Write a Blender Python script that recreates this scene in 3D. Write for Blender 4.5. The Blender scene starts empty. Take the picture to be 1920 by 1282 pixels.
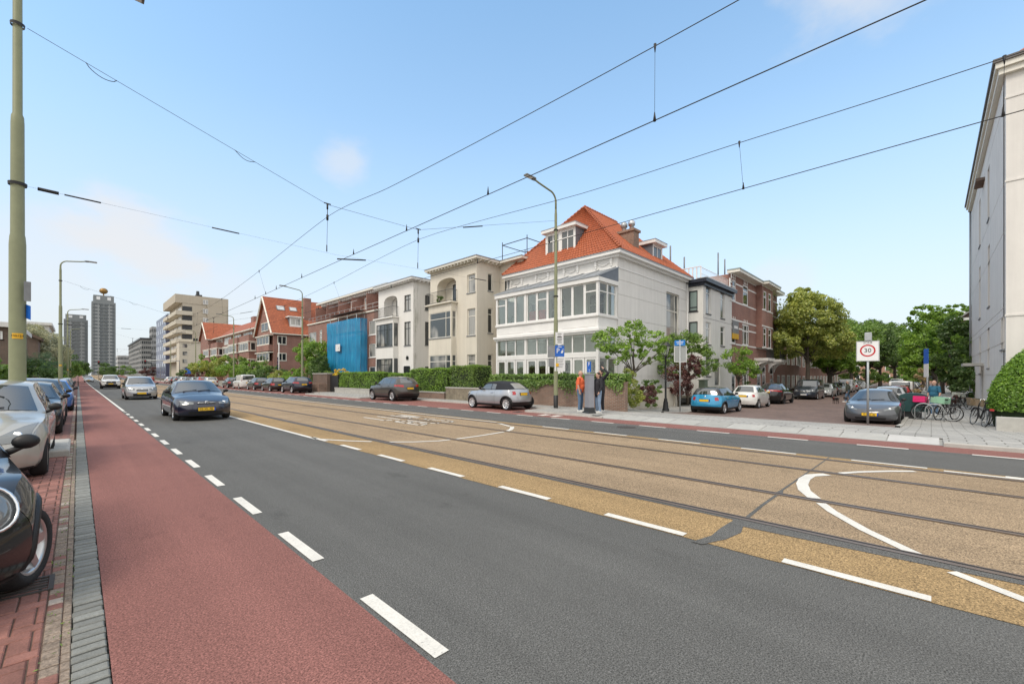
import bpy, bmesh, math, random
import numpy as np
from mathutils import Vector, Matrix
random.seed(7); rng=np.random.default_rng(7)
C=bpy.context.scene.collection
sc=bpy.context.scene
PI=math.pi
# ---------- camera geometry, used to turn measured photo columns into metres on a known wall plane
F=800.0; H=1.62; TH=math.radians(45.497); HY=705.0
ct,st=math.cos(TH),math.sin(TH)
def onX(X,px):                       # Y where photo column px meets the plane x=X
    t=(px-960)/F; return (X*ct-t*X*st)/(st+t*ct)
def onY(Y,px):                       # X where photo column px meets the plane y=Y
    t=(px-960)/F; return (Y*st+t*Y*ct)/(ct-t*st)
def hz(X,Y,py): return H-(py-HY)*(X*st+Y*ct)/F     # height of photo row py at X,Y
def gp(px,py,z=0):
    d=F*(H-z)/(py-HY); l=(px-960)/F*d; return (l*ct+d*st,-l*st+d*ct)
# ---------- objects
def tag(o,label=None,cat=None,group=None,kind=None):
    if label: o['label']=label
    if cat: o['category']=cat
    if group: o['group']=group
    if kind: o['kind']=kind
    return o
def thing(name,label,cat,loc=(0,0,0),rz=0,group=None):
    o=bpy.data.objects.new(name,None); C.objects.link(o); o.empty_display_size=.2
    o.location=loc; o.rotation_euler=(0,0,rz)
    return tag(o,label,cat,group,'thing')
def wloc(o):
    v=Vector((0,0,0))
    while o is not None: v+=o.location; o=o.parent
    return v
def link(me,name,mats,parent=None):
    o=bpy.data.objects.new(name,me); C.objects.link(o)
    if not isinstance(mats,(list,tuple)): mats=[mats]
    for m in mats: me.materials.append(m)
    if parent is not None: o.parent=parent
    return o
class MB:
    def __init__(s): s.v=[];s.f=[];s.m=[];s.sm=[]
    def face(s,pts,m=0,sm=False):
        n=len(s.v); s.v+=[tuple(p) for p in pts]; s.f.append(tuple(range(n,n+len(pts)))); s.m.append(m); s.sm.append(sm)
    def mesh(s,v,f,m=0,sm=False):
        n=len(s.v); s.v+=[tuple(p) for p in v]
        for q in f: s.f.append(tuple(i+n for i in q)); s.m.append(m); s.sm.append(sm)
    def box(s,x0,x1,y0,y1,z0,z1,m=0,bev=0):
        if bev:
            b=bev
            v=[];
            for z,i in ((z0,0),(z1-b,0),(z1,b)):
                v+=[(x0+i,y0+i,z),(x1-i,y0+i,z),(x1-i,y1-i,z),(x0+i,y1-i,z)]
            f=[(3,2,1,0)]
            for k in (0,4):
                for i in range(4): j=(i+1)%4; f.append((k+i,k+j,k+4+j,k+4+i))
            f.append((8,9,10,11)); s.mesh(v,f,m); return
        v=[(x0,y0,z0),(x1,y0,z0),(x1,y1,z0),(x0,y1,z0),(x0,y0,z1),(x1,y0,z1),(x1,y1,z1),(x0,y1,z1)]
        s.mesh(v,[(3,2,1,0),(4,5,6,7),(0,1,5,4),(1,2,6,5),(2,3,7,6),(3,0,4,7)],m)
    def obox(s,o,u,n,u0,u1,z0,z1,d0,d1,m=0):           # box on a wall frame: along u, up z, out n
        o=Vector(o);u=Vector(u);n=Vector(n)
        P=lambda a,b,c:o+u*a+n*b+Vector((0,0,c))
        v=[P(u0,d0,z0),P(u1,d0,z0),P(u1,d1,z0),P(u0,d1,z0),P(u0,d0,z1),P(u1,d0,z1),P(u1,d1,z1),P(u0,d1,z1)]
        s.mesh(v,[(3,2,1,0),(4,5,6,7),(0,1,5,4),(1,2,6,5),(2,3,7,6),(3,0,4,7)],m)
    def tube(s,pts,r,seg=8,m=0,cap=True,sm=True):
        pts=[Vector(p) for p in pts]; n=len(pts); rs=r if isinstance(r,(list,tuple)) else [r]*n
        up=Vector((0,0,1)); vs=[];fs=[]; prev=None
        for i,p in enumerate(pts):
            t=(pts[min(i+1,n-1)]-pts[max(i-1,0)]); 
            if t.length<1e-9: t=Vector((0,0,1))
            t.normalize()
            if prev is None:
                a=t.cross(up) if abs(t.dot(up))<.95 else t.cross(Vector((1,0,0)))
            else: a=prev-t*prev.dot(t)
            a.normalize(); b=t.cross(a); prev=a
            for k in range(seg):
                w=2*PI*k/seg; vs.append(p+(a*math.cos(w)+b*math.sin(w))*rs[i])
        for i in range(n-1):
            for k in range(seg):
                j=(k+1)%seg; fs.append((i*seg+k,i*seg+j,(i+1)*seg+j,(i+1)*seg+k))
        s.mesh(vs,fs,m,sm)
        if cap:
            b0=len(s.v)-len(vs)
            s.f.append(tuple(b0+k for k in range(seg))[::-1]); s.m.append(m); s.sm.append(False)
            s.f.append(tuple(b0+(n-1)*seg+k for k in range(seg))); s.m.append(m); s.sm.append(False)
    def lathe(s,prof,o=(0,0,0),seg=16,m=0,ax='z',sm=True):
        vs=[];fs=[];n=len(prof)
        for r,h in prof:
            for k in range(seg):
                w=2*PI*k/seg; a,b=r*math.cos(w),r*math.sin(w)
                vs.append({'z':(o[0]+a,o[1]+b,o[2]+h),'y':(o[0]+a,o[1]+h,o[2]+b),'x':(o[0]+h,o[1]+a,o[2]+b)}[ax])
        for i in range(n-1):
            for k in range(seg):
                j=(k+1)%seg; fs.append((i*seg+k,i*seg+j,(i+1)*seg+j,(i+1)*seg+k))
        s.mesh(vs,fs,m,sm)
    def grid(s,P,m=0,sm=True,flip=False):
        r=len(P);c=len(P[0]); vs=[p for row in P for p in row]
        fs=[]
        for i in range(r-1):
            for j in range(c-1):
                q=(i*c+j,i*c+j+1,(i+1)*c+j+1,(i+1)*c+j); fs.append(q[::-1] if flip else q)
        s.mesh(vs,fs,m,sm)
    def ball(s,c,r,m=0,seg=10,ring=7):
        if not isinstance(r,(tuple,list)): r=(r,r,r)
        vs=[];fs=[]
        for i in range(ring+1):
            a=PI*i/ring
            for k in range(seg):
                w=2*PI*k/seg; vs.append((c[0]+r[0]*math.sin(a)*math.cos(w),c[1]+r[1]*math.sin(a)*math.sin(w),c[2]+r[2]*math.cos(a)))
        for i in range(ring):
            for k in range(seg):
                j=(k+1)%seg; fs.append((i*seg+k,(i+1)*seg+k,(i+1)*seg+j,i*seg+j))
        s.mesh(vs,fs,m,True)
    def build(s,name,mats,parent=None,W=False,weld=False):
        me=bpy.data.meshes.new(name); vs=s.v
        if W and parent is not None:
            l=wloc(parent); vs=[(p[0]-l.x,p[1]-l.y,p[2]-l.z) for p in vs]
        me.from_pydata(vs,[],s.f)
        me.polygons.foreach_set('material_index',s.m); me.polygons.foreach_set('use_smooth',s.sm)
        if weld:
            bm=bmesh.new(); bm.from_mesh(me); bmesh.ops.remove_doubles(bm,verts=bm.verts,dist=1e-4); 
            bm.to_mesh(me); bm.free()
        me.update()
        return link(me,name,mats,parent)
# ---------- materials
_m={}
def NT(name):
    m=bpy.data.materials.new(name); m.use_nodes=True; nt=m.node_tree; b=nt.nodes['Principled BSDF']; return m,nt,b
def nd(nt,t,**k):
    n=nt.nodes.new(t)
    for a,v in k.items():
        if a in n.inputs.keys(): n.inputs[a].default_value=v
        else: setattr(n,a,v)
    return n
def inp(n,**k):
    for a,v in k.items(): n.inputs[a.replace('_',' ')].default_value=v
    return n
def rgb(c): return (c[0],c[1],c[2],1)
def mulc(c,f): return tuple(min(1,x*f) for x in c)
def ramp(nt,fac,stops):
    r=nt.nodes.new('ShaderNodeValToRGB'); e=r.color_ramp.elements
    while len(e)<len(stops): e.new(.5)
    for i,(p,c) in enumerate(stops): e[i].position=p; e[i].color=rgb(c) if len(c)==3 else c
    nt.links.new(fac,r.inputs[0]); return r.outputs[0]
def mix(nt,fac,a,b,mode='MIX'):
    n=nt.nodes.new('ShaderNodeMix'); n.data_type='RGBA'; n.blend_type=mode
    for i,v in ((0,fac),(6,a),(7,b)):
        if hasattr(v,'is_output'): nt.links.new(v,n.inputs[i])
        else: n.inputs[i].default_value=v if i==0 else rgb(v)
    return n.outputs[2]
def noise(nt,vec,scale,detail=3,rough=.55):
    n=nt.nodes.new('ShaderNodeTexNoise'); n.inputs['Scale'].default_value=scale; n.inputs['Detail'].default_value=detail; n.inputs['Roughness'].default_value=rough
    if vec is not None: nt.links.new(vec,n.inputs['Vector'])
    return n.outputs['Fac']
def bumpn(nt,b,h,s=.3,d=.01):
    n=nt.nodes.new('ShaderNodeBump'); n.inputs['Strength'].default_value=s; n.inputs['Distance'].default_value=d
    nt.links.new(h,n.inputs['Height']); nt.links.new(n.outputs[0],b.inputs['Normal'])
def mapv(nt,scale=(1,1,1),rot=(0,0,0),loc=(0,0,0)):
    t=nt.nodes.new('ShaderNodeTexCoord'); m=nt.nodes.new('ShaderNodeMapping'); nt.links.new(t.outputs['Object'],m.inputs[0])
    m.inputs['Scale'].default_value=scale; m.inputs['Rotation'].default_value=rot; m.inputs['Location'].default_value=loc
    return m.outputs[0]
def mat(name,col,rough=.6,metal=0,var=.0,vs=3.,fine=0,fs=60.,bump=0,coat=0,spec=None,vscale=(1,1,1)):
    if name in _m: return _m[name]
    m,nt,b=NT(name); b.inputs['Base Color'].default_value=rgb(col); b.inputs['Roughness'].default_value=rough; b.inputs['Metallic'].default_value=metal
    if coat: b.inputs['Coat Weight'].default_value=coat; b.inputs['Coat Roughness'].default_value=.03
    if spec is not None: b.inputs['Specular IOR Level'].default_value=spec
    if var or fine or bump:
        v=mapv(nt,vscale); c=None
        if var: c=ramp(nt,noise(nt,v,vs,5,.6),[(.3,mulc(col,1-var)),(.7,mulc(col,1+var))])
        if fine:
            f=ramp(nt,noise(nt,v,fs,2,.7),[(.32,(1-fine,)*3),(.68,(1+fine,)*3)])
            c=mix(nt,1.0,c if c is not None else col,f,'MULTIPLY')
        if c is not None: nt.links.new(c,b.inputs['Base Color'])
        if bump: bumpn(nt,b,noise(nt,v,fs,3,.6),bump,.01)
    _m[name]=m; return m
def ground_mat(name,col,grain=.5,gs=110.,stain=.18,ss=.5,bump=.5,col2=None,rough=.9):
    m,nt,b=NT(name); v=mapv(nt); b.inputs['Roughness'].default_value=rough; b.inputs['Specular IOR Level'].default_value=.3
    c=ramp(nt,noise(nt,v,ss,6,.65),[(.25,mulc(col,1-stain)),(.75,mulc(col2 or col,1+stain))])
    n=noise(nt,v,gs,2,.8)
    c=mix(nt,1.,c,ramp(nt,n,[(.3,(1-grain,)*3),(.5,(1,1,1)),(.72,(1+grain,)*3)]),'MULTIPLY')
    vo=nt.nodes.new('ShaderNodeTexVoronoi'); vo.inputs['Scale'].default_value=gs*.55; nt.links.new(v,vo.inputs['Vector'])
    c=mix(nt,1.,c,ramp(nt,vo.outputs['Distance'],[(.0,(1.12,)*3),(.6,(.8,)*3)]),'MULTIPLY')
    # long soft wear along the driving direction, and a few darker stains
    w=noise(nt,mapv(nt,(1.4,.05,1)),1.3,4,.6)
    c=mix(nt,1.,c,ramp(nt,w,[(.3,(.86,)*3),(.7,(1.1,)*3)]),'MULTIPLY')
    c=mix(nt,1.,c,ramp(nt,noise(nt,mapv(nt,(1,.6,1),loc=(3,7,0)),1.1,5,.7),[(.30,(.78,)*3),(.40,(1,1,1))]),'MULTIPLY')
    nt.links.new(c,b.inputs['Base Color']); bumpn(nt,b,n,bump,.006)
    _m[name]=m; return m
def brick_mat(name,c1,c2,mortar,bw=.21,rh=.065,ms=.012,rough=.85,plane='x',rot=0,bump=.4,stain=.2,off=.5):
    m,nt,b=NT(name); b.inputs['Roughness'].default_value=rough
    t=nt.nodes.new('ShaderNodeTexCoord'); sp=nt.nodes.new('ShaderNodeSeparateXYZ'); nt.links.new(t.outputs['Object'],sp.inputs[0])
    cb=nt.nodes.new('ShaderNodeCombineXYZ')
    if plane=='z': nt.links.new(sp.outputs[0],cb.inputs[0]); nt.links.new(sp.outputs[1],cb.inputs[1])
    else:
        a=nt.nodes.new('ShaderNodeMath'); a.operation='ADD'; nt.links.new(sp.outputs[0],a.inputs[0]); nt.links.new(sp.outputs[1],a.inputs[1])
        nt.links.new(a.outputs[0],cb.inputs[0]); nt.links.new(sp.outputs[2],cb.inputs[1])
    mp=nt.nodes.new('ShaderNodeMapping'); nt.links.new(cb.outputs[0],mp.inputs[0]); mp.inputs['Rotation'].default_value=(0,0,rot)
    br=nt.nodes.new('ShaderNodeTexBrick'); nt.links.new(mp.outputs[0],br.inputs['Vector'])
    br.offset=off
    inp(br,Color1=rgb(c1),Color2=rgb(c2),Mortar=rgb(mortar),Scale=1.0)
    br.inputs['Mortar Size'].default_value=ms; br.inputs['Brick Width'].default_value=bw; br.inputs['Row Height'].default_value=rh; br.inputs['Mortar Smooth'].default_value=.1
    v=t.outputs['Object']
    c=mix(nt,1.,br.outputs['Color'],ramp(nt,noise(nt,v,.7,6,.65),[(.3,(1-stain,)*3),(.7,(1+stain,)*3)]),'MULTIPLY')
    c=mix(nt,1.,c,ramp(nt,noise(nt,v,25,3,.7),[(.3,(.86,)*3),(.7,(1.14,)*3)]),'MULTIPLY')
    nt.links.new(c,b.inputs['Base Color'])
    inv=nt.nodes.new('ShaderNodeMath'); inv.operation='SUBTRACT'; inv.inputs[0].default_value=1; nt.links.new(br.outputs['Fac'],inv.inputs[1])
    bumpn(nt,b,inv.outputs[0],bump,.006)
    _m[name]=m; return m
def stucco(name,col,stain=.1,rough=.85):
    if name in _m: return _m[name]
    m,nt,b=NT(name); b.inputs['Roughness'].default_value=rough
    c=ramp(nt,noise(nt,mapv(nt),.6,6,.6),[(.3,mulc(col,1-stain)),(.7,col)])
    st=noise(nt,mapv(nt,(2.2,2.2,.12)),1.6,4,.6)          # faint rain streaks
    c=mix(nt,1.,c,ramp(nt,st,[(.35,(1-stain*.8,)*3),(.62,(1,1,1))]),'MULTIPLY')
    nt.links.new(c,b.inputs['Base Color']); bumpn(nt,b,noise(nt,mapv(nt),40,3,.6),.12,.01)
    _m[name]=m; return m
def glass_mat(name,col=(.035,.045,.05),rough=.03,curtain=None,seed=0):
    if name in _m: return _m[name]
    m,nt,b=NT(name); b.inputs['Roughness'].default_value=rough; b.inputs['Specular IOR Level'].default_value=.75
    b.inputs['Base Color'].default_value=rgb(col)
    if curtain:
        v=mapv(nt,(7,7,.25),loc=(seed,seed*2,0))
        big=noise(nt,mapv(nt,(.35,.35,.2),loc=(seed*3,0,0)),1.5,2)
        c=mix(nt,ramp(nt,big,[(.46,(0,0,0)),(.56,(1,1,1))]),col,ramp(nt,noise(nt,v,1.2,3),[(.3,mulc(curtain,.6)),(.7,curtain)]))
        nt.links.new(c,b.inputs['Base Color'])
    # slightly wavy panes so reflections break up
    bumpn(nt,b,noise(nt,mapv(nt),1.1,1),.05,.05)
    _m[name]=m; return m
def clear_glass(name,tint=(.88,.92,.88),refl=.13):
    if name in _m: return _m[name]
    m=bpy.data.materials.new(name); m.use_nodes=True; nt=m.node_tree; nt.nodes.clear()
    o=nt.nodes.new('ShaderNodeOutputMaterial'); t=nt.nodes.new('ShaderNodeBsdfTransparent'); g=nt.nodes.new('ShaderNodeBsdfGlossy'); x=nt.nodes.new('ShaderNodeMixShader')
    t.inputs[0].default_value=rgb(tint); g.inputs['Roughness'].default_value=.02
    fr=nt.nodes.new('ShaderNodeLayerWeight'); fr.inputs['Blend'].default_value=.35
    mr=nt.nodes.new('ShaderNodeMapRange'); nt.links.new(fr.outputs['Fresnel'],mr.inputs[0]); mr.inputs[3].default_value=refl*.6; mr.inputs[4].default_value=refl*2.6
    nt.links.new(mr.outputs[0],x.inputs[0]); nt.links.new(t.outputs[0],x.inputs[1]); nt.links.new(g.outputs[0],x.inputs[2]); nt.links.new(x.outputs[0],o.inputs[0])
    _m[name]=m; return m
def leaf_mat(name,c1,c2,trans=.35):
    if name in _m: return _m[name]
    m=bpy.data.materials.new(name); m.use_nodes=True; nt=m.node_tree; nt.nodes.clear()
    o=nt.nodes.new('ShaderNodeOutputMaterial'); d=nt.nodes.new('ShaderNodeBsdfDiffuse'); t=nt.nodes.new('ShaderNodeBsdfTranslucent'); x=nt.nodes.new('ShaderNodeMixShader')
    g=nt.nodes.new('ShaderNodeNewGeometry'); tc=nt.nodes.new('ShaderNodeTexCoord')
    c=ramp(nt,g.outputs['Random Per Island'],[(0,c1),(.75,c2),(1,mulc(c2,1.35))])
    c=mix(nt,1.,c,ramp(nt,noise(nt,tc.outputs['Object'],.9,3),[(.3,(.75,.78,.8)),(.7,(1.25,1.18,1.0))]),'MULTIPLY')
    nt.links.new(c,d.inputs[0]); nt.links.new(c,t.inputs[0]); x.inputs[0].default_value=trans
    nt.links.new(d.outputs[0],x.inputs[1]); nt.links.new(t.outputs[0],x.inputs[2])
    gl=nt.nodes.new('ShaderNodeBsdfGlossy'); gl.inputs['Roughness'].default_value=.45; x2=nt.nodes.new('ShaderNodeMixShader'); x2.inputs[0].default_value=.05
    nt.links.new(x.outputs[0],x2.inputs[1]); nt.links.new(gl.outputs[0],x2.inputs[2]); nt.links.new(x2.outputs[0],o.inputs[0])
    _m[name]=m; return m
def paint(name,col,metal=.0,rough=.28,coat=1.0):
    if name in _m: return _m[name]
    m,nt,b=NT(name); b.inputs['Base Color'].default_value=rgb(col); b.inputs['Roughness'].default_value=rough; b.inputs['Metallic'].default_value=metal
    b.inputs['Coat Weight'].default_value=coat; b.inputs['Coat Roughness'].default_value=.04
    n=noise(nt,mapv(nt),4,4); 
    c=ramp(nt,n,[(.3,mulc(col,.93)),(.7,mulc(col,1.06))]); nt.links.new(c,b.inputs['Base Color'])
    _m[name]=m; return m
WHITE=mat('white_paint',(.78,.77,.75),.5,var=.05,vs=2)
CREAM=stucco('cream_stucco',(.72,.67,.575),.09)
DARK=mat('dark_paint',(.03,.033,.036),.4)
BLACK=mat('black_plastic',(.012,.012,.013),.5)
GREYM=mat('galvanised',(.42,.44,.45),.45,.6,var=.1,vs=8)
ALU=mat('alloy',(.55,.56,.57),.3,.9)
CHROME=mat('chrome',(.75,.76,.77),.12,1)
RUBBER=mat('rubber',(.018,.018,.019),.85,fine=.2)
OLIVE=mat('olive_pole_paint',(.235,.25,.145),.5,var=.07,vs=6)
CONC=mat('concrete',(.42,.41,.38),.9,var=.12,vs=4,fine=.12,fs=80)
LEADG=mat('lead_grey',(.2,.21,.22),.6,var=.15,vs=4)
GLS=glass_mat('window_glass',(.05,.06,.065),.03,(.42,.41,.38),1)
GLS2=glass_mat('window_glass_dark',(.025,.03,.032),.03)
GLS3=glass_mat('window_glass_lace',(.10,.11,.11),.05,(.55,.54,.5),5)
CLEAR=clear_glass('veranda_glass')
CARG=glass_mat('car_glass',(.03,.036,.038),.02); CARG.node_tree.nodes['Principled BSDF'].inputs['IOR'].default_value=2.1
# ---------- world, sun, camera
SUN_EL=math.radians(52); SUN_AZ=math.radians(264)      # azimuth clockwise from +Y
w=bpy.data.worlds.new('World'); sc.world=w; w.use_nodes=True; nt=w.node_tree
bg=nt.nodes['Background']; sky=nt.nodes.new('ShaderNodeTexSky'); sky.sky_type='NISHITA'; sky.sun_disc=False
sky.sun_elevation=SUN_EL; sky.sun_rotation=SUN_AZ; sky.air_density=1.0; sky.dust_density=1.2; sky.ozone_density=1.2; sky.altitude=0
tc=nt.nodes.new('ShaderNodeTexCoord'); gen=tc.outputs['Generated']
sep=nt.nodes.new('ShaderNodeSeparateXYZ'); nt.links.new(gen,sep.inputs[0])
# thin high haze: whitens the sky, most of all low down; a few faint clouds
hzv=ramp(nt,sep.outputs[2],[(0.0,(.96,)*3),(.12,(.8,)*3),(.3,(.52,)*3),(.5,(.27,)*3),(.75,(.1,)*3)])
tint=ramp(nt,sep.outputs[2],[(0.0,(2.0,2.1,2.15)),(.15,(1.85,2.2,2.3)),(.4,(1.62,2.45,2.55))]); skc=mix(nt,1.0,sky.outputs[0],tint,'MULTIPLY'); skc.node.clamp_result=False
c=mix(nt,hzv,skc,(6.0,6.3,6.6))
mp=nt.nodes.new('ShaderNodeMapping'); nt.links.new(gen,mp.inputs[0]); mp.inputs['Scale'].default_value=(1,1,1.8)
cn=noise(nt,mp.outputs[0],6.5,5,.55)
for az,el,rad,k in ((24.6,25.2,.045,.5),(4.6,13.2,.085,.8),(-1.5,10,.10,.4),(27,8.5,.09,.4),(13,9,.08,.35),(77,10.5,.06,.35),(84,38,.10,.6)):
    az,el=math.radians(az),math.radians(el); d=(math.sin(az)*math.cos(el),math.cos(az)*math.cos(el),math.sin(el))
    vs=nt.nodes.new('ShaderNodeVectorMath'); vs.operation='DISTANCE'; nt.links.new(gen,vs.inputs[0]); vs.inputs[1].default_value=d
    ma=nt.nodes.new('ShaderNodeMath'); ma.operation='MULTIPLY_ADD'; nt.links.new(cn,ma.inputs[0]); ma.inputs[1].default_value=-rad*2.4; nt.links.new(vs.outputs['Value'],ma.inputs[2])
    mk=ramp(nt,ma.outputs[0],[(0,(k,)*3),(.0001,(k,)*3),(.9,(0,)*3)]); rn=mk.node; mr=nt.nodes.new('ShaderNodeMapRange'); mr.interpolation_type='SMOOTHSTEP'; nt.links.new(ma.outputs[0],mr.inputs[0]); mr.inputs[1].default_value=-rad*.9; mr.inputs[2].default_value=rad*.1; mr.inputs[3].default_value=k; mr.inputs[4].default_value=0
    nt.nodes.remove(rn); c=mix(nt,mr.outputs[0],c,(6.5,6.5,6.6))
# bright cloud added out of view overhead and behind the camera as fill light
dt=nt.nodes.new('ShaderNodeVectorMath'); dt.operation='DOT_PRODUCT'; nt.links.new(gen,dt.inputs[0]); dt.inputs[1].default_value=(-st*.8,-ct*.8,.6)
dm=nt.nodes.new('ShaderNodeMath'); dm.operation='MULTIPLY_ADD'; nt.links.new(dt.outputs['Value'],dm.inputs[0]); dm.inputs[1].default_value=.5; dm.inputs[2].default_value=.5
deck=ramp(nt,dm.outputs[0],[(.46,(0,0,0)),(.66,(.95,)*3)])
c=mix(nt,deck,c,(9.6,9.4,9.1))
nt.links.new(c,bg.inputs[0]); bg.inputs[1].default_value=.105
sd=bpy.data.lights.new('sun','SUN'); sd.energy=1.5; sd.angle=math.radians(22); sd.color=(1,.90,.77)
so=bpy.data.objects.new('sun',sd); C.objects.link(so)
dv=Vector((math.sin(SUN_AZ)*math.cos(SUN_EL),math.cos(SUN_AZ)*math.cos(SUN_EL),math.sin(SUN_EL)))
so.rotation_euler=dv.to_track_quat('Z','Y').to_euler(); so.location=(-30,-30,60)
cd=bpy.data.cameras.new('camera'); cam=bpy.data.objects.new('camera',cd); C.objects.link(cam); sc.camera=cam
cam.location=(0,0,H); cam.rotation_euler=(PI/2,0,-TH); cd.sensor_width=36; cd.lens=36*F/1920; cd.shift_y=(HY-641)/1920; cd.clip_start=.05; cd.clip_end=4000
sc.view_settings.view_transform='Standard'; sc.view_settings.look='None'; sc.view_settings.exposure=0.33; sc.view_settings.gamma=1
# ================= ground, roads, pavements
def zr(Y): 
    t=min(max(Y-95,0),205); return 5e-5*t*t
def zs(X):
    pts=[(-999,.08),(16,.08),(23,-.36),(30,-.42),(50,-.6),(9999,-.6)]
    for (a,b),(c2,d) in zip(pts,pts[1:]):
        if X<=c2: return b+(d-b)*(X-a)/(c2-a)
def zg(X,Y):                          # side street and its pavements; the main pavement stays level
    a=zs(X); k=min(max((Y-9.6)/2.2,0),1)*min(max((22-X)/3,0),1)
    return a+(.08-a)*k
def struct(name,mb,mats,label,**k):
    o=mb.build(name,mats,None,**k); return tag(o,label,None,None,'structure')
ASPH=ground_mat('asphalt',(.142,.141,.134),.85,105,.10,.35,.6)
RED=ground_mat('red_asphalt',(.295,.132,.112),.7,90,.10,.6,.7)
OCH=ground_mat('ochre_gravel_asphalt',(.385,.283,.18),.8,80,.12,.5,.8,rough=.95)
OCHG=ground_mat('golden_gravel_asphalt',(.385,.262,.128),.8,80,.12,.7,.8)
PAVE=brick_mat('grey_paving',(.40,.39,.365),(.33,.325,.31),(.13,.125,.115),.3,.3,.012,.9,'z',stain=.14)
CLINK=brick_mat('clinker',(.24,.155,.125),(.17,.115,.10),(.10,.085,.075),.2,.1,.012,.85,'z',rot=PI/4,stain=.2)
BAYS=brick_mat('bay_brick_far',(.27,.12,.095),(.21,.095,.08),(.10,.07,.055),.2,.1,.012,.85,'z',rot=PI/4)
MARK=mat('road_paint',(.70,.675,.615),.65,var=.1,vs=3,fine=.1,fs=70)
nt=MARK.node_tree; bs=nt.nodes['Principled BSDF']; src=bs.inputs['Base Color'].links[0].from_socket; v=mapv(nt)
wn=ramp(nt,noise(nt,v,38,4,.75),[(.60,(0,0,0)),(.68,(.75,)*3)]); w2=ramp(nt,noise(nt,v,2.1,3,.6),[(.42,(.15,)*3),(.62,(1,1,1))]); nt.links.new(mix(nt,mix(nt,1.,wn,w2,'MULTIPLY'),src,(.24,.23,.21)),bs.inputs['Base Color'])
SOIL=mat('garden_soil',(.10,.085,.055),.95,var=.3,vs=1.2,fine=.3,fs=30)
TERR=ground_mat('far_ground',(.20,.20,.18),.3,4,.2,.05,.2)
mb=MB(); 
YS=[-60,-20,0,95,125,155,185,215,245,275,300,420,900,2500]
for a,b in zip(YS,YS[1:]):
    za,zb=zr(a)-.85,zr(b)-.85
    if a<95: za=zb=-.85
    mb.face([(-1500,a,za),(2500,a,za),(2500,b,zb),(-1500,b,zb)])
mb.face([(-1500,-900,-.85),(2500,-900,-.85),(2500,-60,-.85),(-1500,-60,-.85)])
struct('ground',mb,TERR,'flat grey ground reaching the horizon')
YR=[-30,0,20,40,60,80,95]+list(range(105,310,10))+[420]
def strip(name,x0,x1,m,label,y0=-30,y1=420,dz=0,side=False):
    ys=[y0]+[y for y in YR if y0<y<y1]+[y1]; mb=MB()
    for a,b in zip(ys,ys[1:]):
        mb.face([(x0,a,zr(a)+dz),(x1,a,zr(a)+dz),(x1,b,zr(b)+dz),(x0,b,zr(b)+dz)])
    return struct(name,mb,m,label)
strip('road',1.40,13.0,ASPH,'dark grey asphalt carriageway')
strip('cycle_lane',.13,1.40,RED,'red asphalt cycle lane beside the parking bays')
strip('cycle_lane',13.0,16.0,RED,'red asphalt cycle lane and parking bays across the road')
# tram track bed with an uneven edge
def tedge(x,ys,amp): return [(x+random.uniform(-amp,amp),y) for y in ys]
ys=[-30+.25*i for i in range(480)]+[90+5*i for i in range(67)]
L=tedge(4.28,ys,.012); R=tedge(10.55,ys,.012); mb=MB()
for i in range(len(ys)-1):
    z0,z1=zr(ys[i])+.004,zr(ys[i+1])+.004
    a,b=L[i],L[i+1]; c_,d_=R[i],R[i+1]; xa,xb=5.19,10.3
    mb.face([(a[0],a[1],z0),(xa,a[1],z0),(xa,b[1],z1),(b[0],b[1],z1)],1)
    mb.face([(xa,a[1],z0),(xb,a[1],z0),(xb,b[1],z1),(xa,b[1],z1)],0)
    mb.face([(xb,a[1],z0),(c_[0],a[1],z0),(d_[0],b[1],z1),(xb,b[1],z1)],1)
struct('tram_track_bed',mb,[OCH,OCHG],'ochre gravel tram track bed in the middle of the road')
STEEL=mat('rail_steel',(.25,.18,.135),.42,.6,var=.1,vs=5); GROOVE=mat('rail_groove',(.02,.018,.016),.8); RSIDE=ground_mat('rail_joint_asphalt',(.25,.175,.115),.4,80,.2,2.,.4)
RAILS=[5.27,6.71,8.78,10.13]
for k,x in enumerate(RAILS):
    mb=MB()
    for a,b in zip(YR,YR[1:]):
        for x0,x1,dz,m in (((x-.10,x+.10,.008,3) if k==0 and a<11 else (x-.055,x+.10,.008,2)),(x-.035,x+.025,.013,0),(x+.026,x+.062,.012,1),(x+.063,x+.085,.013,0)):
            mb.face([(x0,a,zr(a)+dz),(x1,a,zr(a)+dz),(x1,b,zr(b)+dz),(x0,b,zr(b)+dz)],m)
    o=struct('tram_rail',mb,[STEEL,GROOVE,RSIDE,ASPH],['grooved steel tram rail nearest the camera','second grooved tram rail from the camera','third grooved tram rail from the camera','grooved tram rail farthest from the camera'][k]); o['group']='tram rails'
# asphalt seam across the tracks
mb=MB(); pts=[(4.2,1.62,.05),(4.5,1.52,.07),(4.8,1.5,.10),(5.05,1.52,.07),(5.3,1.5,.022),(6.0,1.51,.02),(6.62,1.5,.02),(6.8,1.5,.045),(7.0,1.51,.016),(9.7,1.46,.012),(10.5,1.45,.012)]
for (x0,y0,w0),(x1,y1,w1) in zip(pts,pts[1:]): mb.face([(x0,y0-w0,.0075),(x1,y1-w1,.0075),(x1,y1+w1,.0075),(x0,y0+w0,.0075)])
pts=[(4.9,1.3),(5.2,.6),(5.19,-.6)]
mb.face([(5.0,1.55,.0074),(5.02,1.2,.0074),(5.13,-.6,.0074),(5.18,-.6,.0074),(5.18,1.6,.0074)])
struct('asphalt_seam',mb,ASPH,'dark asphalt repair seam across the tram tracks')
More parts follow.
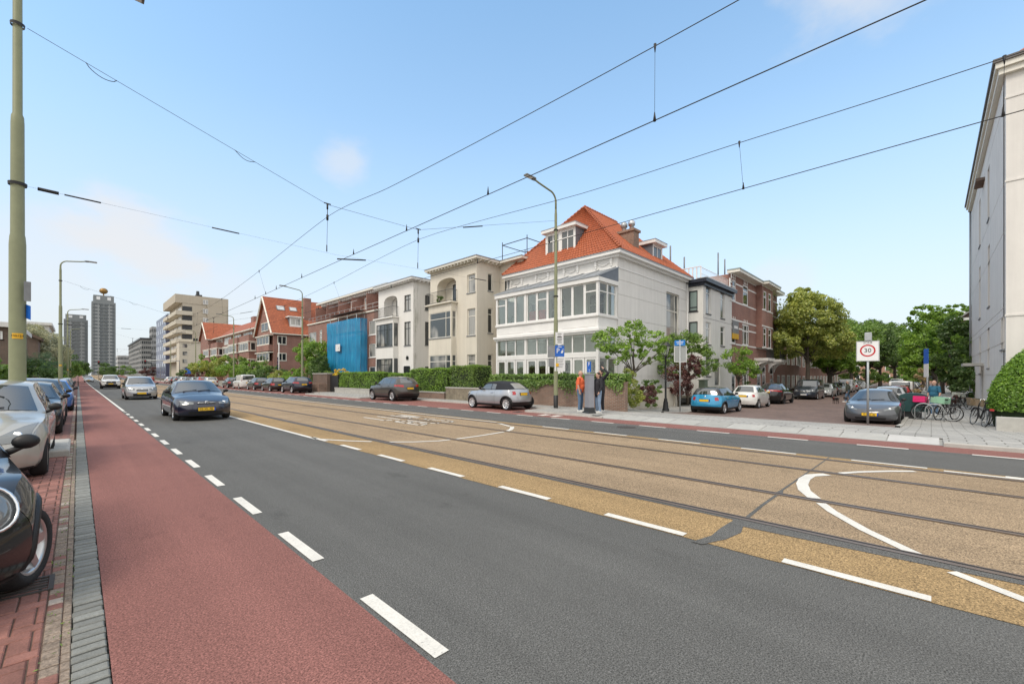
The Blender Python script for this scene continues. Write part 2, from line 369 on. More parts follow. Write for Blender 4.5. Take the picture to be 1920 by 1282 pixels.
# painted markings
mb=MB()
def rect(x0,x1,y0,y1,dz=.009): mb.face([(x0,y0,zr(y0)+dz),(x1,y0,zr(y0)+dz),(x1,y1,zr(y1)+dz),(x0,y1,zr(y1)+dz)])
y=2.15-1.83*8                                   # cycle-lane dashes: 0.95 m long, 1.8 m apart
while y<26: rect(1.435,1.535,y,y+.93,.006); y+=1.815
yy=[26,45,70,95]+list(range(105,300,20))
for a,b in zip(yy,yy[1:]): rect(1.435,1.535,a,b,.006)
y=.0-1.79*12
while y<11.0: rect(4.285,4.39,y,y+.93); y+=1.79
yy=[11.3,40,70,95]+list(range(105,300,20))
for a,b in zip(yy,yy[1:]): rect(4.24,4.35,a,b)
y=-20.1
while y<120: rect(12.86,12.98,y,y+.9,.005); y+=1.86
y=-1.9
while y<9.5: rect(10.40,10.50,y,y+1.05); y+=1.95
yy=[10.85,40,70,95]+list(range(105,300,20))
for a,b in zip(yy,yy[1:]): rect(10.22,10.33,a,b)
rect(10.3,10.4,-12,-.15)
def band(pts,w):
    P=[Vector((p[0],p[1],0)) for p in pts]; L=[];R=[]
    for i,p in enumerate(P):
        t=(P[min(i+1,len(P)-1)]-P[max(i-1,0)]).normalized(); n=Vector((-t.y,t.x,0))*w/2; L.append(p+n);R.append(p-n)
    for i in range(len(P)-1): mb.face([L[i]+Vector((0,0,.0105)),L[i+1]+Vector((0,0,.0105)),R[i+1]+Vector((0,0,.0105)),R[i]+Vector((0,0,.0105))])
band([(4.3,11.25),(4.7,10.42),(5.08,9.85)],.10)
band([(5.33,9.5),(5.8,9.05),(6.3,8.76),(6.62,8.72)],.10)
band([(6.82,8.7),(7.7,8.72),(8.65,8.83)],.10)
band([(8.85,8.9),(9.2,9.08),(9.5,9.33),(9.72,9.55)],.13); band([(9.72,9.65),(9.95,10.2),(10.2,10.75)],.1)
band([(5.33,.1),(5.79,.5),(6.3,.84),(6.62,1.0)],.11); band([(6.82,1.1),(7.2,1.28),(7.6,1.38),(8.0,1.42),(8.35,1.4),(8.62,1.22)],.15)
band([(8.88,1.08),(9.25,.85),(9.67,.5),(9.95,.2)],.10)
band([(5.05,-.12),(4.7,-.6),(4.32,-1.15)],.10)
# LIJN / BUS lettering, stretched along the road, read by traffic driving away
def seg(c0,y0,pts,w,h,t=.11,sx=.11,sy=.42):
    for a,b in zip(pts,pts[1:]):
        ax,ay,bx,by=c0+a[0]*w,y0+a[1]*h,c0+b[0]*w,y0+b[1]*h
        dx,dy=bx-ax,by-ay; L=math.hypot(dx/sx,dy/sy) or 1; nx,ny=-(dy/sy)/L*sx/2,(dx/sx)/L*sy/2
        ex,ey=dx/L/2*.9,dy/L/2*.9
        mb.face([(ax+nx-ex,ay+ny-ey,.0095),(bx+nx+ex,by+ny+ey,.0095),(bx-nx+ex,by-ny+ey,.0095),(ax-nx-ex,ay-ny-ey,.0095)])
GL={'L':[[(0,1),(0,0),(1,0)]],'I':[[(.5,1),(.5,0)]],'J':[[(1,1),(1,.2),(.7,0),(.3,0),(0,.2)]],'N':[[(0,0),(0,1),(1,0),(1,1)]],
 'B':[[(0,0),(0,1),(.7,1),(1,.85),(1,.65),(.7,.52),(0,.52)],[(.7,.52),(1,.38),(1,.15),(.7,0),(0,0)]],'U':[[(0,1),(0,.2),(.3,0),(.7,0),(1,.2),(1,1)]],
 'S':[[(1,.82),(.7,1),(.3,1),(0,.82),(0,.65),(1,.36),(1,.18),(.7,0),(.3,0),(0,.18)]]}
for k,ch in enumerate('LIJN'):
    for s_ in GL[ch]: seg(7.85+k*.46,14.2,s_,.24,1.6,sx=.09,sy=.14)
for k,ch in enumerate('BUS'):
    for s_ in GL[ch]: seg(7.9+k*.58,12.05,s_,.36,1.6,sx=.09,sy=.14)
struct('road_markings',mb,MARK,'white painted dashes, arcs and LIJN BUS lettering on the road')
# red bicycle-lane symbols, far side
mb=MB(); 
for a in (10.7,11.35): mb.face([(13.35,a,.006),(13.9,a,.006),(13.9,a+.32,.006),(13.35,a+.32,.006)])
struct('lane_marking',mb,MARK,'white block marks on the far red cycle lane')
# gutter bricks
GUT=[mat('gutter_brick_%d'%i,mulc((.215,.22,.205),f),.85,var=.12,vs=20,fine=.15,fs=120) for i,f in enumerate((.85,1,1.14))]
mb=MB(); y=.9
while y<60:
    for _ in range(1):
        dz=random.uniform(-.004,.003); j=random.uniform(-.004,.004)
        if y<30: mb.box(-.025+j,.125+j,y,y+.073,-.04,dz+.002,random.choice((0,1,1,2)),.007)
    y+=.095
mb.face([(-.05,-20,-.022),(.135,-20,-.022),(.135,420,-.022),(-.05,420,-.022)],3)
mb.face([(-.025,30,.002),(.125,30,.002),(.125,95,.002),(-.025,95,.002)],1)
GUT.append(mat('gutter_joint',(.03,.03,.026),.95)); struct('gutter',mb,GUT,'grey brick gutter between red cycle lane and parking bays')
# parking bay: herringbone clinkers near, textured further on
BB=[mat('bay_brick_%d'%i,mulc((.25,.115,.092),f),.85,var=.2,vs=6,fine=.2,fs=90) for i,f in enumerate((.78,.95,1.08,1.22))]
BB.append(mat('bay_joint',(.115,.075,.06),.95,var=.3,vs=6)); BB.append(mat('bay_white_brick',(.40,.34,.29),.8,var=.15,vs=14,fine=.2,fs=60)); BB.append(mat('bay_sand_strip',(.24,.19,.15),.95,var=.3,vs=8,fine=.35,fs=70))
mb=MB(); W_=.1
for m_ in range(-21,-1):
    for n_ in range(16,150):
        k=(m_-n_)%4
        if k==0: x0,x1,y0,y1=m_*W_,(m_+2)*W_,n_*W_,(n_+1)*W_
        elif k==3: x0,x1,y0,y1=m_*W_,(m_+1)*W_,n_*W_,(n_+2)*W_
        else: continue
        if x1>-.155: x1=-.155
        if x1-x0<.03: continue
        mb.box(x0+.004,x1-.004,y0+.004,y1-.004,-.03,random.uniform(-.006,.001),random.choice((0,1,1,2,2,3)),.007)
mb.face([(-2.3,-20,-.013),(-.03,-20,-.013),(-.03,15.5,-.013),(-2.3,15.5,-.013)],4)
y=1.0
while y<34:                                          # row of marker bricks along the bay edge
    w_=random.random()<.17
    mb.box(-.15,-.075,y+.004,y+.1,-.03,-.002+random.uniform(-.003,.002),5 if w_ else random.choice((6,6,1,6)),.005); mb.box(-.07,-.03,y+.004,y+.1,-.03,-.004,6,.004)
    y+=.105
struct('parking_bay',mb,BB,'red herringbone brick parking bay along the left kerb')
mb=MB()
for a,b in zip(YR,YR[1:]):
    a2=max(a,15.5)
    if b>15.5: mb.face([(-2.3,a2,zr(a2)-.004),(-.03,a2,zr(a2)-.004),(-.03,b,zr(b)-.004),(-2.3,b,zr(b)-.004)])
struct('parking_bay',mb,BAYS,'red brick parking bay farther along the left kerb')
mb=MB()
for a,b in zip(YR,YR[1:]):
    mb.face([(-2.3,a,zr(a)+.1),(-2.3,b,zr(b)+.1),(-5.2,b,zr(b)+.1),(-5.2,a,zr(a)+.1)],0); mb.face([(-2.3,a,zr(a)-.1),(-2.3,b,zr(b)-.1),(-2.3,b,zr(b)+.1),(-2.3,a,zr(a)+.1)],1)
    mb.face([(-5.2,a,zr(a)+.08),(-5.2,b,zr(b)+.08),(-90,b,zr(b)+.08),(-90,a,zr(a)+.08)],2)
struct('pavement',mb,[PAVE,CONC,SOIL],'grey pavement behind the parked cars on the left')
# kerb islands in the left bays (the poles stand on them)
for k,(y0,y1) in enumerate(((12.55,14.75),(45.0,47.2),(78,80))):
    mb=MB(); mb.box(-2.31,-.12,y0,y1,-.1,.13,0,.03); mb.box(-2.0,-.6,y0+.25,y1-.25,.1,.134,1)
    struct('kerb_island',mb,[CONC,PAVE],'raised concrete kerb island between the parked cars')['group']='kerb islands'
# far side: kerbs and pavement beyond
KS=[(9.6,13.1,14.2),(13.1,29.4,16.0),(29.4,39.8,14.2),(39.8,300,16.0)]
mbk=MB(); mb=MB(); mbg=MB()
for y0,y1,x in KS:
    ys=[y0]+[y for y in YR if y0<y<y1]+[y1]
    for a,b in zip(ys,ys[1:]):
        for A,B,X0,X1,z,m_,MBx in ((a,b,x+.13,17.55,.08,0,mb),(a,b,17.55,75,.078,0,mbg)):
            if A<12.2 and MBx is mbg: A=12.4
            if A<12.2 and MBx is mb: A=12.2
            MBx.face([(X0,A,zr(A)+z),(X1,A,zr(A)+z),(X1,B,zr(B)+z),(X0,B,zr(B)+z)],m_)
        v=[(x,a,-.05),(x+.13,a,-.05),(x+.13,b,-.05),(x,b,-.05)]
        mbk.mesh([(p[0],p[1],zr(p[1])+p[2]) for p in v]+[(x+.02,a,zr(a)+.085),(x+.13,a,zr(a)+.085),(x+.13,b,zr(b)+.085),(x+.02,b,zr(b)+.085)],[(4,5,6,7),(0,1,5,4),(1,2,6,5),(2,3,7,6),(3,0,4,7)])
for y,x0,x1 in ((13.1,14.2,16.1),(29.4,14.2,16.1),(39.8,14.2,16.1)): mbk.box(x0+.021,x1,y-.065,y+.065,-.05,.088)
mbk.box(14.05,14.18,9.0,9.62,-.05,.06)
struct('kerb',mbk,CONC,'pale concrete kerb of the far pavement')
struct('pavement',mb,PAVE,'grey tiled pavement in front of the houses')
struct('garden_ground',mbg,SOIL,'earth of the front gardens')
# ramp slabs across the mouth of the side street
SLAB=[mat('slab_%d'%i,mulc((.40,.395,.37),f),.9,var=.1,vs=3,fine=.1,fs=60) for i,f in enumerate((.88,1,1.06))]; SLAB.append(mat('slab_white',(.52,.51,.49),.85,var=.08,vs=6))
mb=MB(); y=-.15
def slab(x0,x1,y0,y1,za,zb,m):
    v=[(x0,y0,za),(x1,y0,zb),(x1,y1,zb),(x0,y1,za)]; mb.mesh(v+[(p[0],p[1],p[2]-.1) for p in v],[(0,1,2,3),(4,5,1,0),(7,6,2,3),(4,0,3,7),(5,6,2,1)],m)
k=0
while y<9.4:
    slab(14.18,15.0,y+.012,y+.938,.012,.082,3 if k==0 else random.choice((0,1,1,2))); y+=.95; k+=1
mb.face([(14.1,-.2,.002),(15.1,-.2,.062),(15.1,9.6,.062),(14.1,9.6,.002)],0)
struct('ramp_slabs',mb,SLAB,'row of sloping concrete slabs across the side street mouth')
mb=MB(); mb.box(13.95,14.12,-30,-.2,-.05,.1,0,.02); struct('kerb',mb,CONC,'concrete kerb at the right of the side street')
# gridded pavements and clinker street
def sheet(name,x0,x1,y0,y1,m,label,dz=0,st=.8):
    nx=max(1,int((x1-x0)/st)); ny=max(1,int((y1-y0)/st)); mb=MB()
    xs=np.linspace(x0,x1,nx+1); ys=np.linspace(y0,y1,ny+1)
    mb.grid([[(x,y,zg(x,y)+dz) for x in xs] for y in ys],0,True); return struct(name,mb,m,label)
PAVE2=brick_mat('grey_paving_aged',(.42,.41,.385),(.34,.335,.32),(.14,.135,.12),.6,.3,.014,.9,'z',rot=PI/2,stain=.16)
sheet('pavement',15.0,20.3,-.2,12.2,PAVE2,'grey slab pavement running across the side street mouth')
sheet('pavement',14.12,20.3,-14,-.2,PAVE2,'grey slab pavement at the right corner')
sheet('pavement',14.33,15.0,9.4,12.2,PAVE,'strip of grey pavement by the parking meter')
sheet('pavement',20.3,140,9.5,12.3,PAVE,'grey pavement on the left of the side street',st=1.5)
sheet('pavement',20.3,140,-2.9,.85,PAVE2,'grey pavement beside the white corner block',st=1.5)
sheet('side_street',20.3,140,.85,9.5,CLINK,'brown clinker paved side street',st=1.5)
sheet('side_street',140,420,-30,45,CLINK,'far end of the side street',st=40)
sheet('garden_ground',17.55,60,12.3,16,SOIL,'earth of the side gardens',dz=-.01,st=1.5)
sheet('garden_ground',20.3,300,-60,-2.9,SOIL,'earth beside the white corner block',dz=-.01,st=6)
mb=MB()
for Yk in (.85,9.5):
    xs=[20.3+1.5*i for i in range(80)]
    for a,b in zip(xs,xs[1:]): mb.mesh([(a,Yk-.07,zg(a,Yk)-.05),(b,Yk-.07,zg(b,Yk)-.05),(b,Yk+.07,zg(b,Yk)-.05),(a,Yk+.07,zg(a,Yk)-.05),(a,Yk-.07,zg(a,Yk)+.06),(b,Yk-.07,zg(b,Yk)+.06),(b,Yk+.07,zg(b,Yk)+.06),(a,Yk+.07,zg(a,Yk)+.06)],[(4,5,6,7),(0,1,5,4),(2,3,7,6)])
struct('kerb',mb,CONC,'low grey kerbs of the side street')
# drain grate in the parking bay
t=thing('drain_grate','rusty iron drain grate in the red brick parking bay','drain',(-.33,4.95,0))
mb=MB(); IRON=mat('cast_iron',(.07,.06,.055),.7,.3,var=.2,vs=12)
mb.box(-.2,.2,-.17,-.14,-.02,.006);mb.box(-.2,.2,.14,.17,-.02,.006);mb.box(-.2,-.17,-.14,.14,-.02,.006);mb.box(.17,.2,-.14,.14,-.02,.006); mb.build('frame',IRON,t)
mb=MB(); 
for i in range(4): mb.box(-.165,.165,-.105+i*.06,-.075+i*.06,-.015,.004)
mb.build('grate_bars',IRON,t)
t=thing('street_drain','dark iron drain in the kerb corner behind the silver convertible','drain',(14.0,13.35,0))
mb=MB(); mb.box(-.22,.22,-.18,.18,-.02,.012); mb.build('drain_cover',IRON,t)

for (x,y,l) in ((12.2,6.9,'dark oval manhole cover in the far traffic lane'),):
    t=thing('manhole_cover',l,'manhole cover',(x,y,.012)); mb=MB(); r=.27
    mb.lathe([(r*1.1,-.02),(r*1.1,-.005),(r,-.004),(r,-.006)],seg=22,sm=False); mb.build('frame',IRON,t); mb=MB(); mb.lathe([(r*.985,-.02),(r*.985,-.004),(0,-.004)],seg=22,sm=False); mb.build('lid',IRON,t)
# ================= cars: one parametric body, panels evaluated on its surfaces
PLATE=mat('plate_yellow',(.85,.52,.02),.45); PLATEBLUE=mat('plate_blue',(.02,.08,.45),.5); INK=mat('ink',(.02,.02,.02),.6); INKW=mat('white_lettering',(.8,.8,.8),.5)
PWHITE=mat('plate_white',(.7,.7,.7),.45)
HEADL=mat('headlight_glass',(.20,.215,.22),.06,.3,coat=1); HEADIN=mat('headlight_reflector',(.85,.86,.86),.15,.9)
TAILR=mat('tail_light_red',(.38,.012,.015),.15,coat=1); AMBER=mat('indicator_amber',(.7,.25,.02),.2,coat=1)
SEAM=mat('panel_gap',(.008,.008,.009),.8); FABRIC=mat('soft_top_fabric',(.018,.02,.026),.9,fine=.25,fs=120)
def text_mesh(s,size,ext=.0015):
    cu=bpy.data.curves.new('t','FONT'); cu.body=s; cu.size=size; cu.extrude=ext; cu.align_x='CENTER'; cu.align_y='CENTER'; cu.resolution_u=2
    o=bpy.data.objects.new('t',cu); C.objects.link(o); dg=bpy.context.evaluated_depsgraph_get(); me=bpy.data.meshes.new_from_object(o.evaluated_get(dg)); 
    bpy.data.objects.remove(o); bpy.data.curves.remove(cu); me.name='lettering'; return me
def lettering(s,size,m,parent,o,u,up,name='lettering',bold=0):
    me=text_mesh(s,size); u=Vector(u).normalized(); up=Vector(up).normalized(); n=u.cross(up)
    M=Matrix((u,up,n)).transposed().to_4x4(); M.translation=Vector(o); me.transform(M); me.materials.clear()
    return link(me,name,m,parent)
def cat_rom(P,n=5,closed=False):
    P=[np.array(p,float) for p in P]; out=[]
    for i in range(len(P)-1):
        p0=P[max(i-1,0)];p1=P[i];p2=P[i+1];p3=P[min(i+2,len(P)-1)]
        for k in range(n):
            t=k/n; a=2*p1; b=(p2-p0)*.75; 
            # damped tangents keep panels tight at corners
            m1=(p2-p0)*.32; m2=(p3-p1)*.32
            h00=2*t**3-3*t**2+1;h10=t**3-2*t**2+t;h01=-2*t**3+3*t**2;h11=t**3-t**2
            out.append(h00*p1+h10*m1+h01*p2+h11*m2)
    out.append(P[-1]); return np.array(out)
NS=6
class Car:
    def __init__(s,sp):
        s.sp=sp; L,W=sp['L'],sp['W']; s.W=W; hl=L/2
        c=[(hl-x,z) for x,z in sp['c']]                      # given from the front bumper backwards
        e=sp.get('e',{})
        xf=hl-e.get('fc',.36); xr=-hl+e.get('rc',.30); s.xf,s.xr=xf,xr
        rh=sp['roofw']/2
        s.zs=sp.get('sill',.2)
        E=[None]*12
        sh=sp['shoulder']                                     # z of shoulder at: front corner, mid hood, cowl, rear belt, tail corner
        E[0]=(xf,0,c[0][1]);E[1]=(xf,0,c[1][1]);E[2]=(xf,0,sh[0]);
        E[3]=(c[3][0]-.05,0,sh[1]); E[4]=(c[4][0]-e.get('cowl',.30),0,sh[2])
        E[5]=(c[5][0]-e.get('wst',.14),rh-.02,c[5][1]-.05); E[6]=(c[6][0],rh,c[6][1]-.06); E[7]=(c[7][0]+e.get('rrt',.08),rh-.03,c[7][1]-.06)
        E[8]=(max(c[8][0]+e.get('rw',.16),xr+.02),0,sh[3]); E[9]=(xr,0,sh[4]); E[10]=(xr,0,c[10][1]);E[11]=(xr,0,c[11][1])
        s.c=c; s.shp=None
        px=np.array([E[9][0],E[8][0],(E[4][0]+E[8][0])/2,E[4][0],E[3][0],E[2][0]]); pz=np.array([sh[4],sh[3],(sh[2]+sh[3])/2-.0,sh[2],sh[1],sh[0]])
        o=np.argsort(px); s.px,s.pz=px[o],pz[o]
        for i in (0,1,2,3,4,8,9,10,11): E[i]=(E[i][0],s.sy(E[i][0],E[i][2]),E[i][2])
        s.E=E
        s.Cd=cat_rom(c,NS); s.Ed=cat_rom(E,NS)
        for i in range(len(s.Ed)):                            # shoulder samples sit exactly on the side surface
            if i<=4*NS or i>=8*NS: x,y,z=s.Ed[i]; s.Ed[i]=(x,s.sy(x,z),z)
        s.shx=np.r_[s.Ed[2*NS:4*NS+1,0],s.Ed[8*NS:9*NS+1,0]]; s.shz=np.r_[s.Ed[2*NS:4*NS+1,2],s.Ed[8*NS:9*NS+1,2]]
        o=np.argsort(s.shx); s.shx,s.shz=s.shx[o],s.shz[o]
        r=s.Ed[4*NS:8*NS+1]; o=np.argsort(r[:,0]); s.rx,s.ry,s.rz=r[o,0],r[o,1],r[o,2]
        s.wr=sp['wr']; s.wx=(hl-sp['fa'],hl-sp['fa']-sp['wb']); s.Ra=s.wr+sp.get('arch',.05)
    def zsh(s,x): return float(np.interp(x,s.shx,s.shz))
    def hw(s,x):
        W=s.W/2; t=max(0,(x-(s.xf-.5))/.5); u=max(0,((s.xr+.5)-x)/.5)
        return W-s.sp.get('tuckf',.09)*t*t-s.sp.get('tuckr',.07)*u*u
    def sy(s,x,z):
        zz=np.interp(x,s.px,s.pz); zl=s.zs; v=(z-zl)/max(zz-zl,.1); h=s.hw(x)
        return h-.02-.0+ .02*math.sin(min(max(v,0),1)*PI*.95) - s.sp.get('turn',.05)*max(0,(v-.62)/.38)**2 - .05*max(0,(.22-v)/.22)**1.5
    def top(s,t,u,off=0):                                     # t in segments 0..11, u -1..1
        i=min(max(t*NS,0),len(s.Cd)-1.0001); k=int(i); f=i-k
        c=s.Cd[k]*(1-f)+s.Cd[k+1]*f; e=s.Ed[k]*(1-f)+s.Ed[k+1]*f
        p=s.sp.get('crown',2.6); a=abs(u)**p
        P=np.array((c[0]+(e[0]-c[0])*a, e[1]*u, c[1]+(e[2]-c[1])*a))
        if off:
            q=s.top(min(t+.02,11),u);q0=s.top(max(t-.02,0),u); r=s.top(t,min(u+.02,1));r0=s.top(t,max(u-.02,-1))
            q,q0,r,r0=map(np.array,(q,q0,r,r0)); n=np.cross(r-r0,q-q0); n/=np.linalg.norm(n)+1e-9
            if np.dot(n,P-np.array((0,0,.55)))<0: n=-n
            P=P+n*off
        return tuple(P)
    def arch(s,x):
        z=s.zs
        for xw in s.wx:
            d=abs(x-xw)
            if d<s.Ra: z=max(z,s.wr+math.sqrt(s.Ra**2-d*d))
        return z
    def side(s,x,z,sg,off=0): return (x,sg*(s.sy(x,z)+off),z)
    def cols(s,xa,xb,n=10):
        xs=set(np.linspace(xa,xb,n))
        for xw in s.wx:
            for k in range(17):
                a=xw+s.Ra*math.cos(PI*k/16)
                if xa<a<xb: xs.add(a)
            for d in (-s.Ra-.001,s.Ra+.001):
                if xa<xw+d<xb: xs.add(xw+d)
        return sorted(xs)
    def sidepanel(s,mb,xa,xb,sg,m=0,off=0,nz=9,zlo=None,zhi=None,ret=True):
        rows=[]
        for x in s.cols(xa,xb):
            z0=s.arch(x) if zlo is None else zlo; z1=s.zsh(x) if zhi is None else zhi
            col=[s.side(x,z0+(z1-z0)*k/nz,sg,off) for k in range(nz+1)]
            if zlo is None and ret: col=[(x,col[0][1]-sg*.12,z0+.0)]+col
            rows.append(col)
        mb.grid(rows,m,True,sg<0)
    def toppanel(s,mb,t0,t1,u0,u1,m=0,off=.006,nt=6,nu=6,shape=None):
        P=[]
        for i in range(nt+1):
            a=i/nt; row=[]
            for j in range(nu+1):
                b=j/nu; t=t0+(t1-t0)*a; u=u0+(u1-u0)*b
                if shape: t,u=shape(a,b)
                row.append(s.top(t,u,off))
            P.append(row)
        mb.grid(P,m,True,True)
    def roof(s,x): return float(np.interp(x,s.rx,s.rz)),float(np.interp(x,s.rx,s.ry))
    def gh(s,x,v,sg,off=0):                                   # side glasshouse
        z0=s.zsh(x); y0=s.sy(x,z0); z1,y1=s.roof(x); b=.015*math.sin(PI*v)
        return (x,sg*(y0+(y1-y0)*v+b+off),z0+(z1-z0)*v)
def wheel_meshes(r,w,spokes=5,rimf=.68,sw=.07,kind=0):
    a=MB(); R=r*rimf
    a.lathe([(R,-w/2+.01),(r-.03,-w/2),(r-.008,-w/2+.03),(r,-w/4),(r,w/4),(r-.008,w/2-.03),(r-.03,w/2),(R+.01,w/2-.005),(R,w/2-.015)],(0,0,0),28,0,'y')
    b=MB(); b.lathe([(R,w/2-.012),(R-.012,w/2-.012),(R-.03,w/2-.03),(R-.035,-w/2+.02)],(0,0,0),28,0,'y'); 
    b.lathe([(0,w/2-.025),(.045,w/2-.025),(.06,w/2-.04),(.06,w/2-.09)],(0,0,0),14,0,'y')
    for k in range(spokes):
        q=2*PI*k/spokes
        for sgn in ((-1,1) if kind==1 else (0,)):
            q2=q+sgn*.16
            ca,sa=math.cos(q2),math.sin(q2); P=lambda rr,t,y:(rr*ca-t*sa,y,rr*sa+t*ca)
            ws=sw*(.55 if kind==1 else 1)
            v=[P(.04,-ws*.55,w/2-.035),P(.04,ws*.55,w/2-.035),P(R-.012,ws*.38,w/2-.02),P(R-.012,-ws*.38,w/2-.02),P(.04,-ws*.7,w/2-.07),P(.04,ws*.7,w/2-.07),P(R-.012,ws*.6,w/2-.06),P(R-.012,-ws*.6,w/2-.06)]
            b.mesh(v,[(0,1,2,3),(0,3,7,4),(1,5,6,2),(2,6,7,3),(0,4,5,1)])
    d=MB(); d.lathe([(0,w/2-.11),(R*.62,w/2-.11),(R*.62,w/2-.13),(R-.02,w/2-.13),(R-.02,-w/2+.03),(0,-w/2+.03)],(0,0,0),22,0,'y')
    return a,b,d
def disc_panel(mb,c,n,r,m=0,depth=.02,ratio=1):
    c=Vector(c);n=Vector(n).normalized(); a=n.cross(Vector((0,0,1))).normalized(); b=a.cross(n)
    ring=[c+(a*math.cos(2*PI*k/20)*r+b*math.sin(2*PI*k/20)*r*ratio) for k in range(20)]
    ring2=[p-n*depth for p in ring]; dome=[c+n*depth*.6+(p-c)*.55 for p in ring]
    v=ring+ring2+dome+[c+n*depth*.8]; f=[]
    for k in range(20): j=(k+1)%20; f+=[(k,j,20+j,20+k)[::-1],(k,j,40+j,40+k),(40+k,40+j,60)]
    mb.mesh(v,f,m,True)
def make_car(sp,label,cat='car',loc=(0,0,0),rz=0,group=None):
    s=Car(sp); nm=sp['name']; P=sp['paint']; hl=sp['L']/2; root=thing(nm,label,cat,loc,rz,group); pm=sp.get('paintm') or paint('paint_'+P[0],*P[1:])
    RM=sp.get('roofm',pm); TR=BLACK if sp.get('clad') else pm
    mb=MB()                                                  # body: skins and fenders
    nt=11*NS; us=[-1,-.97,-.92,-.84,-.7,-.5,-.25,0,.25,.5,.7,.84,.92,.97,1]
    def skin(mb,t0,t1,m):
        mb.grid([[s.top(t,u) for u in us] for t in np.linspace(t0,t1,int((t1-t0)*NS)+1)],m,True,True)
    skin(mb,0,4,0); skin(mb,8 if not sp.get('soft') else 8,11,0)
    rmb=MB(); skin(rmb,4,8,0)
    xd=sp['doors']                                            # door edges, front to rear, measured from the front bumper
    xd=[hl-x for x in xd]
    for sg in (1,-1):
        s.sidepanel(mb,xd[0]+.004,s.xf,sg); s.sidepanel(mb,s.xr,xd[-1]-.004,sg)
        # sill and gap backing
        s.sidepanel(mb,xd[-1]-.02,xd[0]+.02,sg,1,-.012,4)
        # glasshouse side
        xs=[x for x in np.linspace(s.rx[0]+.001,s.rx[-1]-.001,26)]
        rmb.grid([[s.gh(x,v,sg) for v in np.linspace(0,1,6)] for x in xs],0,True,sg<0)
        # mud-dark wheel house lining
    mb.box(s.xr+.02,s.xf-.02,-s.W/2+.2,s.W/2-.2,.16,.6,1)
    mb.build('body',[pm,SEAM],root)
    rmb.build('roof' if not sp.get('soft') else 'soft_top',RM,root)
    if sp.get('clad'):
        for sg in (1,-1):
            cb=MB()
            for xw in s.wx:
                for r0,r1 in ((s.Ra-.005,s.Ra+.055),):
                    rows=[]
                    for k in range(21):
                        a=PI*(k/20*1.12-.06); row=[]
                        for r_,of in ((r0,-.05),(r0,.012),((r0+r1)/2,.022),(r1,.012),(r1,-.02)):
                            x=xw+r_*math.cos(a); z=s.wr+r_*math.sin(a); x2=min(max(x,s.xr+.01),s.xf-.01)
                            row.append((x,sg*(s.sy(x2,z)+of),max(z,s.zs-.02)))
                        rows.append(row)
                    cb.grid(rows,0,True,sg>0)
            rows=[[s.side(x,z,sg,o_) for z,o_ in ((s.zs-.05,-.03),(s.zs-.03,.012),(s.zs+.07,.014),(s.zs+.085,-.01))] for x in np.linspace(s.wx[1]+s.Ra,s.wx[0]-s.Ra,10)]
            cb.grid(rows,0,True,sg<0)
            cb.build('wheel_arch_trim',BLACK,root)
    for sg in (1,-1):                                         # doors, each with its handle and window
        for a,b in zip(xd,xd[1:]):
            d=MB(); s.sidepanel(d,b+.004,a-.004,sg,0,.0,9,ret=False)
            # skirt below the doors follows the sill
            do=d.build('door',pm,root)
            hm=MB(); zh=s.zsh(b+.2)-.12; hx=b+.10
            rows=[[s.side(x,z,sg,o_) for z,o_ in ((zh-.018,.002),(zh-.012,.03),(zh+.012,.03),(zh+.018,.002))] for x in np.linspace(hx,hx+.17,5)]
            hm.grid(rows,0,True,sg<0); hm.build('handle',sp.get('handle',pm),do)
        win=sp['windows']
        for a,b in win:
            a,b=hl-a,hl-b; wb=MB(); rows=[]
            for x in np.linspace(b,a,12):
                z1,_=s.roof(x); z0=s.zsh(x); h=max(z1-z0,.001); v0=min(.035/h,.5); v1=max(1-.075/h,v0+.002)
                rows.append([s.gh(x,v0+(v1-v0)*k/5,sg,.004) for k in range(6)])
            wb.grid(rows,0,True,sg<0); wb.build('side_window',CARG,root)
        m=MB(); mx=s.E[4][0]-.12; mz=s.zsh(mx)+.06; my=s.sy(mx,s.zsh(mx))          # mirrors
        m.ball((mx,sg*(my+.115),mz+.05),(.06,.088,.065),0,12,8); m.tube([(mx-.02,sg*(my-.02),mz-.05),(mx,sg*(my+.1),mz+.01)],[.03,.022],8)
        m.build('wing_mirror',sp.get('mirror',pm),root)
        # lights
        h=MB(); k=sp.get('lamp','wrap')
        if k=='round':
            lu=sp.get('lampu',.74); p=s.top(sp['lampt'],lu*sg,0); q=s.top(sp['lampt'],lu*sg,.02); n=(Vector(q)-Vector(p)).normalized(); n=(n+Vector((.6,0,.05))).normalized()
            disc_panel(h,Vector(p)+n*.0,n,sp['lampr'],0,.035,1.12)
            lo=h.build('headlight',HEADL,root); r=MB(); c0=Vector(p)+n*.004
            a_=n.cross(Vector((0,0,1))).normalized(); b_=a_.cross(n)
            r.tube([c0+(a_*math.cos(q_)+b_*1.12*math.sin(q_))*(sp['lampr']+.006) for q_ in [2*PI*i/24 for i in range(25)]],.012,6,cap=False); r.build('chrome_ring',CHROME,lo)
        else:
            t0,t1,u0,u1=sp.get('lampb',(1.55,2.35,.5,.97)); sk=sp.get('lskew',.25)
            def shp(a,b): 
                bb=u0+(u1-u0)*b; mid=(t0+t1)/2; hh=(t1-t0)/2*(.35+.65*b if sp.get('taper',1) else 1)
                return mid+sk*(b-.5)+hh*(2*a-1), sg*bb
            s.toppanel(h,0,1,0,1,0,.008,7,8,shp)
            lo=h.build('headlight',HEADL,root)
            r=MB(); p=s.top((t0+t1)/2+sk*.1,sg*(u0+(u1-u0)*.58),.012); q=s.top((t0+t1)/2,sg*(u0+(u1-u0)*.55),.05); n=Vector(q)-Vector(p)
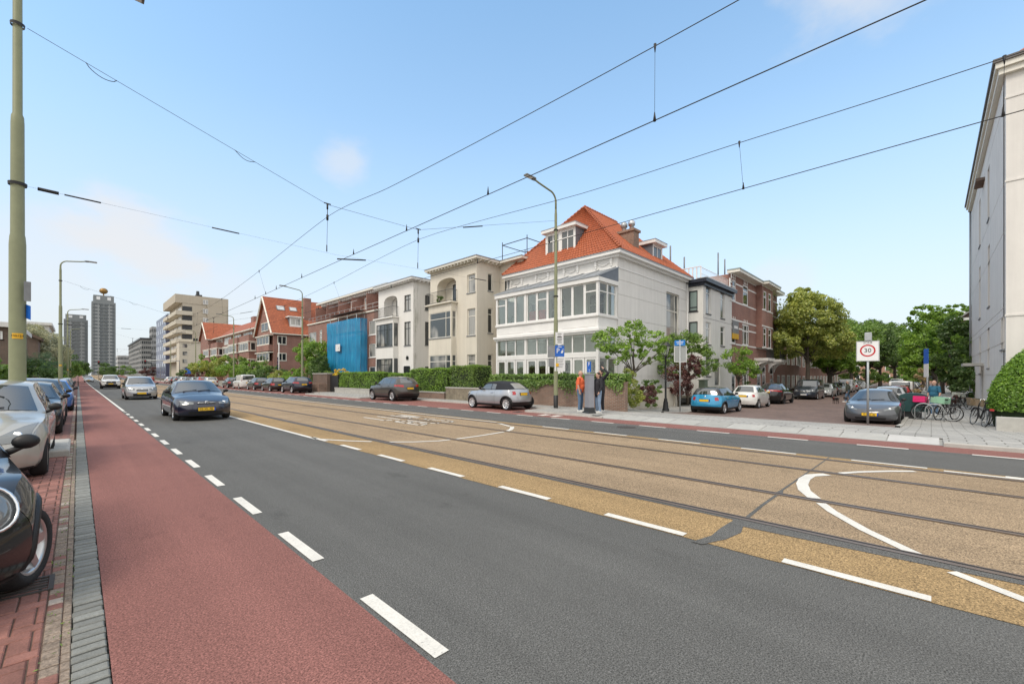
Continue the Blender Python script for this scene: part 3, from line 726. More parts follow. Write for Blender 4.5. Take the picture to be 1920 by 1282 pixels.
            disc_panel(r,p,n+Vector((.04,0,0)),.05,0,.004); r.build('reflector',HEADIN,lo)
        tl=MB(); t0,t1,u0,u1=sp.get('tailb',(8.75,9.55,.72,.985)); 
        s.toppanel(tl,t0,t1,sg*u0,sg*u1,0,.008,6,6)
        sx=sp.get('tailwrap',.16)
        if sx:
            z0=s.top(t1,1)[2]; z1=s.top(t0,1)[2]; z0,z1=min(z0,z1),max(z0,z1)
            if z1-z0>.05: s.sidepanel(tl,s.xr,s.xr+sx,sg,0,.008,4,z0,min(z1,s.zsh(s.xr+sx*.5)-.01))
        tl.build('tail_light',sp.get('tailm',TAILR),root)
    g=MB(); s.toppanel(g,4.12,4.93,-.9,.9,0,.008,8,12); ws=g.build('windscreen',CARG,root)
    wp=MB(); 
    for u0,u1 in ((-.05,.45),(-.62,-.1)):
        wp=MB(); wp.tube([s.top(4.10,u0,.02),s.top(4.2+.0,u1,.022)],.008,5); wp.build('wiper',BLACK,ws)
    g=MB(); t0,t1=sp.get('rwin',(7.15,7.92)); s.toppanel(g,t0,t1,-sp.get('rwu',.82),sp.get('rwu',.82),0,.008,6,10); g.build('rear_window',sp.get('rwm',CARG),root)
    # front grille, lower intake
    for key,mm in (('grille',sp.get('grillem',BLACK)),('intake',BLACK)):
        if sp.get(key):
            g=MB(); t0,t1,u0,u1=sp[key]; s.toppanel(g,t0,t1,u0,u1,0,.007,4,10); go=g.build('grille' if key=='grille' else 'air_intake',mm,root)
            if key=='grille' and sp.get('bars'):
                q=MB()
                for i in range(sp['bars']):
                    t=t0+(t1-t0)*(i+.5)/sp['bars']; q.tube([s.top(t,u0+(u1-u0)*j/8,.014) for j in range(9)],sp.get('barr',.009),5)
                q.build('chrome_bar',CHROME,go)
    # lower bumper plastic front and rear
    if sp.get('bumper'):
        g=MB(); s.toppanel(g,10.35,11,-.99,.99,0,.006,4,16); g.build('bumper',BLACK,root)
    g=MB(); s.toppanel(g,0.0,.18,-.99,.99,0,.006,2,14); g.build('front_lip',BLACK,root)
    # plates
    for tt,front in ((sp.get('pf',.95),True),(sp.get('pr',9.3),False)):
        p=s.top(tt,0); x=p[0]; z=p[2]; sx=1 if front else -1; g=MB(); hh=.055
        g.box(min(x-.06*sx,x+.02*sx),max(x-.06*sx,x+.02*sx),-.27,.27,z-hh-.012,z+hh+.012,1); xo=x+.021*sx
        def pq(y0,y1,z0,z1,m,e=0.0): q=[(xo+e*sx,y0,z0),(xo+e*sx,y1,z0),(xo+e*sx,y1,z1),(xo+e*sx,y0,z1)]; g.face(q if front else q[::-1],m)
        pq(-.26,.26,z-hh,z+hh,0); yb=.26*(-1 if not front else 1)
        pq(min(yb,yb*.84),max(yb,yb*.84),z-hh,z+hh,2,.002)
        po=g.build('number_plate',[sp.get('platem',PLATE),BLACK,PLATEBLUE],root)
        tx=sp.get('platetext')
        if tx: lettering(tx,.105,INK,po,(xo+.003*sx,-.02*sx,z),(0,sx,0),(0,0,1))
    if sp.get('chevron'):
        t=sp['chevron']; p=Vector(s.top(t,0,.02)); g=MB()
        for dz in (0,.05):
            g.tube([p+Vector((0,-.08,dz-.06)),p+Vector((.012,0,dz+.01)),p+Vector((0,.08,dz-.06))],.014,6)
        g.build('badge',CHROME,root)
    elif sp.get('badge'):
        p=s.top(sp['badge'],0,.012); q=s.top(sp['badge'],0,.04); g=MB(); disc_panel(g,p,Vector(q)-Vector(p),.045,0,.012,.8); g.build('badge',CHROME,root)
    # wheels
    ty,ri,hb=wheel_meshes(s.wr,sp.get('ww',.2),sp.get('spokes',5),sp.get('rimf',.7),sp.get('sw',.07),sp.get('rk',0))
    proto=None
    for xw in s.wx:
        for sg in (1,-1):
            if proto is None:
                hub=hb.build('wheel',BLACK,root); a=ty.build('tyre',RUBBER,hub); b=ri.build('rim',sp.get('rimm',ALU),hub); proto=(hub,a,b); o=hub
            else:
                o=proto[0].copy(); C.objects.link(o)
                for q in proto[1:]: c_=q.copy(); C.objects.link(c_); c_.parent=o
            o.location=(xw,sg*(s.W/2-sp.get('ww',.2)/2-.015),s.wr); o.rotation_euler=(0,random.random()*1.2,(0 if sg>0 else PI)+(sp.get('steer',0) if xw>0 else 0))
    for f in sp.get('extra',()): f(s,root,pm)
    root['_paint']=pm.name
    return root
def children(o): return [c for c in bpy.data.objects if c.parent==o]
_kids={}
def kids(o):
    if o.name not in _kids: _kids[o.name]=children(o)
    return _kids[o.name]
def copy_tree(o,parent=None,sub=None):
    c=o.copy(); C.objects.link(c)
    if parent is not None: c.parent=parent
    if sub and c.type=='MESH':
        for i,sl in enumerate(c.material_slots):
            if sl.material and sl.material.name in sub: q=sub[sl.material.name]; sl.link='OBJECT'; sl.material=q
    for k in kids(o): copy_tree(k,c,sub)
    return c
def copy_car(proto,label,loc,rz,pnt=None,group=None,name=None,cat=None):
    sub={proto['_paint']:paint('paint_'+pnt[0],*pnt[1:])} if pnt else None
    c=copy_tree(proto,None,sub); c.location=loc; c.rotation_euler=(0,0,rz); c['label']=label
    if name: c.name=name
    if cat: c['category']=cat
    if group: c['group']=group
    return c
def lite_mesh(proto):
    bpy.context.view_layer.update()
    me=bpy.data.meshes.new('car_far'); vs=[];fs=[];ms=[];mats=[];sm=[]
    inv=proto.matrix_world.inverted()
    def rec(o):
        if o.type=='MESH':
            M=inv@o.matrix_world; n=len(vs)
            for v in o.data.vertices: vs.append(tuple(M@v.co))
            mi=[]
            for sl in o.material_slots:
                if sl.material not in mats: mats.append(sl.material)
                mi.append(mats.index(sl.material))
            for p in o.data.polygons: fs.append(tuple(i+n for i in p.vertices)); ms.append(mi[p.material_index]); sm.append(p.use_smooth)
        for k in kids(o): rec(k)
    rec(proto); me.from_pydata(vs,[],fs); me.polygons.foreach_set('material_index',ms); me.polygons.foreach_set('use_smooth',sm)
    for m in mats: me.materials.append(m)
    return me
_lite={}
def far_car(proto,label,loc,rz,pnt=None,group=None,name='parked_car',cat='car'):
    if proto.name not in _lite: _lite[proto.name]=lite_mesh(proto)
    o=bpy.data.objects.new(name,_lite[proto.name]); C.objects.link(o); o.location=loc; o.rotation_euler=(0,0,rz); tag(o,label,cat,group)
    if pnt:
        for sl in o.material_slots:
            if sl.material and sl.material.name==proto['_paint']: sl.link='OBJECT'; sl.material=paint('paint_'+pnt[0],*pnt[1:])
    return o
# ---- shapes: c = centreline from front bumper: (distance back, height)
MINI=dict(L=3.70,W=1.68,wb=2.47,fa=.73,wr=.30,roofw=1.22,sill=.22,clad=1,c=[(.06,.20),(.0,.42),(.13,.76),(.55,.89),(1.05,.96),(1.52,1.36),(2.3,1.41),(3.32,1.36),(3.58,1.00),(3.66,.72),(3.70,.48),(3.62,.24)],
 shoulder=[.70,.86,.93,.97,.80],e=dict(fc=.34,rc=.26,cowl=.26,rw=.14,rrt=.1),doors=[1.12,2.42],windows=[(1.24,2.30),(2.37,3.28)],lamp='round',lampt=1.98,lampr=.14,lampu=.8,grille=(1.35,1.9,-.42,.42),bars=3,intake=(.35,.85,-.6,.6),
 tailb=(8.5,9.25,.70,.92),tailwrap=.0,pf=.95,pr=9.15,badge=2.05,spokes=5,rimf=.72,sw=.085,bumper=1,mirror=BLACK,turn=.07,handle=CHROME,arch=.04)
HATCH=dict(L=4.2,W=1.76,wb=2.6,fa=.85,wr=.31,roofw=1.26,c=[(.06,.2),(0,.46),(.14,.72),(.6,.87),(1.12,.99),(1.85,1.40),(2.6,1.47),(3.62,1.41),(4.05,1.03),(4.16,.78),(4.2,.5),(4.12,.26)],
 shoulder=[.68,.82,.93,1.0,.84],doors=[1.25,2.25,3.15],windows=[(1.55,2.2),(2.3,3.1),(3.17,3.72)],grille=(1.5,1.95,-.35,.35),bars=2,intake=(.35,.8,-.62,.62),badge=1.75,mirror=BLACK)
MPV=dict(L=4.25,W=1.74,wb=2.68,fa=.82,wr=.31,roofw=1.3,c=[(.06,.2),(0,.46),(.12,.76),(.45,.94),(.92,1.07),(1.75,1.54),(2.6,1.62),(3.85,1.56),(4.12,1.1),(4.2,.82),(4.25,.5),(4.16,.26)],
 shoulder=[.74,.9,1.0,1.04,.9],doors=[1.15,2.15,3.1],windows=[(1.2,2.1),(2.2,3.05),(3.12,3.8)],grille=(1.45,1.95,-.4,.4),bars=2,barr=.014,intake=(.3,.85,-.6,.6),badge=1.9,mirror=BLACK,lampb=(1.5,2.5,.52,.97),lskew=.2)
SEDAN=dict(L=4.62,W=1.77,wb=2.75,fa=.96,wr=.315,roofw=1.2,c=[(.06,.2),(0,.44),(.14,.70),(.75,.90),(1.32,1.02),(2.12,1.42),(2.8,1.47),(3.55,1.40),(4.25,1.04),(4.54,.90),(4.62,.5),(4.52,.26)],
 shoulder=[.64,.82,.93,.97,.84],doors=[1.4,2.45,3.4],windows=[(1.7,2.4),(2.5,3.35),(3.42,3.8)],grille=(1.62,1.92,-.36,.36),bars=1,barr=.014,intake=(.3,.62,-.66,.66),mirror=pm if False else BLACK,lampb=(1.52,2.3,.5,.97),lskew=.32,tailb=(9.0,9.6,.68,.98),pr=9.5)
SUV=dict(L=4.38,W=1.82,wb=2.65,fa=.87,wr=.345,roofw=1.28,sill=.28,clad=1,c=[(.06,.26),(0,.5),(.12,.84),(.6,1.0),(1.15,1.10),(1.85,1.52),(2.6,1.60),(3.72,1.53),(4.15,1.14),(4.32,.92),(4.38,.58),(4.3,.34)],
 shoulder=[.80,.94,1.04,1.13,.98],doors=[1.28,2.28,3.22],windows=[(1.55,2.23),(2.33,3.17),(3.25,3.72)],grille=(1.3,1.9,-.36,.36),bars=2,intake=(.35,.85,-.6,.6),badge=1.6,bumper=1,mirror=BLACK,tailb=(8.45,9.1,.58,.985),tailwrap=.28,rwin=(7.15,7.9),rwu=.72)
COUPE=dict(SUV,L=4.6,W=1.88,clad=0,roofw=1.2,c=[(.06,.24),(0,.5),(.12,.82),(.7,.98),(1.3,1.08),(2.05,1.52),(2.75,1.60),(3.5,1.52),(4.3,1.18),(4.54,1.04),(4.6,.6),(4.5,.3)],shoulder=[.78,.92,1.02,1.12,1.0],doors=[1.4,2.45,3.35],windows=[(1.7,2.4),(2.5,3.3)],tailb=(8.7,9.2,.1,.985),tailwrap=.2)
BUBBLE=dict(L=3.55,W=1.63,wb=2.3,fa=.68,wr=.29,roofw=1.12,c=[(.06,.2),(0,.44),(.1,.72),(.42,.89),(.85,1.0),(1.42,1.42),(2.1,1.49),(2.95,1.43),(3.36,1.02),(3.5,.8),(3.55,.48),(3.46,.24)],
 shoulder=[.70,.86,.95,.99,.86],e=dict(fc=.36,rc=.32,cowl=.26,rw=.16,rrt=.1),doors=[1.0,2.25],windows=[(1.12,2.15),(2.22,2.95)],lamp='round',lampt=2.1,lampr=.10,intake=(.4,.8,-.5,.5),tailb=(8.75,9.35,.72,.9),tailwrap=0,pr=9.1,badge=1.8,handle=CHROME)
EV=dict(L=4.69,W=1.85,wb=2.87,fa=.84,wr=.335,roofw=1.18,c=[(.06,.17),(0,.42),(.12,.62),(.62,.80),(1.18,.93),(2.1,1.36),(2.75,1.44),(3.5,1.37),(4.4,1.03),(4.62,.96),(4.69,.5),(4.56,.24)],
 shoulder=[.62,.80,.90,.96,.86],doors=[1.3,2.4,3.35],windows=[(1.6,2.35),(2.42,3.3),(3.37,3.85)],intake=(.28,.55,-.62,.62),mirror=BLACK,lampb=(1.78,2.5,.56,.96),lskew=.62,tailb=(8.95,9.35,.55,.985),pf=1.05,badge=2.2,spokes=10,rimf=.76,sw=.04,tuckf=.12)
VAN=dict(L=4.9,W=1.9,wb=3.2,fa=.95,wr=.33,roofw=1.62,c=[(.06,.24),(0,.5),(.12,.88),(.5,1.08),(.95,1.20),(1.6,1.78),(2.5,1.90),(4.72,1.86),(4.82,1.2),(4.86,.9),(4.9,.5),(4.84,.3)],
 shoulder=[.82,1.0,1.1,1.12,1.05],e=dict(fc=.36,rc=.12,cowl=.26,rw=.06,rrt=.04),doors=[1.15,2.2,3.5],windows=[(1.2,2.1),(2.25,3.4)],grille=(1.5,1.95,-.42,.42),bars=3,intake=(.3,.8,-.6,.6),badge=1.75,tailb=(7.9,8.8,.9,.99),tailwrap=.05,rwu=.8,mirror=BLACK,lampb=(1.5,2.4,.55,.97),crown=4)
CADDY=dict(VAN,L=4.4,W=1.79,wb=2.68,wr=.315,roofw=1.56,fa=.87,c=[(.06,.22),(0,.46),(.12,.82),(.5,.98),(1.0,1.08),(1.65,1.68),(2.4,1.80),(4.22,1.78),(4.32,1.15),(4.37,.9),(4.4,.5),(4.34,.28)],shoulder=[.76,.92,1.02,1.05,1.0],doors=[1.2,2.25],windows=[(1.25,2.15)])
def bed(s,root,pm):
    m=MB(); m.box(-2.55,-.95,-.82,.82,1.02,1.035,0); m.build('load_bed',BLACK,root)
PICK=dict(SUV,name='pickup_truck',L=5.33,W=1.855,wb=3.08,fa=.95,wr=.385,roofw=1.36,sill=.42,paint=('pickup_white',(.78,.78,.76)),c=[(.06,.42),(0,.66),(.1,1.02),(.6,1.14),(1.3,1.22),(1.95,1.72),(2.6,1.80),(3.35,1.76),(3.55,1.2),(5.25,1.12),(5.33,.7),(5.25,.5)],
 shoulder=[.98,1.1,1.15,1.14,1.1],e=dict(fc=.3,rc=.14,cowl=.26,rw=.05,rrt=.04),doors=[1.4,2.45,3.4],windows=[(1.6,2.4),(2.5,3.3)],grille=(1.0,1.9,-.55,.55),bars=2,intake=(.2,.8,-.7,.7),lampb=(1.5,2.1,.6,.97),rwin=(7.2,7.85),tailb=(9.1,9.7,.86,.98),tailwrap=.08,platetext=None)
# ================= the cars of the photo
DN=-PI/2; UP=PI/2
NAVY=('navy',(.008,.011,.028)); BLK=('black',(.006,.006,.007)); SILV=('silver',(.42,.43,.44),.5,.32); BEIGE=('champagne',(.46,.45,.41),.45,.32); WHT=('white',(.74,.74,.72)); GREY=('grey',(.085,.09,.1),.3,.3)
MINIBLUE=('bright_blue',(.02,.27,.50),.1,.25); BLUE=('blue',(.03,.13,.42),.2); BROWN=('taupe',(.075,.068,.062),.35,.3); RED_=('red',(.34,.015,.012)); LBLUE=('pale_silver',(.55,.57,.58),.35,.3); GREYD=('dark_grey',(.03,.033,.037),.3); PAINTVITO=('deep_blue_grey',(.022,.03,.045),.2)
gl='cars parked in the left bays'; gr='cars parked along the far kerb'; gs='cars parked in the side street'
mini=make_car(dict(MINI,name='parked_car',paint=BLK,rimm=ALU,steer=-.52),'black small hatchback with round chrome ringed headlights, nearest car on the left',loc=(-1.255,5.98,0),rz=DN+math.radians(11),group=gl)
def stripe(s,root,pm):
    m=MB()
    for sg in (1,-1): s.sidepanel(m,s.xf-.01,s.xf-.16,sg,0,.006,2,.42,.52)
peu=make_car(dict(MPV,name='parked_car',paint=BEIGE,L=4.42,spokes=7,sw=.055,lampb=(1.4,2.75,.5,.97),lskew=.5,c=[(.06,.2),(0,.46),(.14,.70),(.6,.90),(1.05,1.03),(1.85,1.49),(2.7,1.56),(3.95,1.50),(4.28,1.06),(4.36,.8),(4.42,.5),(4.32,.26)],shoulder=[.70,.87,.97,1.02,.88],handle=ALU),'champagne silver estate with large headlights, parked behind the black hatchback',loc=(-1.20,10.47-.82+2.21,0),rz=DN,group=gl)
hat=make_car(dict(HATCH,name='parked_car',paint=BLK),'black hatchback parked just beyond the kerb island with the tagged pole',loc=(-1.17,18.95,.0),rz=DN,group=gl)
copy_car(peu,'dark grey estate with amber indicator, third car beyond the champagne estate',(-1.15,21.9+1.4,0),DN,GREYD,gl)
copy_car(hat,'bright blue hatchback in the left row, tyre turned to the cycle lane',(-1.0,30.3,0),DN,BLUE,gl)
for k,(y,p,l) in enumerate(((36.5,BLUE,'dark blue hatchback behind the bright blue one in the left row'),(42,SILV,'silver hatchback near the second olive pole on the left'),(50,GREYD,'dark grey hatchback in the left row past the second pole'),(55.5,WHT,'white hatchback far along the left row'),(61,BLK,'black hatchback far along the left row'),(67,SILV,'small silver hatchback near the end of the left row'))):
    far_car(hat,l,(-1.15,y,0),DN,p,gl)
c5=make_car(dict(SEDAN,name='driving_car',paint=NAVY,chevron=1.78,platetext='02-XL-SB',spokes=9,sw=.045,pf=.98,crown=2.8),'dark navy saloon with chevron badge driving towards the camera','car',(3.28,18.72+2.31,0),DN)
meriva=make_car(dict(MPV,name='driving_car',paint=SILV,L=4.05,c=[(.06,.2),(0,.46),(.12,.74),(.42,.93),(.85,1.06),(1.65,1.54),(2.5,1.62),(3.65,1.57),(3.92,1.1),(4.0,.82),(4.05,.5),(3.96,.26)],doors=[1.1,2.05,2.95],windows=[(1.15,2.0),(2.1,2.9),(2.98,3.6)],wb=2.63),'silver compact people carrier driving behind the navy saloon','car',(3.1,38.6+2.0,0),DN)
pick=make_car(PICK,'white pickup truck following the silver people carrier','pickup truck',(2.95,76.5,0),DN)
far_car(hat,'silver car coming over the rise at the far end of the road',(1.9,150,zr(150)),DN,LBLUE,None,'driving_car')
far_car(hat,'red car waiting far away near the traffic lights',(15.0,165,zr(165)),UP,RED_,None,'driving_car')
# far kerb row, seen from behind
def soft(s,root,pm): pass
cab=make_car(dict(MINI,name='parked_car',paint=('mini_silver',(.40,.42,.45),.5,.3),soft=1,roofm=FABRIC,rwu=.55,rwm=glass_mat('soft_window',(.3,.3,.28),.15),roofw=1.2,windows=[(1.24,2.10),(2.14,2.42)],c=[(.06,.20),(.0,.42),(.13,.76),(.55,.89),(1.05,.96),(1.5,1.33),(2.2,1.38),(2.95,1.30),(3.45,1.0),(3.62,.80),(3.70,.48),(3.62,.24)],spokes=7,sw=.06,rk=0,rimm=mat('bright_alloy',(.72,.73,.74),.3,.7)),'silver convertible with black soft top beside the brick garden wall',loc=(15.0,13.86+1.85,0),rz=UP,group=gr)
qash=make_car(dict(SUV,name='parked_car',paint=BROWN,spokes=5,sw=.09),'taupe brown crossover parked by the hedge of the cream house',loc=(15.1,24.0+2.19,0),rz=UP,group=gr)
cou=make_car(dict(COUPE,name='parked_car',paint=BLK,rimm=BLACK),'glossy black coupe crossover on the left of the side street',loc=(38.6,8.82,-.49),rz=0,group=gs)
copy_car(qash,'black crossover with green tinged plate at the near end of the far kerb row',(15.05,44.5,0),UP,NAVY,gr)
copy_car(hat,'black estate parked in front of the black crossover',(15.05,51.2,0),UP,BLK,gr)
copy_car(hat,'dark hatchback parked in front of the white van',(15.05,57.0,0),UP,GREYD,gr)
cad=make_car(dict(CADDY,name='parked_van',paint=WHT),'white delivery van with glazed rear door by the far kerb','van',(15.05,63.5,0),UP,gr)
far_car(hat,'dark grey hatchback beyond the white delivery van',(15.05,69.5,0),UP,GREYD,gr)
for k,(y,p,l) in enumerate(((83,WHT,'white saloon parked beyond the third olive pole'),(89,RED_,'dull red hatchback in the far kerb row'),(95,LBLUE,'pale silver car with a blue tinge in the far kerb row'),(101,BLK,'black car behind the pale silver one'),(107,WHT,'white hatchback before the beige flats'),(113,GREYD,'dark grey car before the beige flats'),(119,BLK,'black car near the blue bus lane sign'),(126,WHT,'white car at the far end of the kerb row'))):
    far_car([hat,qash,hat,hat][k%4],l,(14.9,y,zr(y)),UP,p,gr)
# side street, left kerb
bmini=make_car(dict(MINI,name='parked_car',paint=MINIBLUE,roofm=paint('paint_black',*BLK[1:]),L=3.82,W=1.73,c=[(.06,.20),(.0,.42),(.13,.76),(.6,.9),(1.1,.97),(1.6,1.36),(2.4,1.414),(3.42,1.37),(3.66,1.02),(3.76,.74),(3.82,.48),(3.74,.24)],doors=[1.18,2.2,3.0],windows=[(1.3,2.15),(2.22,2.95),(3.0,3.35)],badge=8.35),'bright blue hatchback with black roof at the side street corner',loc=(23.3+1.9,8.6,-.38),rz=0,group=gs)
fiat=make_car(dict(BUBBLE,name='parked_car',paint=WHT),'small rounded white hatchback behind the bright blue one',loc=(29.8+1.8,8.6,-.43),rz=0,group=gs)
vito=make_car(dict(VAN,name='parked_van',paint=PAINTVITO,platem=PWHITE),'dark blue grey van facing the camera in the side street','van',(47.6+2.4,8.5,-.59),PI,gs)
tesla=make_car(dict(EV,name='parked_car',paint=GREY,platetext='G-047-BJ'),'dark grey electric saloon parked behind the zone 30 sign',loc=(22.75+2.35,1.80,-.375),rz=PI,group=gs)
copy_car(hat,'silver hatchback parked behind the dark blue grey van',(57.2,8.3,-.6),PI,LBLUE,gs)
for k,(x,y,p,pr,r,l) in enumerate(((63,8.5,GREYD,hat,0,'dark green grey hatchback beyond the silver one'),(69,8.5,WHT,hat,PI,'white hatchback on the left far down the side street'),(75,8.5,WHT,cad,PI,'white van far down the left of the side street'),(82,8.5,SILV,hat,0,'silver car far down the left of the side street'),(90,8.4,WHT,hat,PI,'white car farthest down the left kerb'),
  (37.5,1.9,LBLUE,hat,0,'pale silver estate parked beyond the grey electric saloon'),(46,1.9,RED_,hat,0,'red hatchback on the right kerb of the side street'),(52,1.9,WHT,cad,0,'white van with open dark tailgate on the right kerb'),(60,1.9,LBLUE,hat,PI,'pale silver car on the right kerb farther on'),(66,1.9,GREYD,hat,0,'dark car on the right kerb farther on'),(72,1.9,WHT,hat,0,'white car on the right kerb far on'),(80,1.9,SILV,hat,0,'silver car on the right kerb far on'),(88,1.9,BLK,hat,0,'black car farthest down the right kerb'),(98,4.2,WHT,cad,PI,'white bus like van driving at the end of the side street'))):
    (copy_car if k in(5,) else far_car)(pr,l,(x,y,-.6 if x>50 else zs(x)),r,p,gs)
# ================= buildings
RB=brick_mat('red_brown_brick',(.31,.125,.09),(.24,.095,.072),(.27,.22,.19))
RB2=brick_mat('purple_brick',(.33,.13,.095),(.26,.10,.075),(.27,.21,.18))
YB=brick_mat('brown_brick',(.17,.10,.07),(.12,.075,.055),(.16,.14,.12))
GWB=brick_mat('garden_wall_brick',(.26,.145,.10),(.19,.105,.075),(.27,.23,.19),stain=.35)
def tile_mat(name,c1,c2,ang='x'):
    m,nt,b=NT(name); b.inputs['Roughness'].default_value=.7
    v=mapv(nt); sp=nt.nodes.new('ShaderNodeSeparateXYZ'); nt.links.new(v,sp.inputs[0])
    h=sp.outputs[1] if ang=='x' else sp.outputs[0]
    cb=nt.nodes.new('ShaderNodeCombineXYZ'); nt.links.new(h,cb.inputs[0]); nt.links.new(sp.outputs[2],cb.inputs[1])
    br=nt.nodes.new('ShaderNodeTexBrick'); nt.links.new(cb.outputs[0],br.inputs[0]); br.offset=0
    inp(br,Color1=rgb(c1),Color2=rgb(c2),Mortar=rgb(mulc(c2,.35)),Scale=1.); br.inputs['Brick Width'].default_value=.22; br.inputs['Row Height'].default_value=.25; br.inputs['Mortar Size'].default_value=.02; br.inputs['Mortar Smooth'].default_value=.6
    c=mix(nt,1.,br.outputs[0],ramp(nt,noise(nt,v,1.1,6,.7),[(.3,(.78,)*3),(.7,(1.18,)*3)]),'MULTIPLY'); nt.links.new(c,b.inputs['Base Color'])
    w=nt.nodes.new('ShaderNodeTexWave'); w.inputs['Scale'].default_value=1/.22*.5*.32*2; nt.links.new(cb.outputs[0],w.inputs[0]); 
    bumpn(nt,b,br.outputs['Fac'],-.8,.03)
    return m
TILE=mat('orange_pantile',(.39,.108,.044),.65,var=.22,vs=5,fine=.12,fs=30)
TILEY=tile_mat('orange_roof_x',(.42,.118,.05),(.34,.095,.042),'x'); TILEX=tile_mat('orange_roof_y',(.42,.118,.05),(.34,.095,.042),'y')
ZINC=mat('zinc',(.33,.35,.37),.45,.4,var=.1,vs=4); LEAD=mat('lead_cheek',(.16,.18,.21),.5,.2,var=.1,vs=3)
OFFW=stucco('white_render',(.77,.76,.725),.11); WHITER=stucco('house_white',(.79,.78,.755),.09)
BEIG=stucco('beige_render',(.52,.46,.37),.06); BEIGL=stucco('pale_beige_render',(.62,.57,.47),.06); GRC=stucco('grey_render',(.36,.36,.36),.1); PANEL=stucco('grey_white_block_render',(.78,.75,.71),.10)
CREAMW=mat('cream_paint',(.75,.72,.64),.5,var=.05)
def fr(o,u,n): return (Vector(o),Vector(u),Vector(n))
def wall(mb,f,u0,u1,z0,z1,ops=(),depth=.16,m=0,d=0.):
    o,u,n=f; P=lambda a,z,e=0: o+u*a+n*(d-e)+Vector((0,0,z))
    ops=[(max(a,u0),min(b,u1),max(c,z0),min(e,z1)) for a,b,c,e in ops if b>u0 and a<u1 and e>z0 and c<z1]
    us=sorted({u0,u1}|{x for q in ops for x in q[:2]}); zs_=sorted({z0,z1}|{x for q in ops for x in q[2:]})
    flip=u.cross(Vector((0,0,1))).dot(n)<0
    def F(p): mb.face(p[::-1] if flip else p,m)
    for a,b in zip(us,us[1:]):
        for c,e in zip(zs_,zs_[1:]):
            ca,cz=(a+b)/2,(c+e)/2
            if any(q[0]<ca<q[1] and q[2]<cz<q[3] for q in ops): continue
            F([P(a,c),P(b,c),P(b,e),P(a,e)])
    for a,b,c,e in ops:
        F([P(a,c),P(a,c,depth),P(b,c,depth),P(b,c)][::-1]); F([P(a,e),P(b,e),P(b,e,depth),P(a,e,depth)][::-1])
        F([P(a,c),P(a,e),P(a,e,depth),P(a,c,depth)][::-1]); F([P(b,c),P(b,c,depth),P(b,e,depth),P(b,e)][::-1])
def window(par,f,u0,u1,z0,z1,depth=.12,fw=.06,mull=(),trans=(),fm=WHITE,gm=GLS,sill=CONC,name='window',back=True,W=True,t=.07,arch=0,sills=.05):
    o,u,n=f; mb=MB(); d0,d1=-depth-t/2,-depth+t/2
    for a in ((u0,u0+fw),(u1-fw,u1)): mb.obox(o,u,n,a[0],a[1],z0,z1,d0,d1)
    for a in ((z0,z0+fw),(z1-fw,z1)): mb.obox(o,u,n,u0+fw,u1-fw,a[0],a[1],d0,d1)
    for q in mull: x=u0+(u1-u0)*q; mb.obox(o,u,n,x-fw*.45,x+fw*.45,z0+fw,z1-fw,d0,d1-.004)
    for q in trans: z=z0+(z1-z0)*q; mb.obox(o,u,n,u0+fw,u1-fw,z-fw*.45,z+fw*.45,d0,d1-.008)
    if arch:
        N=8; w=(u1-u0)/2; c=(u0+u1)/2
        for k in range(N):
            a,b=-w+2*w*k/N,-w+2*w*(k+1)/N; za,zb=[z1-arch*(1-math.sqrt(max(0,1-(x/w)**2))) for x in (a,b)]
            pts=[(c+a,za),(c+b,zb),(c+b,z1),(c+a,z1)]
            mb.face([o+u*p+n*(d1+.002)+Vector((0,0,z)) for p,z in pts]); mb.face([o+u*p+n*(d1-.02)+Vector((0,0,z)) for p,z in pts[::-1]])
    w=mb.build(name,fm,par,W=W)
    p=MB(); p.obox(o,u,n,u0+fw*.5,u1-fw*.5,z0+fw*.5,z1-fw*.5,-depth-.012,-depth+.004); p.build('pane',gm,w,W=W)
    if sill: s=MB(); s.obox(o,u,n,u0-.06,u1+.06,z0-.07,z0,-depth,sills); s.build('sill',sill,w,W=W)
    return w
def quadroof(mb,pts,th=.12,m=0,m2=None):
    P=[Vector(p) for p in pts]; n=(P[1]-P[0]).cross(P[2]-P[0]).normalized(); n=n if n.z>0 else -n
    Q=[p-n*th for p in P]; k=len(P); mb.face(P,m); mb.face(Q[::-1],m if m2 is None else m2)
    for i in range(k): j=(i+1)%k; mb.face([P[i],Q[i],Q[j],P[j]],m if m2 is None else m2)
def tiles(mb,A,B,C_,D,pitch=.24,row=.33,m=0,lift=.035):
    """pantile relief on the roof quad A-B (eave) to D-C (ridge): courses with a barrel wave"""
    A,B,C_,D=map(Vector,(A,B,C_,D)); n=(B-A).cross(D-A).normalized(); n=n if n.z>0 else -n
    nr=max(2,int((D-A).length/row)); nc=max(2,int(max((B-A).length,.5)/pitch)); K=4
    for i in range(nr):
        rows=[]
        for v,h in ((i/nr,lift),((i+1)/nr+.02/nr,.006)):
            v=min(v,1); L=A.lerp(D,v); R=B.lerp(C_,v); row_=[]
            for j in range(nc*K+1):
                ph=(j%K)/K; row_.append(L.lerp(R,j/(nc*K))+n*(h+.028*math.sin(2*PI*ph)+.02))
            rows.append(row_)
        b=rows[0]; mb.grid([[p-n*.05 for p in b],b,rows[1]],m,False)
def gutter_cornice(mb,f,u0,u1,z,out=.4,h=.3,m=0,m2=1):
    o,u,n=f; mb.obox(o,u,n,u0,u1,z-h,z-h*.55,-.02,out*.45,m); mb.obox(o,u,n,u0,u1,z-h*.55,z,-.02,out,m); mb.obox(o,u,n,u0,u1,z+.002,z+.05,-.02,out+.03,m2)
def relabel(o,l): o['label']=l; return o
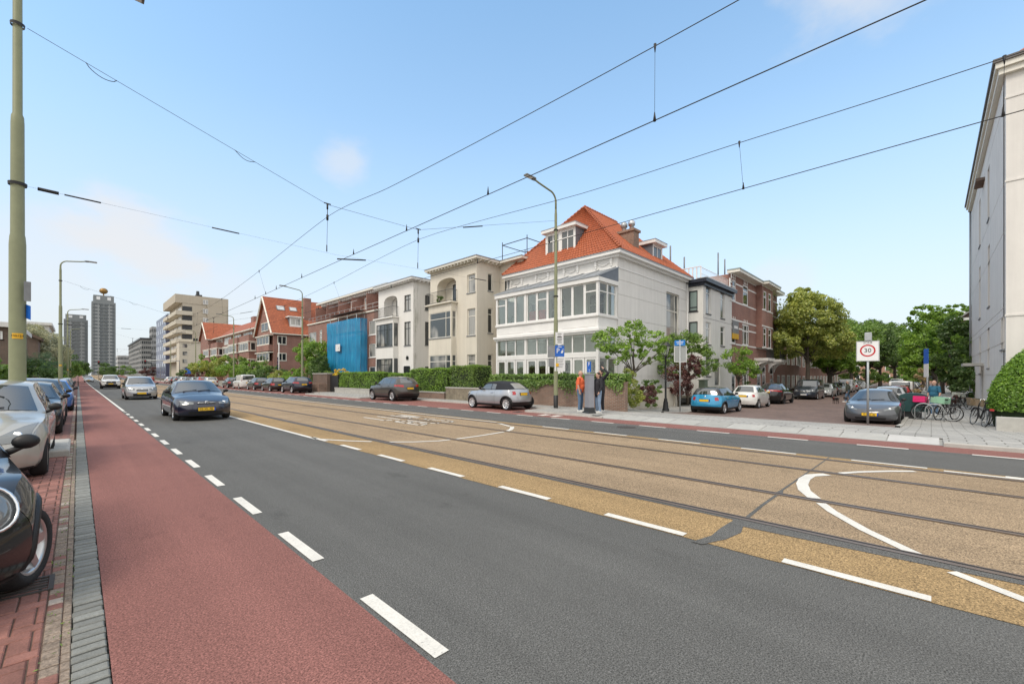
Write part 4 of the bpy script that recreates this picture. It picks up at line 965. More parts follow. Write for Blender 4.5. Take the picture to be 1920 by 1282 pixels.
# ---------- white corner house with glazed veranda
Ys=14.0; Xc=onY(Ys,1158); Xe=onY(Ys,1290); Yl=onX(Xc,950); ze=hz(Xc,Ys,472)
ch=thing('corner_house','white corner house with orange hipped roof and two storey glazed veranda','house',(Xc,Ys,.0))
FF=fr((Xc,Ys,0),(0,1,0),(-1,0,0)); FS=fr((Xc,Ys,0),(1,0,0),(0,-1,0))
sx0,sx1=onY(Ys,1249)-Xc,onY(Ys,1273)-Xc; sz0,sz1=hz(Xc+sx0,Ys,652),hz(Xc+sx0,Ys,546)
mb=MB(); ops=[(sx0,sx1,sz0,sz1),(onY(Ys,1170)-Xc,onY(Ys,1180)-Xc,.4,2.3)]
wall(mb,FS,0,Xe-Xc,-.8,ze-.3,ops,.2)
wall(mb,FF,0,Yl-Ys,-.6,ze-.3,[(1.0,2.0,.35,2.6),(3.3,4.4,.35,2.6),(5.8,6.9,.35,2.6),(1.0,2.2,4.7,7.0),(4.2,5.4,4.7,7.0),(6.6,7.4,4.7,7.0)],.3)
zl=[sz0-.25-1.0]+[hz(Xc,Ys,y) for y in (648,622,595,551,523,493)]; zl=[.35,1.6]+[z for z in sorted(zl) if z>2]
for a,b in zip(zl,zl[1:]): 
    wall(mb,FS,0.0,Xe-Xc,a+.015,b-.015,ops,.025,0,.025)
    o_,u_,n_=FS
    for z in (a+.015,b-.015): mb.face([o_+u_*0+n_*.025+Vector((0,0,z)),o_+u_*(Xe-Xc)+n_*.025+Vector((0,0,z)),o_+u_*(Xe-Xc)+Vector((0,0,z)),o_+Vector((0,0,z))])
mb.face([(Xc,Ys,-.6),(Xe,Ys,-.6),(Xe,Ys,ze),(Xc,Ys,ze)][::-1]) if False else None
mb.box(Xe-.3,Xe,Ys+.01,Yl,-.6,ze-.3); mb.box(Xc+.01,Xe,Yl-.3,Yl,-.6,ze-.3)
mb.box(Xc+.05,Xe-.05,Ys+.22,Ys+.26,-.6,ze-.3,1)
mb.build('wall',[WHITER,GRC],ch,W=True)
for q in ((1.0,2.0,.35,2.6),(3.3,4.4,.35,2.6),(5.8,6.9,.35,2.6),(1.0,2.2,4.7,7.0),(4.2,5.4,4.7,7.0),(6.6,7.4,4.7,7.0)): window(ch,FF,*q,depth=.15,mull=(.5,),trans=(.7,),gm=GLS2,sill=None)
window(ch,FS,sx0,sx1,sz0,sz1,depth=.14,fw=.09,mull=(.75,),trans=(.68,),fm=CREAMW,gm=GLS)
window(ch,FS,ops[1][0],ops[1][1],.4,2.3,depth=.12,mull=(.5,),gm=GLS2)
mb=MB()
OH=.42
mb.box(Xc-OH,Xe+.1,Ys-OH,Ys+.02,ze-.17,ze); mb.box(Xc-OH,Xc+.02,Ys+.02,Yl+.1,ze-.17,ze)
mb.box(Xc-OH*.5,Xe,Ys-OH*.5,Ys+.02,ze-.32,ze-.17); mb.box(Xc-OH*.5,Xc+.02,Ys+.02,Yl,ze-.32,ze-.17)
mb.box(Xc-.06,Xe,Ys-.06,Ys+.0,ze-1.0,ze-.93); mb.box(Xc-.06,Xc,Ys,Yl,ze-1.0,ze-.93)
mb.box(Xc-OH-.03,Xe+.1,Ys-OH-.03,Ys,ze+.001,ze+.06,1); mb.box(Xc-OH-.03,Xc,Ys,Yl+.1,ze+.001,ze+.06,1)
mb.build('cornice',[WHITE,ZINC],ch,W=True)
for k in range(4):                                  # stucco ornaments in the frieze
    mb=MB(); y=Ys+.35+k*(Yl-Ys-1.6)/3.2
    for dy in (0,1.15):
        mb.box(Xc-.10,Xc,y+dy,y+dy+.16,ze-.66,ze-.33); mb.box(Xc-.07,Xc,y+dy+.03,y+dy+.13,ze-.8,ze-.66)
    mb.tube([(Xc-.05,y+.1+1.1*i/8,ze-.45-.26*math.sin(PI*i/8)) for i in range(9)],.024,6)
    mb.box(Xc-.05,Xc-.0,y+.17,y+1.14,ze-.42,ze-.36)
    mb.build('frieze_ornament',WHITE,ch,W=True)
ya=(Ys+Yl)/2; xa=onY(ya,1096); za=hz(xa,ya,389)
e0=(Xc-OH,Ys-OH,ze+.06); e1=(Xc-OH,Yl+.1,ze+.06); e2=(Xe+.1,Ys-OH,ze+.06); e3=(Xe+.1,Yl+.1,ze+.06); xr_=Xe-2.6
mb=MB(); quadroof(mb,[e0,e1,(xa,ya,za)],.1); quadroof(mb,[e2,e0,(xa,ya,za),(xr_,ya,za)],.1); quadroof(mb,[e1,e3,(xr_,ya,za),(xa,ya,za)],.1); quadroof(mb,[e3,e2,(xr_,ya,za)],.1)
tiles(mb,e1,e0,(xa,ya,za),(xa,ya,za)); 
tiles(mb,e0,e2,(xr_,ya,za),(xa,ya,za)); tiles(mb,e2,e3,(xr_,ya,za),(xr_,ya,za))
rf=mb.build('roof',TILE,ch,W=True)
mb=MB(); 
for p,q in ((e0,(xa,ya,za)),(e1,(xa,ya,za)),((xa,ya,za),(xr_,ya,za))):
    p,q=Vector(p),Vector(q); N=int((q-p).length/.32)
    for i in range(N): a,b=p.lerp(q,i/N),p.lerp(q,(i+1)/N); mb.tube([a+Vector((0,0,.07)),b+Vector((0,0,.05))],[.11,.085],7)
mb.build('ridge_tile',TILE,rf,W=True)
def roof_z_front(x): return ze+.06+(x-(Xc-OH))/(xa-(Xc-OH))*(za-ze-.06)
mb=MB(); mb.tube([(Xc-.07,Yl-.25,-.3),(Xc-.07,Yl-.25,ze-.3)],.05,8); mb.build('downpipe',ZINC,ch,W=True)
mb=MB(); mb.tube([(Xe-.25,Ys-.07,-.8),(Xe-.25,Ys-.07,ze-.3)],.05,8); mb.build('downpipe',WHITE,ch,W=True)
# front dormer
xd=Xc+.35; y0,y1=onX(xd,1079),onX(xd,1023); zb,zt=hz(xd,(y0+y1)/2,490),hz(xd,(y0+y1)/2,432)
xk=xd+(zt-roof_z_front(xd))/((za-ze)/(xa-Xc+OH))+.3
dm=MB(); Fd=fr((xd,y0,0),(0,1,0),(-1,0,0)); w_=y1-y0
wall(dm,Fd,0,w_,zb-.5,zt,[(.12,w_/2-.08,zb+.12,zt-.12),(w_/2+.08,w_-.12,zb+.12,zt-.12)],.1,1)
for y in (y0,y1): dm.face([(xd,y,zb-.5),(xk,y,zb-.5),(xk,y,zt),(xd,y,zt)],0)
dm.box(xd-.28,xk,y0-.2,y1+.2,zt,zt+.2,1); dm.box(xd-.3,xk,y0-.22,y1+.22,zt+.201,zt+.24,2); dm.box(xd+.15,xd+.2,y0+.02,y1-.02,zb-.3,zt-.02,3)
do=dm.build('dormer',[LEAD,WHITE,ZINC,DARK],ch,W=True)
for q in ((.12,w_/2-.08),(w_/2+.08,w_-.12)): window(do,Fd,q[0],q[1],zb+.12,zt-.12,depth=.05,fw=.075,mull=(.5,),trans=(.74,),gm=GLS3,sill=None)
# side dormer
yd=Ys+.45; x0,x1=onY(yd,1224),onY(yd,1242); zb,zt=hz(x0,yd,488),hz(x0,yd,456)
dm=MB(); Fd=fr((x0,yd,0),(1,0,0),(0,-1,0)); w_=x1-x0; yk=yd+3
wall(dm,Fd,0,w_,zb-.6,zt,[(.1,w_-.1,zb+.05,zt-.1)],.1,1)
for x in (x0,x1): dm.face([(x,yd,zb-.6),(x,yk,zb-.6),(x,yk,zt),(x,yd,zt)],0)
dm.box(x0-.2,x1+.2,yd-.3,yk,zt,zt+.22,1); dm.box(x0-.22,x1+.22,yd-.32,yk,zt+.221,zt+.26,2)
do=dm.build('dormer',[LEAD,WHITE,ZINC],ch,W=True); window(do,Fd,.1,w_-.1,zb+.05,zt-.1,depth=.05,fw=.08,mull=(.5,),gm=GLS3,sill=None)
# chimney
yc=Ys+.7; x0=onY(yc,1188); x1=x0+.75; zt=hz(x0,yc,432); mb=MB(); mb.box(x0,x1,yc,yc+1.3,ze-.2,zt,0); mb.box(x0-.1,x1+.1,yc-.1,yc+1.4,zt+.001,zt+.16,1); cho=mb.build('chimney',[GWB,GWB],ch,W=True)
for k in range(2): mb=MB(); mb.lathe([(.17,0),(.15,.3),(.24,.36),(.24,.6),(.1,.72),(0,.74)],(x0+.38,yc+.35+.6*k,zt+.16),12); mb.build('chimney_pot',[ALU,GREYM][k],cho,W=True)
# small roof window on the front slope, right of the hip
# veranda
Xv=onY(Ys,1122); Yv=onX(Xv,930); FV=fr((Xv,Ys,0),(0,1,0),(-1,0,0)); FVS=fr((Xv,Ys+.02,0),(1,0,0),(0,-1,0)); wv=Yv-Ys; dv_=Xc-Xv
Zv=lambda y: hz(Xv,Ys,y)
z_g,z_l0,z_l1,z_t0,z_t1,z_u0,z_u1,z_c0,z_c1,z_top=.45,.5,Zv(669),Zv(660),Zv(624),Zv(588),Zv(526),Zv(620),Zv(609),Zv(518)
ver=MB()
ver.box(Xv-.02,Xc,Ys+.0,Yv,-.3,z_g,0)                                              # plinth
ver.box(Xv+.05,Xc,Ys+.04,Yv-.02,z_c0+.02,z_u0-.0,0)                                # floor and parapet body
ver.box(Xv-.20,Xc+.0,Ys-.18,Yv+.1,z_c0,z_c0+.14,0); ver.box(Xv-.12,Xc,Ys-.1,Yv+.05,z_c0-.12,z_c0-.001,0)   # cornice
ver.box(Xv-.06,Xc,Ys-.04,Yv+.02,z_u0-.12,z_u0,0)
for k in range(3): ver.box(Xv+.03,Xv+.06,Ys+.25+k*wv/3,Ys-.25+(k+1)*wv/3,z_c0+.32,z_u0-.25,0)
ver.box(Xv-.1,Xv+.12,Ys-.08,Yv+.06,z_u1+.0,z_top,0); ver.box(Xv+.121,Xc,Ys-.08,Ys+.12,z_u1+.003,z_top-.003,0)
pw=.16
for k in range(4):
    y=Ys+k*wv/3; y0=min(max(y-pw/2,Ys),Yv-pw)
    ver.box(Xv+.0,Xv+.16,y0,y0+pw,z_g,z_c0-.12,0); ver.box(Xv+.0,Xv+.16,y0,y0+pw,z_u0,z_u1,0)
ver.box(Xc-.14,Xc-.002,Ys,Ys+.14,z_g,z_c0-.12,0); ver.box(Xc-.14,Xc-.002,Ys,Ys+.14,z_u0,z_u1,0)
ver.box(Xv+.03,Xc,Yv-.12,Yv,z_g,z_c0-.12,0); ver.box(Xv+.03,Xc,Yv-.12,Yv,z_u0,z_u1,0)
vo=ver.build('veranda',WHITE,ch,W=True)
mb=MB(); zr1=hz(Xc,Ys,502); mb.mesh([(Xv-.14,Ys-.1,z_top),(Xv-.14,Yv+.1,z_top),(Xc,Yv+.1,zr1),(Xc,Ys-.1,zr1),(Xv-.14,Ys-.1,z_top+.06),(Xv-.14,Yv+.1,z_top+.06),(Xc,Yv+.1,zr1+.06),(Xc,Ys-.1,zr1+.06)],[(3,2,1,0),(4,5,6,7),(0,1,5,4),(1,2,6,5),(2,3,7,6),(3,0,4,7)])
for k in range(8):
    y=Ys+.1+k*(wv-.2)/7; mb.tube([(Xv-.1,y,z_top+.09),(Xc-.02,y,zr1+.09)],.022,5)
mb.build('lean_to_roof',ZINC,vo,W=True)
mb=MB(); mb.face([(Xv,Ys-.06,z_top+.02),(Xc,Ys-.06,z_top+.02),(Xc,Ys-.06,zr1+.02)]); mb.face([(Xv,Ys-.03,z_top+.02),(Xc,Ys-.03,z_top+.02),(Xc,Ys-.03,zr1+.02)][::-1]); mb.build('roof_cheek',LEAD,vo,W=True)
for k in range(9):
    g=k//3; i=k%3; a0=g*wv/3+pw/2+.01; a1=(g+1)*wv/3-pw/2-.01; a=a0+(a1-a0)*i/3; b=a0+(a1-a0)*(i+1)/3
    window(vo,FV,a,b,z_t0,z_t1,depth=.08,fw=.045,fm=WHITE,gm=CLEAR,sill=None)
    window(vo,FV,a+.02,b-.02,z_l0,z_l1,depth=.08,fw=.13,fm=WHITE,gm=CLEAR,sill=None,arch=.6)
    window(vo,FV,a,b,z_u0,z_u1,depth=.08,fw=.085,trans=((.72,) if k in (0,4,8) else ()),fm=WHITE,gm=CLEAR,sill=None)
for i in range(2):
    a=.14+(dv_-.3)*i/2; b=.14+(dv_-.3)*(i+1)/2
    for z0,z1,tr in ((z_t0,z_t1,()),(z_l0,z_l1,()),(z_u0,z_u1,(.72,))): window(vo,FVS,a,b,z0,z1,depth=.06,fw=.07,trans=tr,gm=CLEAR,sill=None)
mb=MB(); mb.box(Xv+.012,Xv+.14,Ys+.161,Yv-.121,z_l1+.003,z_t0-.003,0); mb.box(Xv+.161,Xc-.15,Ys+.01,Ys+.12,z_l1+.003,z_t0-.003,0); mb.build('transom_beam',WHITE,vo,W=True)
# things seen through the veranda glass
REDF=mat('red_fabric',(.45,.03,.035),.8,var=.15)
t=thing('sofa','red sofa back seen through the upper veranda windows','sofa',(Xv+1.0,onX(Xv+1,1006)-.2,z_c0+.15))
mb=MB(); mb.box(-.15,.15,-.75,.75,.35,1.75,0,.08); mb.build('backrest',REDF,t); mb=MB(); mb.box(.15,.8,-.75,.75,.2,.8,0,.06); mb.build('seat',REDF,t)
t=thing('cabinet','dark wooden cabinet seen through the lower veranda windows','cabinet',(Xc-.5,onX(Xc-.5,1010),z_g)); WOOD=mat('dark_wood',(.07,.035,.025),.5,var=.2,vs=6)
mb=MB(); mb.box(-.3,.28,-1.1,1.1,0,2.75,0,.02); c_=mb.build('carcass',WOOD,t)
for k in (-1,1): mb=MB(); mb.box(-.33,-.3,min(k*.02,k*1.05),max(k*.02,k*1.05),.1,2.6); mb.build('door',WOOD,t)
# ---------- cream house with bay and loggia
def eave(mb,pts,z,out,h,m=0,m2=1):  pass
def iron_rail(par,f,u0,u1,z0,z1,d,side=.0,m=DARK,step=.11):
    o,u,n=f; mb=MB(); P=lambda a,e,z:o+u*a+n*e+Vector((0,0,z))
    path=[(u0,0),(u0,d),(u1,d),(u1,0)]
    for z in (z0+.06,z1): mb.tube([P(a,e,z) for a,e in path],.018,5,sm=False)
    for (a,e),(b,g) in zip(path,path[1:]):
        L=math.hypot(b-a,g-e); k=max(1,int(L/step))
        for i in range(k+1): q=i/k; mb.tube([P(a+(b-a)*q,e+(g-e)*q,z0),P(a+(b-a)*q,e+(g-e)*q,z1)],.009,4,sm=False)
    return mb.build('balcony_railing',m,par,W=True)
def bay_house(label,name,X,pR,pL,yTop,wallm,fm,bay,logg,wins,stepwins,xin,extra=None,soff=CREAMW):
    Y0=onX(X,pR); Y1=onX(X,pL); f=fr((X,Y0,0),(0,1,0),(-1,0,0)); U=lambda px: onX(X,px)-Y0
    zt=hz(X,Y0,yTop); Zp=lambda px,py: hz(X,onX(X,px),py); t=thing(name,label,'house',(X,Y0,0))
    Xi=onY(Y0,xin); fs=fr((X,Y0,0),(1,0,0),(0,-1,0)); mb=MB()
    l0,l1,lz0,lz1=U(logg[1]),U(logg[0]),Zp(logg[1],logg[3]),Zp(logg[1],logg[2])
    ops=[]; 
    for a,b,c,d in wins: ops.append((U(b),U(a),Zp(b,d),Zp(b,c)))
    wall(mb,f,0,Y1-Y0,-.2,zt,ops+[(l0,l1,lz0,lz1)],.9)
    so=[]
    for a,b,c,d in stepwins: xa_=onY(Y0,a); so.append((xa_-X,onY(Y0,b)-X,hz(xa_,Y0,d),hz(xa_,Y0,c)))
    wall(mb,fs,0,Xi-X,-.2,zt,so,.14)
    Yb=Y0-2.6; f2=fr((Xi,Yb,0),(0,1,0),(-1,0,0)); wall(mb,f2,0,Y0-Yb,-.2,zt,[],.1)
    mb.box(Xi+.02,Xi+8,Yb,Y1,-.2,zt-.02); mb.box(X+.95,Xi,Y0+.2,Y1-.0,-.2,zt-.02,0)
    # arch of the loggia and its back wall
    c=(l0+l1)/2; w2=(l1-l0)/2; N=10; o,u,n=f; hh=min(.45,w2*.5)
    for k in range(N):
        a,b=-w2+2*w2*k/N,-w2+2*w2*(k+1)/N; g=lambda q: lz1-hh*(1-math.sqrt(max(0,1-(q/w2)**2)))
        mb.face([o+u*(c+a)+Vector((0,0,g(a))),o+u*(c+b)+Vector((0,0,g(b))),o+u*(c+b)+Vector((0,0,lz1)),o+u*(c+a)+Vector((0,0,lz1))])
        mb.face([o+u*(c+a)+Vector((0,0,g(a))),o+u*(c+b)+Vector((0,0,g(b))),o+u*(c+b)-n*.9+Vector((0,0,g(b))),o+u*(c+a)-n*.9+Vector((0,0,g(a)))])
    mb.build('wall',wallm,t,W=True)
    for q in ops: window(t,f,*q,depth=.12,fw=.06,trans=(.72,) if q[3]-q[2]>1.4 else (),mull=(.5,) if fm is DARK else (),fm=fm,gm=GLS,sill=LEADG)
    for q in so: window(t,fs,*q,depth=.1,fw=.06,trans=(.75,) if q[3]-q[2]>1.4 else (),fm=fm,gm=GLS2,sill=LEADG)
    window(t,fr((X+.86,Y0,0),(0,1,0),(-1,0,0)),l0+.02,l0+(l1-l0)*.62,lz0,lz1-hh*.7,depth=.0,fw=.07,mull=(.5,),fm=fm,gm=GLS2,sill=None,name='balcony_door')
    # bay below the loggia
    b0,b1=U(bay[1])-.1,U(bay[0])+.1; bd=.55; bz=lz0-.12; bm=MB(); Xb=X-bd; fb=fr((Xb,Y0,0),(0,1,0),(-1,0,0)); fbs=fr((Xb,Y0+b0,0),(1,0,0),(0,-1,0)); fbl=fr((Xb,Y0+b1,0),(1,0,0),(0,1,0))
    bo=[(b0+.12,b1-.12,Zp(bay[1],d),Zp(bay[1],c_)) for c_,d in bay[2]]; bo=[(a,b,max(z0,.3),z1) for a,b,z0,z1 in bo]
    wall(bm,fb,b0,b1,-.2,bz,bo,.1); wall(bm,fbs,0,bd,-.2,bz,[(.08,bd-.06,z0,z1) for a,b,z0,z1 in bo],.08); wall(bm,fbl,0,bd,-.2,bz)
    bb=bm.build('bay',wallm,t,W=True)
    for a,b,z0,z1 in bo:
        window(bb,fb,a,b,z0,z1,depth=.06,fw=.06,mull=bay[3],trans=(.74,),fm=fm,gm=GLS,sill=LEADG); window(bb,fbs,.08,bd-.06,z0,z1,depth=.05,fw=.05,trans=(.74,),fm=fm,gm=GLS,sill=None)
    sm=MB(); sm.box(Xb-.2,X+.3,Y0+b0-.15,Y0+b1+.25,bz,bz+.12,0,.02); sm.build('balcony_slab',wallm,t,W=True)
    iron_rail(t,f,b0-.05,b1+.15,bz+.12,bz+.12+.95,bd+.12)
    # overhanging eaves with small brackets
    em=MB(); O=.5
    em.box(X-O,Xi+8,Y0-O,Y1+.15,zt,zt+.16,0); em.box(X-O-.04,Xi+8,Y0-O-.04,Y1+.2,zt+.161,zt+.22,1); em.box(Xi-O,Xi+8,Yb-.3,Y0-O-.045,zt,zt+.16,0); em.box(Xi-O-.04,Xi+8,Yb-.3,Y0-O-.045,zt+.161,zt+.22,1)
    k=Y0+.1
    while k<Y1: em.box(X-O+.06,X,k,k+.09,zt-.13,zt-.001,0); k+=.42
    k=X
    while k<Xi: em.box(k,k+.09,Y0-O+.06,Y0,zt-.13,zt-.001,0); k+=.42
    em.build('eaves',[soff,ZINC],t,W=True)
    if extra: extra(t,X,Y0,Y1,zt,f,fs,Zp,U,Xi,Yb)
    return t
XB=21.5
def ex_cream(t,X,Y0,Y1,zt,f,fs,Zp,U,Xi,Yb):
    mb=MB(); 
    for dz in (0,): mb.tube([(X-.04,Y0+U(856),.2),(X-.04,Y0+U(856),zt-3.3)],.045,8)
    mb.build('downpipe',CREAMW,t,W=True)
    mb=MB(); y=onX(Xi+1.2,966); x=Xi+1.0; z=zt+.2; s=.035     # open timber frame on the flat roof
    cs=[(x,y-1.5),(x,y+1.3),(x+2.8,y+1.3),(x+2.8,y-1.5)]
    for a,b in cs: mb.tube([(a,b,z),(a,b,z+2.05)],s,5)
    for i in range(4): a,b=cs[i],cs[(i+1)%4]; mb.tube([(a[0],a[1],z+1.8),(b[0],b[1],z+1.8)],s,5); mb.tube([(a[0],a[1],z+.25),(b[0],b[1],z+.25)],s,5)
    mb.build('roof_terrace_frame',DARK,t,W=True)
    window(t,fr((Xi,Yb,0),(0,1,0),(-1,0,0)),onX(Xi,952.5)-Yb,onX(Xi,946.5)-Yb,hz(Xi,Y0-1,546),hz(Xi,Y0-1,514),depth=-.03,fm=CREAMW,gm=GLS2,sill=LEADG)
bay_house('cream rendered house with loggia balcony, bay window and roof frame, left of the corner house','cream_house',XB,894,807,487,CREAM,CREAMW,(815,855,((583,632),(665,712)),(.22,)),(820,855,517,566),[(876,891,512,547),(876,891,577,628),(876,891,664,712)],[(915,923.5,512,545),(915,923.5,577,624),(915,923.5,664,712)],937,ex_cream)
WST=stucco('stained_white_render',(.79,.775,.745),.05)
nt=WST.node_tree; b=nt.nodes['Principled BSDF']; src=b.inputs['Base Color'].links[0].from_socket
v=mapv(nt,(1.6,1.6,.22)); sp=nt.nodes.new('ShaderNodeSeparateXYZ'); nt.links.new(mapv(nt),sp.inputs[0])
k1=ramp(nt,sp.outputs[0],[(.008,(0,0,0)),(.03,(1,1,1)),(.06,(1,1,1)),(.95,(0,0,0))]); k2=ramp(nt,noise(nt,v,1.7,6,.68),[(.5,(0,0,0)),(.62,(.75,)*3)])
nt.links.new(mix(nt,mix(nt,1.,k1,k2,'MULTIPLY'),src,(.26,.27,.20)),b.inputs['Base Color'])
def ex_white(t,X,Y0,Y1,zt,f,fs,Zp,U,Xi,Yb):
    o,u,n=f; mb=MB(); c=U(764); z=Zp(764,671)
    mb.lathe([(.0,.0),(.17,.0)],(X-.012,Y0+c,z),18,1,'x'); mb.lathe([(.17,-.01),(.17,.05),(.23,.05),(.23,-.01)],(X-.02,Y0+c,z),18,0,'x'); mb.build('round_window',[DARK,GLS2],t,W=True)
    window(t,f,U(771),U(756),.1,Zp(764,684),depth=.0,fw=.1,fm=WHITE,gm=GLS2,sill=None,name='front_door',arch=.4)
bay_house('white rendered house with black framed windows and algae stained side wall','white_house',XB,775,709.7,525,WST,DARK,(715,746,((606,649),(672,715)),(.25,.5,.75)),(720,745,552,594),[(758,770,551.5,581),(758,770,602,647)],[(797,806,553,581),(797,806,603,647),(797,806,687,712)],812,ex_white,WHITE)
# ---------- brick flats behind the blue scaffold
X=XB; Y0=onX(X,709.6); Y1=onX(X,578); f=fr((X,Y0,0),(0,1,0),(-1,0,0)); U=lambda px: onX(X,px)-Y0; Zp=lambda px,py: hz(X,onX(X,px),py)
zt=Zp(709,582); t=thing('brick_apartments','dark red brick flats with set back top floor behind the blue scaffold net','apartment building',(X,Y0,0)); W_=Y1-Y0
mb=MB(); ops=[]
for a,b,c,d in ((580,593,622,643),(580,593,656,677),(599,603.6,618,676),(692,708.9,599,626),(692,708.9,643,669),(692,708.9,687,705)): ops.append((U(b),U(a),Zp(b,d),Zp(b,c)))
wall(mb,f,0,W_,-.2,zt,ops,.12); mb.box(X+.25,X+9,Y0,Y1,-.2,zt-.05); mb.face([(X,Y1,-.2),(X+9,Y1,-.2),(X+9,Y1,zt),(X,Y1,zt)])
mb.box(X+1.6,X+9,Y0,Y1-.5,zt-.1,zt+2.75); mb.build('wall',RB,t,W=True)
for i,q in enumerate(ops): window(t,f,*q,depth=.08,fw=.08,mull=((.35,) if i not in (2,) else ()),trans=((.15,.3,.45,.6,.75,.9) if i==2 else ()),fm=WHITE,gm=GLS,sill=WHITE)
mb=MB(); mb.box(X-.12,X+.3,Y0,Y1+.1,zt,zt+.14,0); mb.box(X+.9,X+9.2,Y0,Y1-.3,zt+2.75,zt+2.95,0); mb.box(X+.9,X+9.2,Y0,Y1-.3,zt+2.951,zt+3.0,1); mb.build('cornice',[CREAMW,ZINC],t,W=True)
f3=fr((X+1.6,Y0,0),(0,1,0),(-1,0,0)); 
for k in range(5):
    a=.5+k*3.5; window(t,f3,a,a+.9,zt+.2,zt+2.2,depth=-.05,fw=.09,fm=WHITE,gm=GLS2,sill=None,name='balcony_door'); window(t,f3,a+1.1,a+2.0,zt+.9,zt+2.2,depth=-.05,fw=.09,fm=WHITE,gm=GLS3,sill=None)
    mb=MB(); mb.box(X+.25,X+1.6,Y0+a+2.5,Y0+a+2.62,zt+.1,zt+2.2); mb.build('partition',RB2,t,W=True)
    for q in range(7): mb=MB(); mb.box(X+1.05,X+1.6,Y0+a-.3+q*.5,Y0+a-.22+q*.5,zt+2.45,zt+2.74); mb.build('eaves_bracket',WHITE,t,W=True)
mb=MB(); mb.tube([(X+.1,Y0,zt+.9),(X+.1,Y1,zt+.9)],.025,5); mb.tube([(X+.1,Y0,zt+.5),(X+.1,Y1,zt+.5)],.02,5)
for k in range(15): mb.tube([(X+.1,Y0+k*W_/14,zt+.1),(X+.1,Y0+k*W_/14,zt+.9)],.018,5)
mb.build('terrace_railing',GREYM,t,W=True)
for y in (2.5,11.5): mb=MB(); mb.box(X+4,X+5,Y0+y,Y0+y+2.2,zt+2.9,zt+3.9); [mb.lathe([(.14,0),(.12,.4)],(X+4.5,Y0+y+.3+.5*q,zt+3.9),8) for q in range(4)]; mb.build('chimney',RB2,t,W=True)
# scaffold with blue debris netting
Xs=X-1.3; y0,y1=onX(Xs,666),onX(Xs,613); zt0=hz(Xs,y0,596); t=thing('scaffold','scaffold wrapped in bright blue debris netting in front of the brick flats','scaffold',(Xs,y0,0))
NET=bpy.data.materials.new('blue_netting'); NET.use_nodes=True; nt=NET.node_tree; b=nt.nodes['Principled BSDF']; 
v=mapv(nt,(3,3,.25)); c=ramp(nt,noise(nt,v,1.5,4,.6),[(.3,(.004,.20,.44)),(.55,(.008,.30,.58)),(.75,(.04,.42,.70))]); nt.links.new(c,b.inputs['Base Color']); b.inputs['Roughness'].default_value=.6
tr=nt.nodes.new('ShaderNodeBsdfTransparent'); ms_=nt.nodes.new('ShaderNodeMixShader'); ms_.inputs[0].default_value=.74; nt.links.new(tr.outputs[0],ms_.inputs[1]); nt.links.new(b.outputs[0],ms_.inputs[2]); nt.links.new(ms_.outputs[0],nt.nodes['Material Output'].inputs[0])
def net(P0,P1,name,z1a,z1b,seed):
    mb=MB(); rr=random.Random(seed); P0,P1=Vector(P0),Vector(P1); L=(P1-P0).length; nx=max(4,int(L/.25)); nz=30; d=(P1-P0).normalized(); n=Vector((d.y,-d.x,0)); rows=[]
    ph=[rr.random()*6 for _ in range(6)]
    for j in range(nz+1):
        row=[]
        for i in range(nx+1):
            s_=i/nx; z=.3+((z1a+(z1b-z1a)*s_)-.3)*j/nz; w=.05*math.sin(s_*L*2.4+ph[0])+.035*math.sin(s_*L*5.3+ph[1]+z*.5)+.05*math.sin(z*1.55+ph[2])**2+rr.uniform(-.012,.012)
            row.append(P0+(P1-P0)*s_+n*w+Vector((0,0,z)))
        rows.append(row)
    mb.grid(rows,0,True); return mb.build(name,NET,t,W=True)
net((Xs,y0,0),(Xs,y1,0),'netting',zt0,zt0,1); net((Xs,y0,0),(Xs+.4,y0-.4,0),'netting',zt0,zt0,2); net((Xs+.4,y0-.4,0),(Xs+1.1,y0-.45,0),'netting',zt0,zt0,3); net((Xs,y1,0),(Xs+1.1,y1,0),'netting',zt0,zt0,4)
yy=y0+.1
while yy<y1+.1:
    for xx in (Xs+.2,Xs+1.05): mb=MB(); mb.tube([(xx,yy,-.1),(xx,yy,zt0+.5)],.03,6); mb.build('scaffold_pole',GREYM,t,W=True)
    yy+=2.2
for k in range(4):
    mb=MB(); mb.box(Xs+.2,Xs+1.1,y0,y1,2.2*k+1.9,2.2*k+1.95); mb.build('scaffold_deck',WOOD,t,W=True); mb=MB(); mb.tube([(Xs+.2,y0,2.2*k+2.9),(Xs+.2,y1,2.2*k+2.9)],.025,6); mb.build('guard_rail',GREYM,t,W=True)
ya_,yb_=onX(Xs,640),onX(Xs,632); mb=MB(); mb.box(Xs-.17,Xs-.13,ya_,yb_,hz(Xs,ya_,658),hz(Xs,ya_,645)); so_=mb.build('site_sign',INKW,t,W=True)
mb=MB(); zc=hz(Xs,ya_,650); 
for k in range(3): mb.box(Xs-.175,Xs-.171,ya_+.15,ya_+.3+.12*k,zc-.1*k-.04,zc-.1*k)
mb.build('sign_print',LEADG,so_,W=True)
